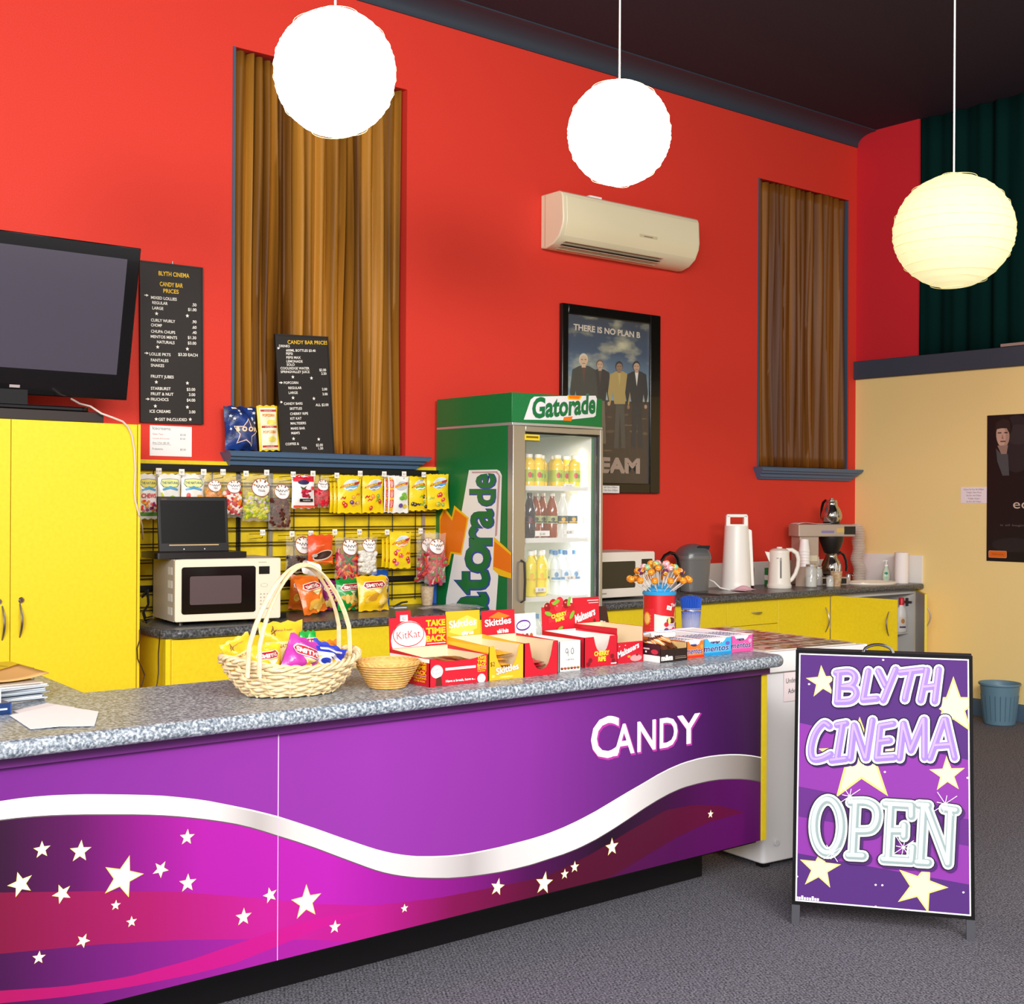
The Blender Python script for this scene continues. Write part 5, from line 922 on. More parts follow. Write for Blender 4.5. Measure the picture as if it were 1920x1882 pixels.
for k in (0, .0045): b.tube([((.099+.002*math.cos(30*2*PI*j/90+k*700))*math.cos(2*PI*j/90), .92*(.099+.002*math.cos(30*2*PI*j/90+k*700))*math.sin(2*PI*j/90), .079+k) for j in range(90)], .0034, WK2, 6, True)
b.build('wrapped_rim', T)
# ---- sweet display boxes
CARD = mat('#e8d4ac', .7); CARDW = mat('#f2ede6', .6)
def dbox(label, x0, y0, w, d, hf, hs, m, cut=None, card=None, art=None, cart=None, sart=None, rz=0., inside=CARD, lean=.06, grp='open cardboard boxes of sweets on the counter', topflap=None, back=True, cardx=0.):
    """open carton: front y=0 height hf (cut = (u0,u1,v) notch), sides hs, back card of height card"""
    T = thing('sweets_box', label, 'box', (x0, y0, zc), rz, grp); t = .0022; b = B()
    if cut:
        u0, u1, v0 = cut; n = 10; fp = [(0, 0), (w, 0), (w, hf), (u1, hf)]+[(u1+(u0-u1)*i/n, v0+(hf-v0)*(abs(2*i/n-1)**3.2)) for i in range(1, n)]+[(u0, hf), (0, hf)]
        # notch keeps the panel whole: three convex pieces
        b.prism([(0, 0), (u0, 0), (u0, hf), (0, hf)], 0, t, m, 'y'); b.prism([(u1, 0), (w, 0), (w, hf), (u1, hf)], 0, t, m, 'y')
        for i in range(n):
            ua, uc = u0+(u1-u0)*i/n, u0+(u1-u0)*(i+1)/n; za, zb_ = v0+(hf-v0)*abs(2*i/n-1)**3.2, v0+(hf-v0)*abs(2*(i+1)/n-1)**3.2
            b.prism([(ua, 0), (uc, 0), (uc, zb_), (ua, za)], 0, t, m, 'y')
    else: b.box(0, 0, 0, w, t, hf, m)
    hs0 = hs if not isinstance(hs, tuple) else hs[0]; hs1 = hs if not isinstance(hs, tuple) else hs[1]
    for x in (0, w-t): b.prism([(0, 0), (d, 0), (d, hs1), (0, hs0)], x, x+t, m, 'x')
    b.box(t, t, 0, w-t, d, t, inside); bh = min(hs1, card or hs1)
    if back: b.box(t, d-t, 0, w-t, d, bh, m)
    b.box(t, t, t, t+.0008, d-t, min(hs0, hs1)-.001, inside); b.box(w-t-.0008, t, t, w-t, d-t, min(hs0, hs1)-.001, inside); b.box(t, d-t-.0008, t, w-t, d-t, bh-.001, inside)
    if topflap: b.box(-.001, -.001, hf-topflap[0], w+.001, 0, hf, topflap[1])
    s = Surf(b, yplane(0), None, .00025)
    if art: art(s, w, hf)
    if sart: sart(Surf(b, frame((0, d, 0), (0, -1, 0), (0, 0, 1)), None, .00025), d, hs0)
    b.build('tray', T)
    if card:
        b = B(); f = frame((cardx, d-.001, hs1*.35), (1, 0, 0), (0, lean, 1)); H = card-hs1*.35; slab3(b, f, .001, 0, w-.001, H, -.002, 0, m)
        if cart: cart(Surf(b, f, None, .00025), w, H, b, f)
        b.build('back_card', T)
    return T
GO = mat('#f2c01c', .45); WHT = mat('#fbf6f2', .45); BRN = mat('#5a2418', .4)
def kit(s, u, v, r):
    s.ell(u, v-.25*r, r*1.12, r*1.0, mat('#e8e0dc', .45), 22); s.ell(u, v+.05*r, r, r*.66, RED, 24); s.ell(u, v+.05*r, r*.95, r*.61, WHT, 24); s.text('KitKat', u, v-.16*r, r*.42, RED, 'c', w=r*1.5, bold=-.005, rot=.04)
def ttb(s, u, v, w, h):
    for i, (t, k) in enumerate((('TAKE', .80), ('TIME', .58), ('BACK', .36))): s.text(t, u, v+h*k, h*.17, GO, w=w, bold=.05)
    s.rect(u, v+h*.29, u+w, v+h*.31, WHT); s.text('MILLIONS', u, v+h*.16, h*.09, GO, w=w, bold=.04); s.text('TO BE WON', u, v+h*.04, h*.07, GO, w=w*.9, bold=.04)
def kf(s, w, h):
    kit(s, w*.12, h*.60, .021); s.poly([(w*.10, 0.002), (w*.21, .002), (w*.19, h*.36), (w*.11, h*.3)], BRN); s.rect(w*.26, h*.55, w*.78, h*.64, WHT); s.text('Have a break, have a...', w*.27, h*.12, h*.085, WHT, w=w*.5, bold=.03); ttb(s, w*.81, h*.36, w*.15, h*.62); kit(s, w*.88, h*.18, .015)
def kc(s, w, h, b, f):
    kit(s, w*.33, h*.64, w*.27); s.poly([(w*.33, 0.002), (w*.62, .002), (w*.58, h*.28), (w*.5, h*.25)], BRN); ttb(s, w*.64, h*.22, w*.33, h*.72)
    f2 = f; slab3(b, f2, w*.13, h-.012, w*.38, h+.022, -.0035, -.0022, RED); s.rect(w*.19, h-.012, w*.32, h+.008, WHT); s.text('$2', w*.255, h-.008, .01, INK, 'c')
T = dbox('red chocolate bar box with slogan, beside the cane bowl', 2.330, -2.735, .232, .222, .087, (.087, .10), RED, card=.198, art=kf, cart=kc, sart=lambda s, d, h: (ttb(s, d*.62, h*.1, d*.3, h*.85), s.rect(0, h-.012, d, h, WHT)), cut=(.018, .214, .076))
def bar(nm, lb, loc, sz, m, rz=0., rx=0., ry=0., grp=None, art=None, cat='sweets'):
    b = B(); w, d, h = sz; s = pillow(b, w, d, h, m, int(loc[0]*977) % 91, .08, wr=.006, nu=8, nv=6)
    if art: art(s, w, d)
    return tag(b.build(nm, None, loc=loc, rx=PI*-.5+rx, rz=rz, ry=ry), lb, cat, grp)
for i in range(4): bar('chocolate_bar', 'red wrapped chocolate bar lying in the red slogan box', (2.385+.042*i, -2.70-.012*(i % 2), zc+.062+.006*(i % 2)), (.04, .15, .014), bm('#b81828') if i % 2 == 0 else bm('#6a2a1a'), .1*(i-1), grp='chocolate bars in the red slogan box')
def sk_card(title2, base, c2):
    def f_(s, w, h, b, f):
        s.poly([(.08*w, .58*h), (.35*w, .82*h), (.62*w, .9*h), (.92*w, .8*h), (.9*w, .62*h), (.4*w, .5*h)], mat('#f8e058', .4)) if base == 'y' else s.poly([(.2*w, .85*h), (.5*w, .96*h), (.85*w, .86*h), (.6*w, .8*h)], mat('#e8781c', .4))
        s.text('Skittles', .10*w, .66*h, .15*h, WHT, w=.78*w, bold=.025, rot=.06, out=(mat(c2, .45), .03)); s.text(title2, .45*w, .5*h, .09*h, WHT, w=.34*w, bold=.04, rot=.04)
        if base == 'r':
            s.rect(.32*w, .42*h, .7*w, .43*h, mat('#e8a020', .4))
            for i, c in enumerate(('#d8202c', '#e8781c', '#f0c830', '#f0c830', '#e8a020')): s.ell((.16+.16*i)*w, .2*h, .055*w, .06*h, mat(c, .4), 12); s.ell((.165+.16*i)*w, .21*h, .03*w, .03*h, WHT, 8)
    return f_
def skf(s, w, h): s.text('Skittles', w*.22, h*.16, h*.2, WHT, w=w*.64, bold=.025, rot=.14, out=(mat('#c07a10', .45), .04)); s.ell(w*.5, h*.08, w*.2, h*.03, mat('#f8d860', .45), 14); s.text('$2', w*.04, h*.42, h*.13, INK); s.ell(w*.12, h*.12, w*.05, h*.05, mat('#f4d050', .45), 10)
YS = mat('#f0b01e', .45)
dbox('yellow open sweets box beside the red slogan box', 2.565, -2.735, .146, .225, .111, (.111, .125), YS, cut=(.022, .128, .036), card=.208, art=skf, cart=sk_card('citrus', 'y', '#e8a818'), sart=lambda s, d, h: s.rect(0, h-.02, d, h, mat('#f4c830', .45)), cardx=-.004)
for i in range(4): bar('sweets_packet', 'yellow sweets packet stacked inside the yellow open box', (2.625+.02*(i % 2), -2.70-.006*i, zc+.022+.019*i), (.088, .12, .024), bm('#f0b41c'), .06*i, grp='packets in the yellow open box', art=lambda s, w, h: s.text('Skittles', 0, h*.4, .02, WHT, 'c', wmax=w*.7, bold=.05))
dbox('red open sweets box with a rounded cut-out, right of the yellow box', 2.714, -2.735, .148, .225, .112, (.112, .12), RED, cut=(.022, .128, .022), card=.203, cart=sk_card('wild fruits', 'r', '#a00c18'), cardx=.0)
for i in range(5): bar('sweets_packet', 'red sweets packet lying inside the red cut-out box', (2.752+.018*i, -2.69-.012*(i % 3), zc+.016+.012*(i % 3)), (.07, .1, .02), bm('#c01428'), .3*(i-2), grp='packets in the red cut-out box', art=lambda s, w, h: s.text('Skittles', 0, h*.4, .016, mat('#f4c838', .4), 'c', wmax=w*.7, bold=.05))
def frogf(s, w, h):
    s.stroke([[(.34*w+.055*w*math.cos(t), .68*h+.075*h*math.sin(t)) for t in [i*.7 for i in range(10)]]+[(.40*w, .5*h)], [(.60*w+.06*w*math.cos(t*.7), .66*h+.10*h*math.sin(t*.7)) for t in range(10)]], .022*w, INK, cap=False); s.text('cents', .3*w, .36*h, .07*h, INK, w=.36*w, shear=.3)
    for i in range(6): s.ell((.12+.15*i)*w, .10*h, .07*w, .05*h, mat(('#6a3420', '#a83020', '#7a5a28')[i % 3], .5), 10); s.ell((.13+.15*i)*w, .13*h, .03*w, .02*h, mat('#d8a878', .5), 8)
def frogc(s, w, h, b, f):
    s.ell(.4*w, .72*h, .34*w, .13*h, mat('#5a2a8a', .5), 18, .1); s.ell(.4*w, .72*h, .29*w, .09*h, WHT, 18, .1); s.text('choc', .4*w, .685*h, .07*h, mat('#5a2a8a', .5), 'c', shear=.3)
    for i in range(4): s.ell((.16+.2*i)*w, .46*h, .08*w, .07*h, mat(('#7a3a1c', '#a85a20')[i % 2], .5), 10)
dbox('white sweets box with handwritten 90 cents on its front', 2.895, -2.705, .098, .20, .103, .103, CARDW, card=.185, art=frogf, cart=frogc, inside=CARDW, cardx=-.03)
def cherf(s, w, h):
    s.text('CHERRY', w*.3, h*.36, h*.15, mat('#f2d838', .45), w=w*.44, bold=.05); s.text('RIPE', w*.42, h*.17, h*.15, mat('#f2d838', .45), w=w*.22, bold=.05)
    for u, v in ((.18, .22), (.84, .3), (.88, .14), (.12, .1)): s.ell(w*u, h*v, w*.06, h*.08, mat('#7a0818', .45), 12)
    s.rect(w*.8, .004, w*.97, .008, WHT)
def chers(s, d, h): s.text('CHERRY', d*.28, h*.66, h*.16, mat('#f2d838', .45), w=d*.62, bold=.05); s.ell(d*.14, h*.74, d*.08, h*.07, mat('#8a5aa8', .45), 12)
def cherc(s, w, h, b, f):
    r = random.Random(5); CH = [mat(c, .3) for c in ('#b81020', '#8a0818', '#d02838')]; LF = mat('#7ab030', .4)
    for u, v, q in ((.18, 1.0, .1), (.36, 1.06, .12), (.56, 1.10, .12), (.76, 1.05, .11), (.9, .98, .09), (.5, .98, .12)):
        pts = [(w*u+w*q*math.cos(a), h*v+w*q*math.sin(a)) for a in [2*PI*i/14 for i in range(14)]]; s.poly(pts, CH[int(u*10) % 3]); b.add([f(x, y, -.002) for x, y in pts], [list(range(14))[::-1]], CARD); s.ell(w*(u-.03), h*v+w*.03, w*.03, w*.02, mat('#e87880', .3), 8)
    for u, v, a in ((.44, 1.1, .4), (.84, 1.1, 1.2), (.2, .84, -.3), (.92, .78, .9)): s.ell(w*u, h*v, w*.12, w*.05, LF, 10, a)
    s.poly([(.2*w, .62*h), (.82*w, .74*h), (.84*w, .86*h), (.18*w, .74*h)], mat('#c82838', .4)); s.text('CHERRY', w*.3, h*.72, h*.09, mat('#f2d838', .45), w=w*.46, bold=.05, rot=.16); s.text('RIPE', w*.42, h*.64, h*.08, mat('#f2d838', .45), w=w*.26, bold=.05, rot=.16)
    s.ell(w*.54, h*.34, w*.2, w*.17, CH[0], 20); s.ell(w*.46, h*.38, w*.06, w*.05, mat('#f0a0a8', .3), 10); s.ell(w*.54, h*.47, w*.1, w*.045, LF, 10, .5); s.ell(w*.3, h*.3, w*.09, w*.04, LF, 10, -.5); s.rect(w*.74, h*.18, w*.98, h*.32, mat('#f0a8b0', .4))
dbox('red chocolate box with a tall card of cherries', 3.040, -2.672, .160, .225, .105, (.105, .112), RED, cut=(.045, .125, .05), card=.196, art=cherf, cart=cherc, sart=chers, inside=CARDW)
def malf(s, w, h): 
    s.ell(w*.72, h*.2, w*.22, h*.16, mat('#e89898', .45), 16); s.text('Maltesers', w*.05, h*.26, h*.30, WHT, w=w*.82, bold=.03, rot=.30, shear=.2); s.ell(w*.46, h*.3, w*.06, h*.06, mat('#e8a030', .45), 10); s.ell(w*.76, h*.34, w*.05, h*.05, mat('#6a1a18', .45), 10)
    for u, v in ((.1, .82), (.32, .85)): s.ell(w*u, h*v, w*.02, h*.02, WHT, 8)
def malc(s, w, h, b, f):
    s.rect(w*.55, h*.92, w*.97, h*.94, mat('#f0c0c0', .45)); s.rect(w*.6, h*.87, w*.97, h*.885, mat('#f0c0c0', .45)); s.text('Maltesers', w*.08, h*.47, h*.17, WHT, w=w*.78, bold=.03, rot=.26, shear=.2)
    s.ell(w*.8, h*.26, w*.15, h*.2, mat('#f0b0b0', .45), 16); s.ell(w*.8, h*.24, w*.1, h*.13, mat('#f8e4e0', .45), 14); s.ell(w*.46, h*.36, w*.06, h*.045, mat('#e8a030', .45), 10); s.ell(w*.8, h*.5, w*.05, h*.04, mat('#6a1a18', .45), 10); s.ell(w*.55, h*.05, w*.06, h*.03, mat('#c88838', .45), 10)
T = dbox('red chocolate ball box with tall pale sides, right of the cherry box', 3.206, -2.662, .135, .23, .075, .128, RED, card=.222, art=malf, cart=malc)
def mmc(s, w, h, b, f): s.text('m&m', w*.1, h*.5, h*.3, WHT, w=w*.7, bold=.06, rot=-.2, shear=.1); [s.ell(w*(.12+.17*i), h*.2+h*.04*(i % 2), w*.07, h*.06, mat(('#e87820', '#d8a020', '#a83018')[i % 3], .4), 10) for i in range(5)]
T = dbox('brown chocolate box with white letters, behind the chocolate ball box', 3.372, -2.50, .12, .16, .06, .075, mat('#3a1a12', .45), card=.172, cart=mmc, lean=.25)
def mmf(s, w, h):
    s.text('m&m', w*.05, h*.16, h*.42, WHT, w=w*.4, bold=.06); s.rect(w*.55, h*.22, w*.97, h*.28, mat('#8a7a6a', .5)); s.rect(w*.55, h*.36, w*.95, h*.4, mat('#8a7a6a', .5))
def mms(s, d, h): s.rect(0, 0, d, h*.36, WHT); s.rect(0, h*.36, d, h*.98, mat('#3a1620', .45)); s.rect(d*.1, h*.66, d*.62, h*.74, mat('#d8c8c8', .45)); s.ell(d*.8, h*.56, d*.13, h*.14, mat('#c83048', .45), 12); [s.rect(d*(.14+.16*i), h*.48, d*(.2+.16*i), h*.58, WHT) for i in range(3)]
dbox('low brown chocolate box with white letters at the counter edge', 3.352, -2.737, .142, .14, .046, .066, mat('#24120e', .45), art=mmf, sart=mms, inside=mat('#d8b478', .7))
for i in range(3): bar('chocolate_bar', 'orange striped brown chocolate packet in the low brown box', (3.385+.042*i, -2.695, zc+.030+.006*i), (.045, .085, .02), bm('#5a2a14'), .15*(i-1), -.0+.5, grp='packets in the low brown box', art=lambda s, w, h: [s.ell((-.3+.2*k)*w, .5*h, .12*w, .3*h, mat(('#e8904a', '#f4d8b8')[k % 2], .4), 10, .4) for k in range(4)])
def ment(label, x0, y0, w, d, m, m2, h=.064, rows=6, fruit='#e8a040'):
    def af(s, ww, hh):
        s.rect(0, hh*.02, ww, hh*.16, mat(m2, .45)); s.text('mentos', ww*.08, hh*.26, hh*.36, mat('#1c2a7c', .45), w=ww*.80, bold=.022, shear=.15, out=(WHT, .02)); s.ell(ww*.86, hh*.66, ww*.07, hh*.12, mat(fruit, .45), 12); s.text('mentos', ww*.3, hh*.74, hh*.14, mat('#1c2a7c', .45), w=ww*.3, bold=.04)
    dbox(label, x0, y0, w, d, h, h+.003, mat(m, .4), cut=(w*.2, w*.84, h*.68), art=af, inside=CARDW, grp='mint roll boxes at the counter end')
    n = rows; rr = (w-.008)/n/2
    for j in range(2):
        for i in range(n):
            b = B(); b.M = Matrix.Translation((0, 0, rr)) @ Matrix.Rotation(-PI/2, 4, 'X'); b.lathe([(rr*.8, 0), (rr*.96, .002), (rr*.96, d-.014), (rr*.8, d-.012)], mat('#f4f0f2', .35), n=12); b.M = None
            s = Surf(b, lambda u, v, o: Vector(((rr*.96+o)*math.sin(u/rr), v, rr+(rr*.96+o)*math.cos(u/rr)))); s.rect(-rr*.7, d*.2, rr*.7, d*.75, mat(fruit if j and m2 != '#e0509a' else '#f6f2f4', .4)); s.text('mentos', 0, d*.3, rr*.9, mat('#2a3a8c', .4), 'c', rot=PI/2, w=d*.35)
            tag(b.build('mint_roll', None, loc=(x0+.004+rr*(2*i+1), y0+.006, zc+.004+(h-.004-2*rr)*(.42+.58*j) if j else zc+.004)), 'white mint roll lying in the %s' % label.split(',')[0], 'mints', 'mint rolls in the '+label.split(',')[0])
ment('orange mint roll box, left of the blue one', 3.506, -2.714, .106, .30, '#e8742a', '#d8301c', rows=5)
ment('light blue mint roll box, middle of the three', 3.6145, -2.697, .172, .31, '#38b0e4', '#1c8ccc', rows=7, fruit='#6a5ab8')
ment('pink mint roll box, last on the counter end', 3.790, -2.683, .138, .32, '#e858a8', '#e0509a', rows=6, fruit='#f0a8c8')
b = B(); b.M = Matrix.Rotation(PI/2, 4, 'Y'); b.lathe([(.008, -.055), (.011, -.052), (.011, .052), (.008, .055)], mat('#f0e4dc', .35), n=14); b.M = None; s = Surf(b, lambda u, v, o: Vector((u, -(.011+o)*math.sin(v/.011), (.011+o)*math.cos(v/.011)))); s.rect(-.045, -.008, .01, .012, mat('#e8b088', .4)); s.text('mentos', -.03, -.002, .009, mat('#5a48a8', .4), w=.045)
qq = P(1242, 1191, z=zc+.076); tag(b.build('mint_roll', None, loc=(qq.x, qq.y, zc+.0775), rz=-.2), 'single mint roll lying across the top of the orange mint box', 'mints')
# ---- lollipop tin and straws on the freezer
tc = P(1229, 1190, y=-1.90); tx, ty, tz = 4.245, -1.86, .8888; rr = .073; th_ = .185
T = thing('lollipop_tin', 'red tin with blue lid holding a dome of lollipops', 'tin', (tx, ty, tz)); b = B(); b.lathe([(rr-.003, 0), (rr, .003), (rr, th_), (0, th_)], mat('#d01424', .35), n=40)
cyl = lambda u, v, o: Vector(((rr+o)*math.sin(u/rr-.62), -(rr+o)*math.cos(u/rr-.62), v)); s = Surf(b, cyl, .012, .0003)
s.poly([(-.13, .0), (.15, .0), (.15, .085), (.06, .083), (.0, .09), (-.05, .1), (-.13, .11)], mat('#e8dcd4', .4)); s.rect(-.13, .0, -.035, .12, mat('#d82030', .4)); s.ell(-.075, .075, .022, .03, mat('#f09030', .4), 14); s.ell(-.075, .075, .017, .024, mat('#f8c870', .4), 12)
s.ell(.10, .09, .033, .042, mat('#e8901c', .4), 18); s.ell(.10, .09, .029, .037, mat('#f0b83a', .4), 18); s.text('Chupa', .078, .096, .016, mat('#d02028', .4), w=.044, bold=.04); s.text('Chups', .078, .074, .016, mat('#d02028', .4), w=.044, bold=.04)
s.text('The best', .045, .128, .016, WHT, w=.07, bold=.03, rot=.08); s.poly([(.02, .118), (.046, .112), (.05, .13), (.024, .137)], mat('#f4f0ea', .5)); s.text('50', .028, .12, .009, INK)
s.ell(.045, .066, .024, .016, mat('#5a2014', .4), 14); s.ell(.035, .066, .008, .015, mat('#f4e080', .4), 10); s.rect(.022, .042, .066, .054, mat('#e4d4ec', .4)); s.text('Creamy', .026, .045, .008, mat('#5a4aa8', .4), w=.036)
for u, v, c in ((.02, .05, '#d01828'), (.085, .046, '#c01830'), (.08, .02, '#d02038'), (.06, .026, '#c82848'), (.04, .018, '#5a3a98'), (.02, .024, '#7a2a7a'), (.12, .03, '#d82838'), (-.02, .02, '#f0f0f0')): s.ell(u, v, .011, .011, mat(c, .4), 12)
b.build('can', T)
BL = mat('#2c9ad8', .4); b = B(); b.lathe([(rr+.004, th_-.004), (rr+.005, th_+.006), (rr+.001, th_+.012), (.058, th_+.014), (.054, th_+.026), (.042, th_+.03), (.036, th_+.044), (.02, th_+.05), (0, th_+.05)], BL, n=40); b.build('lid', T)
cols = {'orange': ['#f08a1c', '#f4b43a'], 'purple': ['#6a2a5a', '#f0b038'], 'green': ['#7ac8a8', '#f4c450'], 'pink': ['#f0a0b0', '#f8dcd8']}
proto = {}
def lolly(cn):
    t = thing('lollipop', 'x', 'lollipop', (0, 0, 0)); b = B(); L = .078; r0 = .0158
    b.tube([(0, 0, 0), (0, 0, L)], .0021, mat('#f6f0ea', .4), 7); b.build('stick', t)
    b = B(); b.ball((0, 0, L+r0*.9), r0, mat(cols[cn][0], .3, coat=.3), 14, 8); s = Surf(b, lambda u, v, o: Vector(((r0+o)*math.cos(v)*math.sin(u), -(r0+o)*math.cos(v)*math.cos(u), L+r0*.9+(r0+o)*math.sin(v))), .35, .0002, .0004)
    for k in range(3): s.ell(k*2.1, .25, .75, .55, mat(cols[cn][1], .3), 14); s.stroke([[(k*2.1-.4, .2), (k*2.1-.1, .4), (k*2.1+.2, .15), (k*2.1+.42, .38)]], .14, mat('#d83020' if cn != 'pink' else '#d85870', .3))
    b.lathe([(.0022, L-.006), (.005, L-.002), (.0035, L+.002)], mat(cols[cn][1], .3), n=8); b.build('candy_ball', t); proto[cn] = t; return t
def put_lolly(cn, base, az, el, label):
    if cn in proto: t = copy_tree(proto[cn])
    else: t = lolly(cn)
    t.location = base; d = Vector((math.cos(az)*math.cos(el), math.sin(az)*math.cos(el), math.sin(el))); t.rotation_euler = d.to_track_quat('Z', 'Y').to_euler(); t['label'] = label; t['group'] = 'lollipops on the tin lid'
n_ = 0
for ring, (cnt, rb, zb0, el, cl, nm) in enumerate(((12, .062, th_+.012, .62, ['orange'], 'lowest'), (10, .047, th_+.028, .95, ['purple', 'orange'], 'second lowest'), (8, .036, th_+.036, 1.18, ['green', 'orange', 'pink'], 'third lowest'), (5, .02, th_+.047, 1.36, ['pink', 'orange', 'green'], 'top'))):
    for i in range(cnt):
        az = 2*PI*i/cnt+ring*.3+.1; cn = cl[i % len(cl)]
        put_lolly(cn, (tx+rb*math.cos(az), ty+rb*math.sin(az), tz+zb0), az, el, '%s wrapped lollipop in the %s ring of the tin lid dome' % (cn, nm))
jx, jy = 4.415, -1.90; T = thing('straw_jar', 'clear glass jar of blue straws beside the lollipop tin', 'jar', (jx, jy, tz)); b = B(); GL = mat('#f0f4f6', .06, spec=.9, alpha=.22)
b.lathe([(.04, 0), (.045, .004), (.045, .108), (.047, .112), (.045, .116), (.043, .112), (.0425, .008), (0, .008)], GL, n=28); b.lathe([(.047, .100), (.0475, .103), (.047, .106)], CHROME, n=28)
for sg_ in (-1, 1): b.tube([(sg_*.047, 0, .09), (sg_*.053, 0, .098), (sg_*.050, 0, .108)], .0022, CHROME, 6)
b.build('glass', T)
b = B(); b.tube([(0, 0, 0), (0, 0, .155)], .0029, mat('#1f56c4', .4), 7); s0 = b.build('drinking_straw', None); r = random.Random(6); k = 0
for rg in range(7):
    for i in range(max(1, rg*6)):
        o = s0 if k == 0 else s0.copy()
        if k: COL.objects.link(o)
        a = 2*PI*i/max(1, rg*6)+rg*.4; q = .0060*rg; o.location = (jx+q*math.cos(a), jy+q*math.sin(a), tz+.009+.004*r.random()-.0004*rg*rg*.5+.003); o.rotation_euler = (-.025*rg*math.sin(a)*.5, .025*rg*math.cos(a)*.5, 0)
        tag(o, 'blue drinking straw in the glass jar beside the lollipop tin', 'straw', 'blue straws in the glass jar'); k += 1
# ---- papers at the left end of the counter
def sheet(lb, pts, z, m, name='paper_sheet'):
    q = [P(*p, z=z) for p in pts]; c = sum(q, Vector())/len(q); b = B(); n = len(q)
    b.add([p-c for p in q]+[p-c+Vector((0, 0, .0008)) for p in q], [list(range(n)), list(range(n, 2*n))[::-1]]+[(i, (i+1) % n, n+(i+1) % n, n+i) for i in range(n)], m); return tag(b.build(name, None, loc=tuple(c)), lb, 'paper')
sheet('white paper sheet lying on the counter, lower one of two', [(24, 1333), (88, 1318), (140, 1326), (60, 1345)], zc+.0005, PAPER)
sheet('large white paper sheet lying at the left end of the counter', [(18, 1341), (105, 1322), (185, 1334), (177, 1361), (110, 1362), (57, 1367)], zc+.002, mat('#ffffff', .6))
def stack(name, lb, cat, c, w, d, h, cols_, rz, n, seed, grp=None):
    r = random.Random(seed); z = 0
    T = thing(name, lb, cat, (c.x, c.y, zc), rz, grp); b = B()
    for i in range(n): t = h/n; dx, dy, a = r.uniform(-.012, .012), r.uniform(-.012, .012), r.uniform(-.08, .08); b.M = Matrix.Translation((dx, dy, z)) @ Matrix.Rotation(a, 4, 'Z'); b.box(-w/2, -d/2, 0, w/2, d/2, t*.92, mat(r.choice(cols_), .6)); z += t
    b.M = None; b.build('papers', T); return T, z
c = P(15, 1318, z=zc); T, z = stack('paper_stack', 'untidy pile of papers at the left end of the counter', 'papers', Vector((1.175, -2.19, 0)), .22, .2, .055, ['#d8d4d0', '#b8c0c8', '#e8e4e0', '#8a94a0', '#f0ece8', '#c8b8a8', '#e8e0d8'], .15, 14, 5)
b = B(); b.grid(lambda u, v: ((u-.5)*.235, (v-.5)*.17, .004+.012*abs(2*u-1)**2+.01*u*v), 10, 6, mat('#d8a868', .6)); o = b.build('envelope', None, loc=(1.185, -2.185, zc+z+.002), rz=.2); m_ = o.modifiers.new('thickness', 'SOLIDIFY'); m_.thickness = .0025; m_.offset = 1; tag(o, 'brown paper envelope on top of the untidy paper pile', 'envelope')
b = B(); q = P(22, 1338, z=zc); b.rbox(-.20, 0, 0, 0, .17, .03, .004, mat('#2a4a8c', .4)); b.box(-.2, .006, .003, -.003, .17, .027, PAPER); b.box(-.2, 0, 0, 0, .004, .03, mat('#2a4a8c', .4)); s = Surf(b, yplane(0)); s.rect(-.07, .012, -.012, .017, mat('#b8c8e8', .5)); tag(b.build('book', None, loc=(q.x, q.y, zc), rz=.05, bevel=.001), 'blue book lying at the left end of the counter', 'book')
b = B(); b.box(-.19, .01, 0, -.025, .12, .036, mat('#f4f2ee', .5)); b.box(-.17, .03, .036, -.05, .1, .0375, mat('#c8c4c0', .5)); tag(b.build('card_box', None, loc=(q.x, q.y, zc+.0305), rz=.05, bevel=.002), 'small white box on top of the blue book', 'box')
b = B(); q = P(64, 1268, z=zc); b.box(-.30, 0, 0, 0, .22, .028, mat('#2c1a1e', .5)); s = Surf(b, zplane(.028)); s.rect(-.3, 0, 0, .22, mat('#d8b818', .35)); r = random.Random(3); [s.ell(r.uniform(-.27, -.03), r.uniform(.03, .19), .03, .012, mat('#a88c18', .4), 10, r.uniform(0, 3)) for _ in range(7)]
s = Surf(b, yplane(0)); s.rect(-.025, .004, -.004, .024, mat('#f0d030', .4)); s.rect(-.06, .005, -.035, .022, mat('#e0e0e8', .4)); s.rect(-.09, .006, -.062, .022, mat('#c04878', .4)); s.rect(-.18, .008, -.1, .014, mat('#8a4a4a', .4))
tag(b.build('magazine_box', None, loc=(q.x, q.y, zc), rz=.03), 'flat yellow topped box at the back of the counter return', 'box')
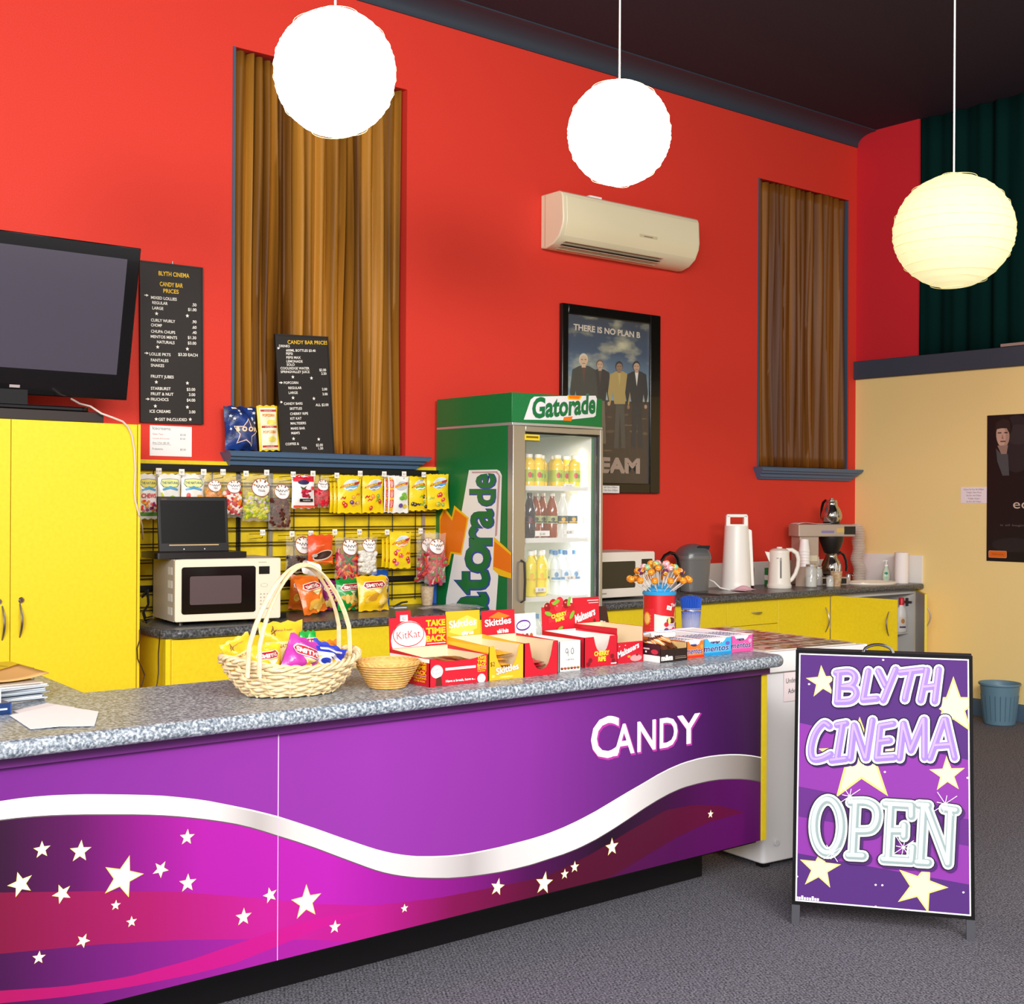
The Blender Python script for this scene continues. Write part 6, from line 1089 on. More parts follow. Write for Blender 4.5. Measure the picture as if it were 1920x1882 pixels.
# ------------------------------------------------------------------ bottles in the fridge
def bottle(kind):
    t = thing('drink_bottle', 'x', 'bottle', (0, 0, 0)); n = 18
    if kind in ('juice',):
        liq, cap, lab, lab2 = mat('#ffd522', .12, spec=.7, coat=.4), mat('#f4f0e0', .4), mat('#b8c838', .4), mat('#c83828', .4)
        prof = [(.030, 0), (.035, .006), (.035, .06), (.033, .066), (.035, .075), (.035, .1), (.0335, .112), (.0355, .122), (.034, .138), (.024, .152), (.019, .157), (.019, .163)]; lz = (.03, .095); cz = (.021, .163, .18); lr = .0356
    elif kind in ('cola', 'amber', 'clearsoda'):
        liq = {'cola': mat('#1a0c0a', .1, spec=.8), 'amber': mat('#8e4210', .1, spec=.8), 'clearsoda': mat('#eef2f0', .08, spec=.8, alpha=.35)}[kind]; cap = mat({'cola': '#181818', 'amber': '#d8d0c0', 'clearsoda': '#e8ece8'}[kind], .4); lab = mat({'cola': '#20181c', 'amber': '#a8b078', 'clearsoda': '#4a5a58'}[kind], .4); lab2 = mat({'cola': '#6a2028', 'amber': '#4a4a38', 'clearsoda': '#d8a838'}[kind], .4)
        prof = [(.022, 0), (.031, .004), (.033, .012), (.033, .07), (.0305, .085), (.0305, .12), (.033, .135), (.032, .16), (.022, .2), (.0135, .222), (.0135, .236)]; lz = (.082, .125); cz = (.015, .236, .252); lr = .0318
    else:
        liq = mat('#f2dc28', .12, spec=.7) if kind == 'yellow' else mat('#eaf2f4', .08, spec=.8, alpha=.4); cap = mat('#f4f4ee', .4) if kind == 'yellow' else mat('#5a8ab8', .4); lab = mat('#e8e030', .4) if kind == 'yellow' else mat('#dfe6ea', .4); lab2 = mat('#f0b818', .4) if kind == 'yellow' else mat('#6a98c0', .4)
        prof = [(.024, 0), (.031, .005), (.032, .03), (.0305, .04), (.032, .05), (.0305, .06), (.032, .09), (.032, .17), (.028, .19), (.016, .215), (.014, .222), (.014, .23)]; lz = (.085, .145); cz = (.0165, .23, .252); lr = .0326
    b = B(); b.lathe(prof, liq, n=n); b.build('bottle_body', t)
    b = B(); b.lathe([(cz[0], cz[1]-.002), (cz[0], cz[2]-.002), (cz[0]-.002, cz[2]), (0, cz[2])], cap, n=n); b.build('cap', t)
    b = B(); b.lathe([(lr, lz[0]), (lr, lz[1])], lab, n=n); s = Surf(b, lambda u, v, o: Vector(((lr+o)*math.sin(u/lr-.5), -(lr+o)*math.cos(u/lr-.5), v)), .012, .0002, .0003); h = lz[1]-lz[0]
    s.ell(0, lz[0]+h*.55, .012, h*.25, lab2, 14); s.ell(.016, lz[0]+h*.5, .008, h*.2, mat('#6a9830', .4), 12) if kind == 'juice' else s.rect(-.03, lz[0]+h*.1, .03, lz[0]+h*.3, lab2); b.build('label', t)
    return t
BP = {}
def put_bottle(kind, x, y, z, label, grp):
    if kind in BP: t = copy_tree(BP[kind])
    else: t = bottle(kind); BP[kind] = t
    t.location = (x, y, z+.0008); t['label'] = label; t['group'] = grp
XF = lambda cx, y: P(800+cx/4.091, 950, y=y).x
yb_, yr = -.59, -.49
for i, cx in enumerate((800, 872, 1018, 1152)): put_bottle('juice', XF(cx-18, yb_), yb_, SZ[0], 'yellow juice bottle on the top fridge shelf, %s from left in front' % ORD[i], 'juice bottles on the top fridge shelf')
for i, cx in enumerate((790, 900, 1000, 1090)): put_bottle('juice', XF(cx-25, yr), yr, SZ[0], 'yellow juice bottle on the top fridge shelf, %s from left behind' % ORD[i], 'juice bottles on the top fridge shelf')
SH2 = [('cola', 790, 'dark cola bottle leftmost on the second fridge shelf'), ('amber', 962, 'amber soft drink bottle at the front of the second fridge shelf'), ('clearsoda', 1042, 'clear lemonade bottle on the second fridge shelf next to the amber one'), ('clearsoda', 1122, 'clear lemonade bottle on the second fridge shelf, middle of three'), ('clearsoda', 1200, 'clear lemonade bottle on the second fridge shelf, last before the light')]
for k, cx, lb in SH2: put_bottle(k, XF(cx, yb_), yb_, SZ[1], lb, 'soft drinks on the second fridge shelf')
for i, cx in enumerate((852, 905)): put_bottle('amber', XF(cx-15, yr), yr, SZ[1], 'amber soft drink bottle at the back of the second fridge shelf, %s from left' % ORD[i], 'soft drinks on the second fridge shelf')
for i, cx in enumerate((800, 880)): put_bottle('yellow', XF(cx, yb_), yb_, SZ[2], 'pale yellow bottle at the front of the third fridge shelf, %s from left' % ORD[i], 'yellow drinks on the third fridge shelf')
for i, cx in enumerate((835, 900)): put_bottle('yellow', XF(cx-12, yr), yr, SZ[2], 'pale yellow bottle at the back of the third fridge shelf, %s from left' % ORD[i], 'yellow drinks on the third fridge shelf')
for i, cx in enumerate((990, 1065, 1140, 1215)): put_bottle('water', XF(cx, yb_), yb_, SZ[2], 'clear water bottle at the front of the third fridge shelf, %s after the yellow' % ORD[i], 'water bottles on the third fridge shelf')
for i, cx in enumerate((975, 1045)): put_bottle('water', XF(cx-12, yr), yr, SZ[2], 'clear water bottle at the back of the third fridge shelf, %s after the yellow' % ORD[i], 'water bottles on the third fridge shelf')
for i, (k, cx) in enumerate((('clearsoda', 790), ('water', 845), ('clearsoda', 920), ('yellow', 1105), ('water', 1180))): put_bottle(k, XF(cx, yb_), yb_, SZ[3], {'clearsoda': 'clear soft drink bottle', 'water': 'clear water bottle', 'yellow': 'yellow drink bottle'}[k]+' on the lowest fridge shelf, %s from the left' % ORD[i], 'bottles on the lowest fridge shelf')
for c0, c1, y0, y1, z in ((1050, 1130, 765, 800, 0), (832, 942, 1125, 1165, 1), (1055, 1130, 1118, 1152, 1), (835, 915, 1560, 1592, 2), (1060, 1140, 1470, 1500, 2)):
    a, c = P(800+c0/4.091, 720+y0/4.091, y=-.653), P(800+c1/4.091, 720+y1/4.091, y=-.653); b = B(); b.box(a.x, -.6545, c.z, c.x, -.653, a.z, PAPER); s = Surf(b, yplane(-.6545), None, .0001, .0002); s.text('$2.80' if z else '$3.00', (a.x+c.x)/2, c.z+.006, .013, INK, 'c')
    sh_ = [o for o in bpy.data.objects if o.name.startswith('shelf')]; b.build('price_tag', sh_[z], True)
# ------------------------------------------------------------------ right bench, left to right
zb_ = ZT+.001
T = thing('microwave_oven', 'white microwave oven on the bench half hidden by the drinks fridge', 'microwave', (5.13, -.45, ZT)); w, d, z0, h = .515, .34, .014, .27; WM = mat('#ece2d6', .4)
b = B(); b.box(0, .015, z0, w, d, z0+h, WM); b.build('casing', T, bevel=.006)
b = B(); b.rbox(0, -.006, z0, w, .015, z0+h, .012, WM, 'y'); b.build('front', T, bevel=.004)
b = B(); b.rbox(.03, -.009, z0+.055, .345, -.005, z0+h-.055, .01, mat('#2c2a24', .2), 'y'); b.build('door_window', T, label='dark door window')
b = B(); b.rbox(.40, -.009, z0+.185, .49, -.005, z0+.225, .004, mat('#1c1a18', .25), 'y'); s = Surf(b, yplane(-.006)); b.build('display', T)
b = B(); s = Surf(b, yplane(-.006), None, .0002); [s.ell(.41+.02*(i % 4), z0+.06+.03*(i // 4), .007, .006, mat('#c8bcb0', .5), 10) for i in range(12)]; s.rect(.06, z0+.022, .11, z0+.03, mat('#a89a90', .5)); s.ell(.05, z0+.027, .005, .005, mat('#b03040', .5), 10); b.build('keypad', T)
for u, v in ((.04, .03), (w-.04, .03), (.04, d-.04), (w-.04, d-.04)): b = B(); b.lathe([(.014, 0), (.014, .014)], BLACK, (u, v, 0), 12); b.build('foot', T)
b = B(); b.box(-.06, -.03, 0, .06, .03, .012, mat('#8a7a68', .6)); tag(b.build('small_tray', None, loc=(5.28, -.28, ZT+z0+h+.0015), bevel=.003), 'small brown tray on top of the half hidden white microwave', 'tray')
pts = [P(1240, 1052, y=-.25), P(1246, 1042, y=-.25), P(1256, 1036, y=-.25), P(1264, 1038, y=-.25), P(1270, 1046, y=-.25), P(1273, 1060, y=-.25), P(1273, 1080, y=-.25)]; q = P(1236, 1104, y=-.25)
b = B(); b.tube([Vector((pts[0].x-.03, -.25, zb_+.004)), Vector((pts[0].x-.02, -.25, 1.0))]+pts[:6]+[Vector((pts[5].x, -.25, 1.0)), Vector((pts[5].x, -.25, zb_+.004))], .011, mat('#141012', .2), 10); tag(b.build('cord_loop', None, True, loc=(pts[0].x, -.25, zb_)), 'black curved hose loop on the bench beside the grey bin', 'hose')
T = thing('swing_bin', 'grey bench bin with rounded swing lid', 'bin', (6.245, -.215, zb_), -.35); GP = mat('#6c6a68', .3, spec=.6)
b = B(); b.lathe([(.086, 0), (.09, .004), (.104, .215), (.1, .215), (.086, .01), (0, .008)], GP, n=32, ex=.62); b.build('bucket', T)
b = B(); b.lathe([(.107, .210), (.108, .225), (.106, .235)], GP, n=32, ex=.62)
prof = [(.105, .235)]+[(.106*math.cos(a), .235+.078*math.sin(a)) for a in [PI/2*i/7 for i in range(1, 8)]]; b.lathe(prof, mat('#5c5c5e', .28, spec=.6), n=32, ex=.62); b.build('lid', T)
b = B(); b.M = Matrix.Translation((.035, -.072, .28)) @ Matrix.Rotation(-.75, 4, 'X'); b.rbox(-.045, -.03, 0, .045, .03, .004, .008, mat('#3a3a3c', .25), 'z'); b.M = None; b.build('flap', T)
b = B(); b.box(0, 0, 0, .34, .3, .006, mat('#6a5a54', .25, .4)); b.box(.012, .012, .006, .328, .288, .0085, mat('#3e3836', .2, .3)); tag(b.build('serving_tray', None, loc=(6.08, -.60, zb_), rz=.04, bevel=.002), 'flat dark tray lying on the bench in front of the grey bin', 'tray')
b = B(); r = random.Random(5); b.grid(lambda u, v: ((u-.5)*.17, (v-.5)*.11, .012+.016*math.sin(u*9+v*4)*math.sin(PI*u)*math.sin(PI*v)+.012*math.sin(PI*u)*math.sin(PI*v)), 16, 12, mat('#e8b4c0', .8)); o = b.build('cleaning_cloth', None, loc=(6.47, -.45, zb_+.004), rz=.3); m_ = o.modifiers.new('thickness', 'SOLIDIFY'); m_.thickness = .003; tag(o, 'pink folded cleaning cloth beside the tall white vacuum flask', 'cloth')
T = thing('vacuum_flask', 'tall white pump vacuum flask on the bench', 'flask', (6.575, -.30, zb_)); WF = mat('#f6f0e8', .35)
b = B(); b.lathe([(.098, 0), (.101, .004), (.101, .014), (.097, .02), (.0965, .06), (.079, .42), (.077, .43), (0, .43)], WF, n=40); b.build('body', T)
b = B(); pr = [(-.074, .428), (.074, .428), (.072, .5), (.066, .505), (-.066, .505), (-.072, .5)]; 
for q in ([(-.074, .43), (-.045, .43), (-.045, .5), (-.072, .5)], [(.045, .43), (.074, .43), (.072, .5), (.045, .5)], [(-.072, .486), (.072, .486), (.066, .507), (-.066, .507)], [(-.074, .425), (.074, .425), (.074, .44), (-.074, .44)]): b.prism(q, -.03, .03, WF, 'y')
b.M = None; o = b.build('carry_handle', T, bevel=.004); o.rotation_euler = (0, 0, -.7)
b = B(); b.M = Matrix.Rotation(-.75, 4, 'Z'); b.prism([(.078, .41), (.1, .40), (.118, .03), (.098, .03)], -.02, .02, WF, 'y'); b.M = None; b.build('side_grip', T, bevel=.004)
b = B(); s = Surf(b, frame((.052, -.076, 0), (math.cos(-.75+.02), math.sin(-.75+.02), 0), (-.0, .0, 1)), None, .0002, .012); s.text('thermal', .045, .27, .014, mat('#8a8478', .5), rot=PI/2) if 0 else b.box(.075, -.075, .2, .077, -.073, .3, mat('#b8b0a4', .5)); b.build('level_mark', T)
b = B(); pts = [(6.36, -.30, zb_+.06), (6.37, -.34, zb_+.025), (6.43, -.40, zb_+.006), (6.47, -.41, zb_+.006)]; b.tube([(6.365, -.12, zb_+.10), (6.36, -.2, zb_+.09)]+pts, .005, WHITE, 7); tag(b.build('electric_cable', None, True, loc=(6.4, -.34, zb_)), 'white power cord curling left of the tall white vacuum flask', 'cord')
b = B(); gl = mat('#f4f4f2', .06, spec=.9, alpha=.3); b.lathe([(.028, 0), (.036, .11), (.034, .11), (.027, .006), (0, .006)], gl, n=24); tag(b.build('drinking_glass', None, loc=(6.36, -.12, zb_)), 'clear drinking glass on the bench behind the pink cloth', 'glass')
T = thing('sauce_bottle', 'dark red bottle between vacuum flask and white kettle', 'bottle', (6.865, -.16, zb_)); b = B(); b.lathe([(.034, 0), (.038, .005), (.038, .13), (.026, .17), (.014, .2), (.014, .225)], mat('#3a0c14', .12, spec=.8), n=24); b.build('bottle_body', T); b = B(); b.lathe([(.0385, .03), (.0385, .11)], mat('#7a1830', .4), n=24); b.build('label', T); b = B(); b.lathe([(.016, .22), (.016, .25), (0, .25)], mat('#d8b8a0', .4), n=18); b.build('cap', T)
T = thing('kettle', 'white electric kettle between vacuum flask and coffee machine', 'kettle', (6.985, -.33, zb_), -.75); KW = mat('#f4ece0', .38)
b = B(); b.lathe([(.082, 0), (.084, .004), (.084, .02), (.079, .026), (.077, .04), (.072, .15), (.067, .235), (.068, .245)], KW, n=36)
b.prism([(-.068, .175), (-.068, .245), (-.10, .25), (-.094, .235)], -.018, .018, KW, 'y'); b.build('body', T)
b = B(); b.lathe([(.069, .245), (.068, .256), (.05, .268), (.02, .273), (.018, .282), (0, .283)], KW, n=36); b.build('lid', T)
b = B(); b.tube([(.045, 0, .262), (.085, 0, .262), (.118, 0, .24), (.130, 0, .2), (.126, 0, .15), (.110, 0, .10), (.088, 0, .062), (.07, 0, .045)], [.013, .015, .016, .015, .014, .014, .014, .012], KW, 10); b.build('handle', T)
b = B(); s = Surf(b, lambda u, v, o: Vector(((.0775-.03*(v-.04)+o)*math.sin(u/.075), -(.0775-.03*(v-.04)+o)*math.cos(u/.075), v)), .02, .0003, .001); s.rect(-.006, .07, .006, .21, mat('#9a9488', .3)); s.rect(-.0035, .075, .0035, .19, mat('#5a5650', .3)); s.rect(-.03, .205, -.015, .209, mat('#8a8478', .5)); b.build('level_gauge', T)
b = B(); b.rbox(-.03, -.03, 0, .03, .03, .125, .01, mat('#1c7a38', .4)); b.rbox(-.031, -.031, .04, .031, .031, .075, .01, mat('#e8e4d8', .5)); tag(b.build('tea_tin', None, loc=(7.13, -.13, zb_)), 'green tin half hidden behind the white kettle handle', 'tin')
def stackcup(label, loc, n, grp=None):
    T = thing('cup_stack', label, 'cups', loc, 0, grp); h = .088
    for i in range(n): b = B(); z = .021*i; b.lathe([(.040, z), (.041, z+.004), (.0385, z+.006), (.029, z+h), (.026, z+h), (.026, z+h-.003), (0, z+h-.003)], mat('#f6f0ec', .5), n=24); b.build('cup', T)
b = B(); b.rbox(-.045, -.045, 0, .045, .045, .135, .008, mat('#c9b8a4', .6)); tag(b.build('carton', None, loc=(7.288, -.305, zb_)), 'small beige carton under the stack of white cups', 'box')
stackcup('stack of upturned white cups left of the coffee machine', (7.288, -.305, zb_+.136), 6)
def jar(label, loc, r, h, fill):
    T = thing('storage_jar', label, 'jar', loc); b = B(); b.lathe([(r*.9, 0), (r, .004), (r, h*.78), (r*.8, h*.86), (r*.8, h*.9), (r*.78, h*.9), (r*.96, h*.77), (r*.95, .006), (0, .006)], mat('#eceeea', .06, spec=.9, alpha=.3), n=24); b.build('glass', T)
    b = B(); b.lathe([(r*.9, .008), (r*.92, h*.45), (0, h*.5)], fill, n=20); b.build('contents', T); b = B(); b.lathe([(r*.84, h*.88), (r*.84, h*.97), (r*.5, h), (0, h)], CHROME, n=24); b.build('lid', T)
jar('clear glass jar with metal lid in front of the coffee machine', (7.215, -.42, zb_), .041, .165, mat('#d8d2c8', .6)); jar('small glass jar behind the larger one before the coffee machine', (7.40, -.335, zb_), .032, .14, mat('#7a4a3a', .6)); jar('little glass sugar jar between the jars and the paper cup', (7.335, -.49, zb_), .026, .085, mat('#e8e0d8', .6))
T = thing('stirrer_cup', 'patterned paper cup of stirrers before the coffee machine', 'cup', (7.46, -.45, zb_)); b = B(); r = .041; b.lathe([(r*.74, 0), (r*.76, .003), (r, .1), (r*1.05, .102), (r*1.05, .106), (r*.97, .106), (r*.72, .01), (0, .01)], mat('#d2b694', .6, noise=(50, .4, .6), h2='#b8946c'), n=24); b.build('cup', T)
for i in range(5): b = B(); a = i*1.25; b.box(-.003, -.0008, 0, .003, .0008, .135+.01*(i % 3), WHITE); o = b.build('stirrer', T); o.location = (.014*math.cos(a), .014*math.sin(a), .012); o.rotation_euler = (.14*math.sin(a), .14*math.cos(a), a)
# coffee machine
T = thing('coffee_machine', 'beige filter coffee machine at the corner end of the bench', 'coffee machine', (7.40, -.10, zb_), -.42); CB = mat('#b9a594', .42, .15); CD = mat('#1c1613', .4)
b = B(); b.box(0, -.13, 0, .15, .0, .35, CB); b.box(.15, -.02, .0, .47, .0, .34, mat('#a8968a', .42, .15)) if 0 else None; b.build('column', T, bevel=.004)
b = B(); b.rbox(-.02, -.15, .345, .43, .01, .432, .01, CB, 'z'); s = Surf(b, yplane(-.15)); s.rect(.16, .37, .26, .388, mat('#8a7aa8', .5)); s.rect(.28, .375, .34, .405, mat('#d8b060', .5)); s.rect(.34, .36, .43, .418, CD); b.build('head', T, bevel=.005)
b = B(); b.box(.15, -.15, 0, .38, .0, .055, CB); b.box(.17, -.1515, .008, .36, -.15, .046, CD); b.build('base', T, bevel=.004)
b = B(); b.lathe([(.05, .225), (.055, .235), (.085, .315), (.088, .345)], CD, (.28, -.075, 0), 28); b.build('filter_basket', T)
b = B(); b.lathe([(.062, .055), (.066, .062), (0, .062)], CHROME, (.28, -.075, 0), 28); b.lathe([(.062, .43), (.066, .437), (0, .437)], CHROME, (.28, -.075, 0), 28); b.build('hot_plate', T)
b = B(); s = Surf(b, frame((.15, -.13, 0), (1, 0, 0), (0, 0, 1))); b.box(.148, -.1305, .15, .152, -.12, .2, mat('#e0d8c0', .5)); s2 = Surf(b, yplane(-.13)); s2.rect(.06, .17, .14, .21, mat('#d8ccb0', .5)); b.build('notice_label', T)
b = B(); b.grid(lambda u, v: (-.02+.26*u, -.14+.13*v, .4325+.008*math.sin(u*6)*(1-u)-.03*max(0, .12-u)), 14, 6, mat('#e8dcd4', .7)); o = b.build('tea_towel', None, loc=(7.40, -.10, zb_+.004), rz=-.42); m_ = o.modifiers.new('thickness', 'SOLIDIFY'); m_.thickness = .002; m_.offset = 1; tag(o, 'pale cloth lying on top of the beige coffee machine', 'cloth')
def carafe(label, z, spout):
    c, s_ = math.cos(-.42), math.sin(-.42); x, y = .28, -.075; T = thing('coffee_pot', label, 'pot', (7.40+x*c-y*s_, -.10+x*s_+y*c, zb_+z), spout, 'steel coffee pots'); ST = mat('#c8c2ba', .09, 1.)
    b = B(); b.lathe([(.056, 0), (.06, .003), (.06, .012)], BLACK, n=28); b.lathe([(.06, .012), (.074, .04), (.074, .065), (.062, .1), (.043, .13), (.04, .15), (.044, .158), (.038, .158), (.036, .15)], ST, n=36); b.build('body', T)
    b = B(); b.lathe([(.039, .152), (.036, .168), (.014, .172), (.012, .182), (0, .183)], ST, n=28); b.build('lid', T)
    b = B(); b.tube([(.038, 0, .150), (.07, 0, .165), (.095, 0, .150), (.112, 0, .11), (.118, 0, .06), (.114, 0, .03)], [.009, .012, .012, .011, .010, .008], BLACK, 9, flat=.8); b.build('handle', T)
carafe('steel coffee pot standing on top of the coffee machine', .438, 1.3); carafe('steel coffee pot on the lower hot plate of the coffee machine', .063, -.5)
T = thing('lid_stack', 'tall leaning stack of clear plastic cup lids beside the coffee machine', 'lids', (8.085, -.19, zb_)); b = B(); r = random.Random(3); LM = mat('#f2e2d4', .2, spec=.7, alpha=.62)
for i in range(34): z = .0125*i; dx = .012*math.sin(i*.35)-.0007*i+(.008 if i > 24 else 0); dy = .006*math.sin(i*.6); b.lathe([(.046, z), (.049, z+.003), (.047, z+.007), (.036, z+.012), (.03, z+.017), (.0, z+.018)], LM, (dx, dy, 0), 20)
b.build('lids', T)
T = thing('wash_basin', 'oval white wash basin set in the bench end', 'basin', (7.90, -.43, zb_-.0005), -.3); b = B(); b.lathe([(.98, .0), (1., .006), (.99, .016), (.93, .02), (.86, .014), (.8, .006), (.6, .003), (0, .002)], mat('#f2e6d6', .2, coat=.5), n=44, sx=.2, sy=.14); b.build('bowl', T)
b = B(); b.lathe([(.016, 0), (.016, .05), (.012, .06), (0, .06)], CHROME, (-.12, .11, .012), 16); b.tube([(-.12, .11, .055), (-.12, .09, .075), (-.12, .06, .072), (-.12, .05, .06)], .008, CHROME, 8); b.build('tap', T)
T = thing('soap_bottle', 'clear pump soap bottle before the white splashback', 'bottle', (8.125, -.40, zb_)); b = B(); b.lathe([(.03, 0), (.034, .006), (.036, .05), (.03, .09), (.014, .115), (.012, .125)], mat('#d8e6cc', .15, spec=.7, alpha=.75), n=24, sy=.7); b.build('bottle_body', T)
b = B(); b.lathe([(.014, .12), (.014, .132), (.004, .136), (.004, .155), (.012, .157), (.012, .165), (0, .165)], WHITE, n=16); b.tube([(0, 0, .161), (-.035, 0, .161), (-.04, 0, .154)], .005, WHITE, 7); b.build('pump', T)
b = B(); s = Surf(b, lambda u, v, o: Vector(((.036+o)*math.sin(u/.036-.8), -.7*(.036+o)*math.cos(u/.036-.8), v)), .01, .0003, .001); s.ell(0, .07, .016, .010, mat('#188a78', .4), 16); s.rect(-.012, .03, .012, .045, mat('#8ac8a8', .4)); b.build('label', T)
b = B(); b.lathe([(.012, 0), (.05, 0), (.05, .225), (.012, .225), (.012, 0)], mat('#f6ece8', .85, bump=(80, .2)), n=32); b.lathe([(.012, .001), (.012, .224)], mat('#b89a78', .8), n=16); tag(b.build('paper_towel', None, loc=(8.17, -.50, zb_)), 'white paper towel roll standing at the bench end', 'paper towel')
# things inside the open cabinet
T_ = [o for o in bpy.data.objects if o.get('label') == 'yellow base cabinet at the corner with both doors open'][0]; b = B(); b.box(c4+.018, -.50, .535, XR-.034, -.04, .551, mat('#dcdad6', .5)); b.build('shelf', T_, True)
def jug(label, loc, m, capm, lm, w=.04):
    T = thing('cleaner_bottle', label, 'bottle', loc, -.6); b = B(); b.lathe([(.9*w, 0), (w, .005), (w, .13), (.8*w, .17), (.4*w, .19), (.4*w, .2)], m, n=24, sy=.7); b.build('bottle_body', T); b = B(); b.lathe([(.5*w, .198), (.5*w, .245), (.42*w, .25), (0, .25)], capm, n=18); b.build('cap', T)
    b = B(); s = Surf(b, lambda u, v, o: Vector(((w+o)*math.sin(u/w), -.7*(w+o)*math.cos(u/w), v)), .012, .0003, .001); s.rect(-.024, .03, .024, .11, lm); s.ell(0, .08, .014, .018, mat('#c88a4a', .5), 12); s.rect(-.024, .03, .024, .042, mat('#4a3a6a', .5)); b.build('label', T)
q = P(1690, 1205, y=-.485); jug('white cleaner bottle with red cap inside the open corner cabinet', (q.x, -.485, .5515), mat('#f0ece8', .4), mat('#d8202c', .4), mat('#e8dcd0', .5)); jug('plain white cleaner bottle behind the red capped one in the open corner cabinet', (q.x+.085, -.40, .5515), mat('#ece8e4', .4), mat('#e0dcd8', .4), mat('#d8d4d0', .5), .036)
# ------------------------------------------------------------------ air conditioner
T = thing('air_conditioner', 'cream wall air conditioner below the middle lantern', 'air conditioner', (5.69, -.10, 3.06)); AC = mat('#ece0c0', .4); x0, x1 = 5.098, 6.30
PR = [(0, 3.045), (-.05, 3.04), (-.12, 3.06), (-.175, 3.10), (-.205, 3.16), (-.212, 3.20), (-.205, 3.335), (-.195, 3.36), (-.17, 3.372), (0, 3.372)]
b = B(); b.prism([(y-.001 if y == 0 else y, z) for y, z in PR][::-1], x0, x1, AC, 'x'); b.build('casing', T, True, bevel=.008, seg=3)
b = B(); b.prism([(-.1765, 3.103), (-.207, 3.162), (-.214, 3.2), (-.207, 3.335), (-.202, 3.345), (-.196, 3.345), (-.2, 3.2), (-.19, 3.16), (-.165, 3.11)][::-1], x0+.03, x1-.012, mat('#efe2be', .35), 'x'); s = Surf(b, lambda u, v, w: Vector((u, -.2125-w, v))); s.rect(5.74, 3.175, 5.9, 3.192, mat('#d8c8a4', .4)); s.rect(5.78, 3.178, 5.86, 3.184, mat('#8a7a60', .5)); b.build('front_panel', T, True, bevel=.003)
b = B(); b.M = None
for y, z, dy in ((-.150, 3.078, .02), (-.112, 3.055, .018), (-.075, 3.045, .016)): b.box(x0+.06, y-dy, z-.006, x1-.30, y+dy*.4, z-.003, mat('#c8b8a0', .4))
b.box(x0+.06, -.14, 3.058, x1-.30, -.06, 3.062, mat('#4a3a30', .6)); b.build('louvre', T, True)
b = B(); b.box(x0-.001, -.045, 3.05, x0+.001, -.041, 3.37, mat('#b89a80', .5)); b.build('seam', T, True)
b = B(); b.box(5.36, -.16, 3.3725, 5.46, -.06, 3.386, WHITE); tag(b.build('filter_card', None, True, loc=(5.41, -.11, 3.3725)), 'white card lying on top of the air conditioner', 'card')
def clouds(m):
    nt = m.node_tree; b = nt.nodes['Principled BSDF']; l = b.inputs['Base Color'].links[0].from_socket
    tc = nt.nodes.new('ShaderNodeTexCoord'); mp = nt.nodes.new('ShaderNodeMapping'); mp.inputs['Scale'].default_value = (3.2, 1, 7); n = nt.nodes.new('ShaderNodeTexNoise'); n.inputs['Scale'].default_value = 1.3; n.inputs['Detail'].default_value = 6
    r = nt.nodes.new('ShaderNodeValToRGB'); r.color_ramp.elements[0].position = .5; r.color_ramp.elements[1].position = .78; mx = nt.nodes.new('ShaderNodeMixRGB'); mx.inputs[2].default_value = lin('#c9c39c')
    nt.links.new(tc.outputs['Object'], mp.inputs[0]); nt.links.new(mp.outputs[0], n.inputs[0]); nt.links.new(n.outputs[0], r.inputs[0]); nt.links.new(r.outputs[0], mx.inputs[0]); nt.links.new(l, mx.inputs[1]); nt.links.new(mx.outputs[0], b.inputs['Base Color'])
# ------------------------------------------------------------------ framed poster on the red wall: a generic scene
T = thing('framed_poster', 'black framed film poster with four standing figures on the red wall', 'poster', (5.685, -.02, 1.55)); x0, x1, z0, z1 = 5.253, 6.118, 1.553, 2.727
b = B(); FB = mat('#0e0b0a', .25, coat=.3); ft = .062
for q in ((x0, z0, x0+ft-.012, z1), (x1-ft-.03, z0, x1, z1), (x0+ft-.012, z1-ft, x1-ft-.03, z1), (x0+ft-.012, z0, x1-ft-.03, z0+ft)): b.box(q[0], -.034, q[1], q[2], -.002, q[3], FB)
b.build('frame', T, True, bevel=.004)
SKY = gmat('printed_sky', 'Z', [(2.0-1.55, '#b4c0c6'), (2.2-1.55, '#7490a2'), (2.45-1.55, '#34465e'), (2.70-1.55, '#2a2c34')], .3); clouds(SKY); b = B(); b.box(x0+.03, -.016, z0+.03, x1-.05, -.010, z1-.03, SKY)
cp = lambda u, v, w: P(1020+u/4.704, 540+v/4.704, y=-.016)+Vector((0, -1, 0))*w; s = Surf(b, cp, None, .00012, .0002); gr = mat('#3c2a16', .3); r = random.Random(9)
s.poly([(180, 960), (500, 985), (760, 1000), (930, 1005), (930, 1790), (180, 1790)], gr)
for i in range(40): s.ell(r.uniform(200, 900), r.uniform(1060, 1450), r.uniform(20, 60), r.uniform(6, 14), mat(r.choice(('#5a4630', '#3e2e20', '#66502f', '#352a1e')), .3), 10)
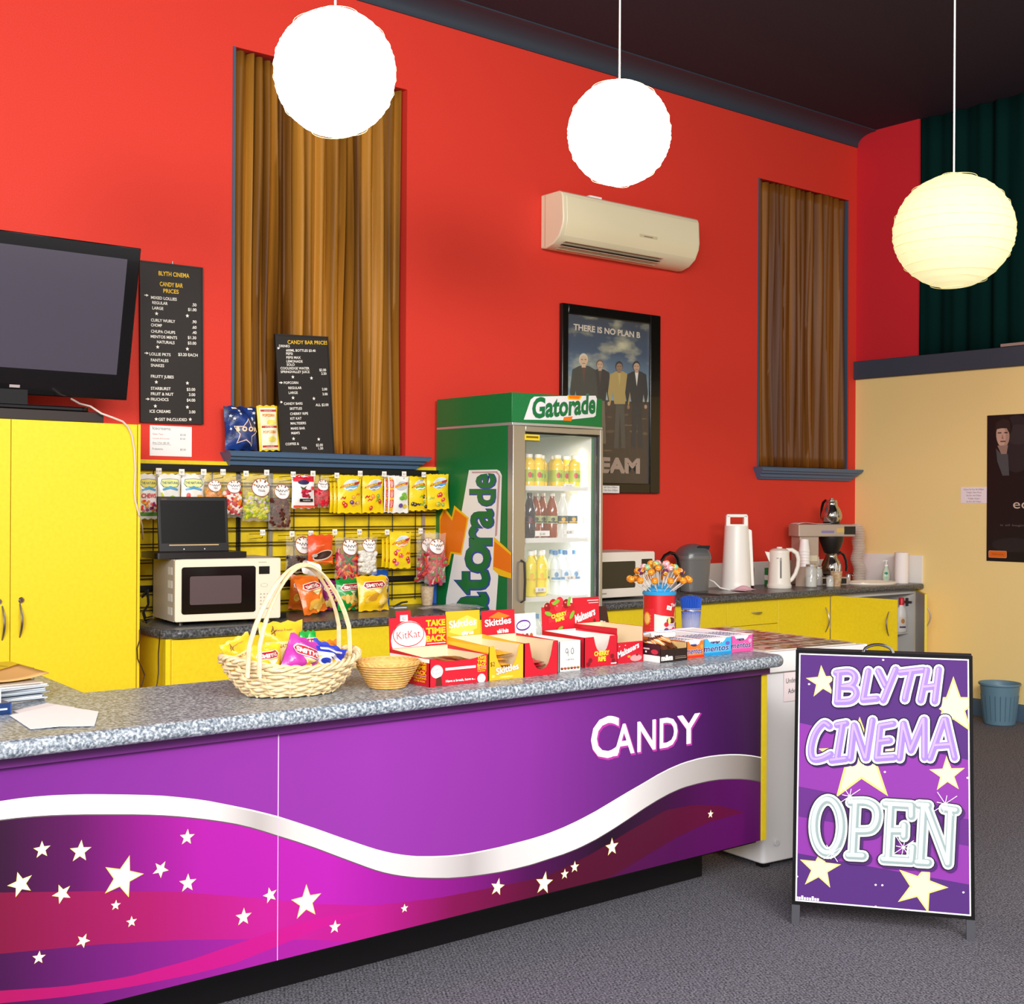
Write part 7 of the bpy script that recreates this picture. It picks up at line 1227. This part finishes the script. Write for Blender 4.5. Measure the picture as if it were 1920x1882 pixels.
def fig(hx, hy, k, skin, coat, leg, hair, sh):
    s.poly([(hx-30*k, hy+330*k), (hx+45*k, hy+330*k), (hx+60*k, hy+760*k), (hx+20*k, hy+760*k), (hx+8*k, hy+440*k), (hx-8*k, hy+760*k), (hx-48*k, hy+760*k)], mat(leg, .35))
    s.poly([(hx-30*k, hy+48*k), (hx+38*k, hy+48*k), (hx+92*k, hy+80*k), (hx+108*k, hy+260*k), (hx+88*k, hy+380*k), (hx+66*k, hy+260*k), (hx+56*k, hy+350*k), (hx-44*k, hy+350*k), (hx-60*k, hy+240*k), (hx-84*k, hy+370*k), (hx-104*k, hy+250*k), (hx-84*k, hy+76*k)], mat(coat, .35)); s.poly([(hx-14*k, hy+52*k), (hx+20*k, hy+52*k), (hx+4*k, hy+190*k)], mat(sh, .35))
    s.rect(hx-14*k, hy+30*k, hx+18*k, hy+62*k, mat(skin, .35)); s.ell(hx, hy, 35*k, 48*k, mat(hair, .35), 16); s.ell(hx+2*k, hy+9*k, 29*k, 38*k, mat(skin, .35), 16); s.rect(hx-18*k, hy-2*k, hx-4*k, hy+3*k, mat('#3a261a', .4)); s.rect(hx+8*k, hy-2*k, hx+22*k, hy+3*k, mat('#3a261a', .4)); s.rect(hx-10*k, hy+28*k, hx+14*k, hy+32*k, mat('#7a4030', .4)); s.ell(hx+86*k, hy+378*k, 13*k, 20*k, mat(skin, .35), 10)
fig(490, 672, .92, '#b89878', '#2a221c', '#6a5c48', '#6a5240', '#4a3a2c'); fig(660, 690, .95, '#8a6a50', '#a89050', '#4a4438', '#201814', '#b8a060'); fig(812, 688, .95, '#b8957a', '#26221f', '#2a2622', '#1c1410', '#d8d4cc'); fig(345, 630, 1.15, '#c8a888', '#3a382e', '#4a4638', '#c8bca4', '#5a3a2c')
g_ = mat('#c9bba8', .35); a = P(1020+262/4.704, 540+366/4.704, y=-.016); e = P(1020+846/4.704, 540+440/4.704, y=-.016); s3 = Surf(b, yplane(-.016), None, .0002, s.o); s3.text('THERE IS NO PLAN B', a.x, a.z, .038, g_, w=math.hypot(e.x-a.x, e.z-a.z), bold=.03, rot=math.atan2(e.z-a.z, e.x-a.x))
a = P(1020+372/4.704, 540+1612/4.704, y=-.016); e = P(1020+836/4.704, 540+1632/4.704, y=-.016); s3.text('TEAM', a.x, e.z+.002, .094, mat('#a89080', .35), w=e.x-a.x, bold=.05)
b.build('print', T, True)
b = B(); b.box(x0+.03, -.022, z0+.03, x1-.05, -.020, z1-.03, mat('#ffffff', .05, spec=.3, alpha=.02)); b.build('glass', T, True)
b = B(); a, e = P(1095, 540+1738/4.704, y=-.036), P(1020+664/4.704, 540+1808/4.704, y=-.036); b.box(a.x, -.0365, e.z, e.x, -.0345, a.z, PAPER); s = Surf(b, yplane(-.0365)); s.text('6th Nov 5:00pm', e.x-.02, (a.z+e.z)/2+.008, .013, mat('#6a5a58', .5), 'r', wmax=.16); s.text('13th Nov 5:00pm', e.x-.015, e.z+.012, .013, mat('#6a5a58', .5), 'r', wmax=.17); tag(b.build('show_times_note', None, True, loc=((a.x+e.x)/2, -.035, e.z)), 'small white show times note on the lower frame of the framed poster', 'note')
# ------------------------------------------------------------------ right wall: poster, note, bin
xw = XR-.004; b = B(); b.box(XR-.006, -1.80, 1.096, XR-.002, -1.110, 2.117, mat('#151212', .35)); xp = frame((XR-.006, 0, 0), (0, -1, 0), (0, 0, 1)); s = Surf(b, xp, None, .0003)
kp = lambda x, y: (lambda q: (-q.y, q.z))(P(1770+x/5.88, 760+y/5.88, x=XR-.006))
for c, (cx, cy), ru, rv in (('#262224', (800, 420), .13, .2), ('#302c2c', (820, 320), .09, .07), ('#221e1e', (760, 1540), .16, .05)): u, v = kp(cx, cy); s.ell(u, v, ru, rv, mat(c, .4), 20)
u, v = kp(648, 330); s.ell(u+.005, v+.06, .068, .075, mat('#1a1210', .4), 18); s.ell(u, v, .05, .085, mat('#b08a78', .45), 20, .08); s.ell(u-.012, v+.0, .034, .08, mat('#c8a08c', .45), 16, .08); s.rect(u-.038, v+.014, u-.01, v+.022, mat('#3a2420', .4)); s.rect(u+.012, v+.014, u+.036, v+.022, mat('#3a2420', .4)); s.rect(u-.018, v-.046, u+.022, v-.038, mat('#6a2028', .4)); s.poly([(u-.004, v+.01), (u+.008, v-.025), (u-.008, v-.025)], mat('#9a7464', .45))
s.poly([(u-.055, v+.03), (u-.042, v+.045), (u-.01, v+.05), (u+.03, v+.048), (u+.045, v+.02), (u+.06, v+.04), (u+.05, v+.1), (u+.0, v+.118), (u-.05, v+.09)], mat('#2a1c18', .5)); s.poly([(u-.04, v-.07), (u+.04, v-.07), (u+.03, v-.13), (u-.01, v-.13)], mat('#98786a', .45)); s.poly([(u-.05, v-.09), (u-.01, v-.13), (u+.04, v-.13), (u+.05, v-.28), (u-.0, v-.28), (u-.04, v-.18)], mat('#4a4a4c', .45))
u, v = kp(762, 1135); s.text('eclipse', u, v, .068, mat('#d0b8a8', .45), w=.34); u, v = kp(622, 1328); s.text('it all begins with a choice', u, v, .014, mat('#6a5c5a', .45), w=.45)
u0_, v0_ = kp(492, 1675); u1_, v1_ = kp(692, 1605); s.poly(rrect(u0_, v0_, u1_, v1_, .008), mat('#f0a070', .45)); s.poly(rrect(u0_+.003, v0_+.003, u1_-.003, v1_-.003, .006), mat('#e06818', .45)); s.text('COMING SOON', (u0_+u1_)/2, (v0_+v1_)/2-.006, .012, mat('#8a3a08', .45), 'c', wmax=.085)
b.M = None; tag(b.build('film_poster', None, True, loc=(XR-.004, -1.45, 1.096)), 'dark film poster with a pale face on the ochre wall', 'poster')
b = B(); a, e = P(1802, 913, x=XR), P(1851, 943, x=XR); b.box(XR-.0035, e.y, e.z, XR-.0015, a.y, a.z, PINKW); s = Surf(b, frame((XR-.0035, 0, 0), (0, -1, 0), (0, 0, 1)), None, .0001, .0002); g = mat('#6a5a70', .5)
for i, t in enumerate(('Eclipse Sat Dec 4th 8.00pm', 'Twilight, New Moon', 'Sat Dec 4th 8.30pm', 'Twilight, Eclipse', 'Sat Dec 4th 9.30pm')): s.text(t, -(a.y+e.y)/2, a.z-.022-.0215*i, .0105, g, 'c', wmax=.18)
tag(b.build('session_note', None, True, loc=(XR-.002, (a.y+e.y)/2, e.z)), 'small white session times note on the ochre wall left of the dark poster', 'note')
T = thing('waste_bin', 'grey blue plastic waste bin on the carpet by the ochre wall', 'bin', (8.09, -1.33, .001)); b = B(); BB = mat('#5e7f92', .45); r = .135
prof = [(.098, 0), (.102, .004), (.128, .262), (.137, .266), (.139, .274), (.137, .280), (.132, .278), (.124, .262), (.099, .01), (0, .008)]; n = 48; vs = []; b.lathe(prof, BB, n=n); b.build('bucket', T)
b = B()
for i in range(22):
    a_ = 2*PI*i/22; b.tube([((.1035+.018*t)*math.cos(a_), (.1035+.018*t)*math.sin(a_), .03+.17*t) for t in (0, .5, 1)], .0035, mat('#4d6c80', .45), 5)
b.build('ribs', T)
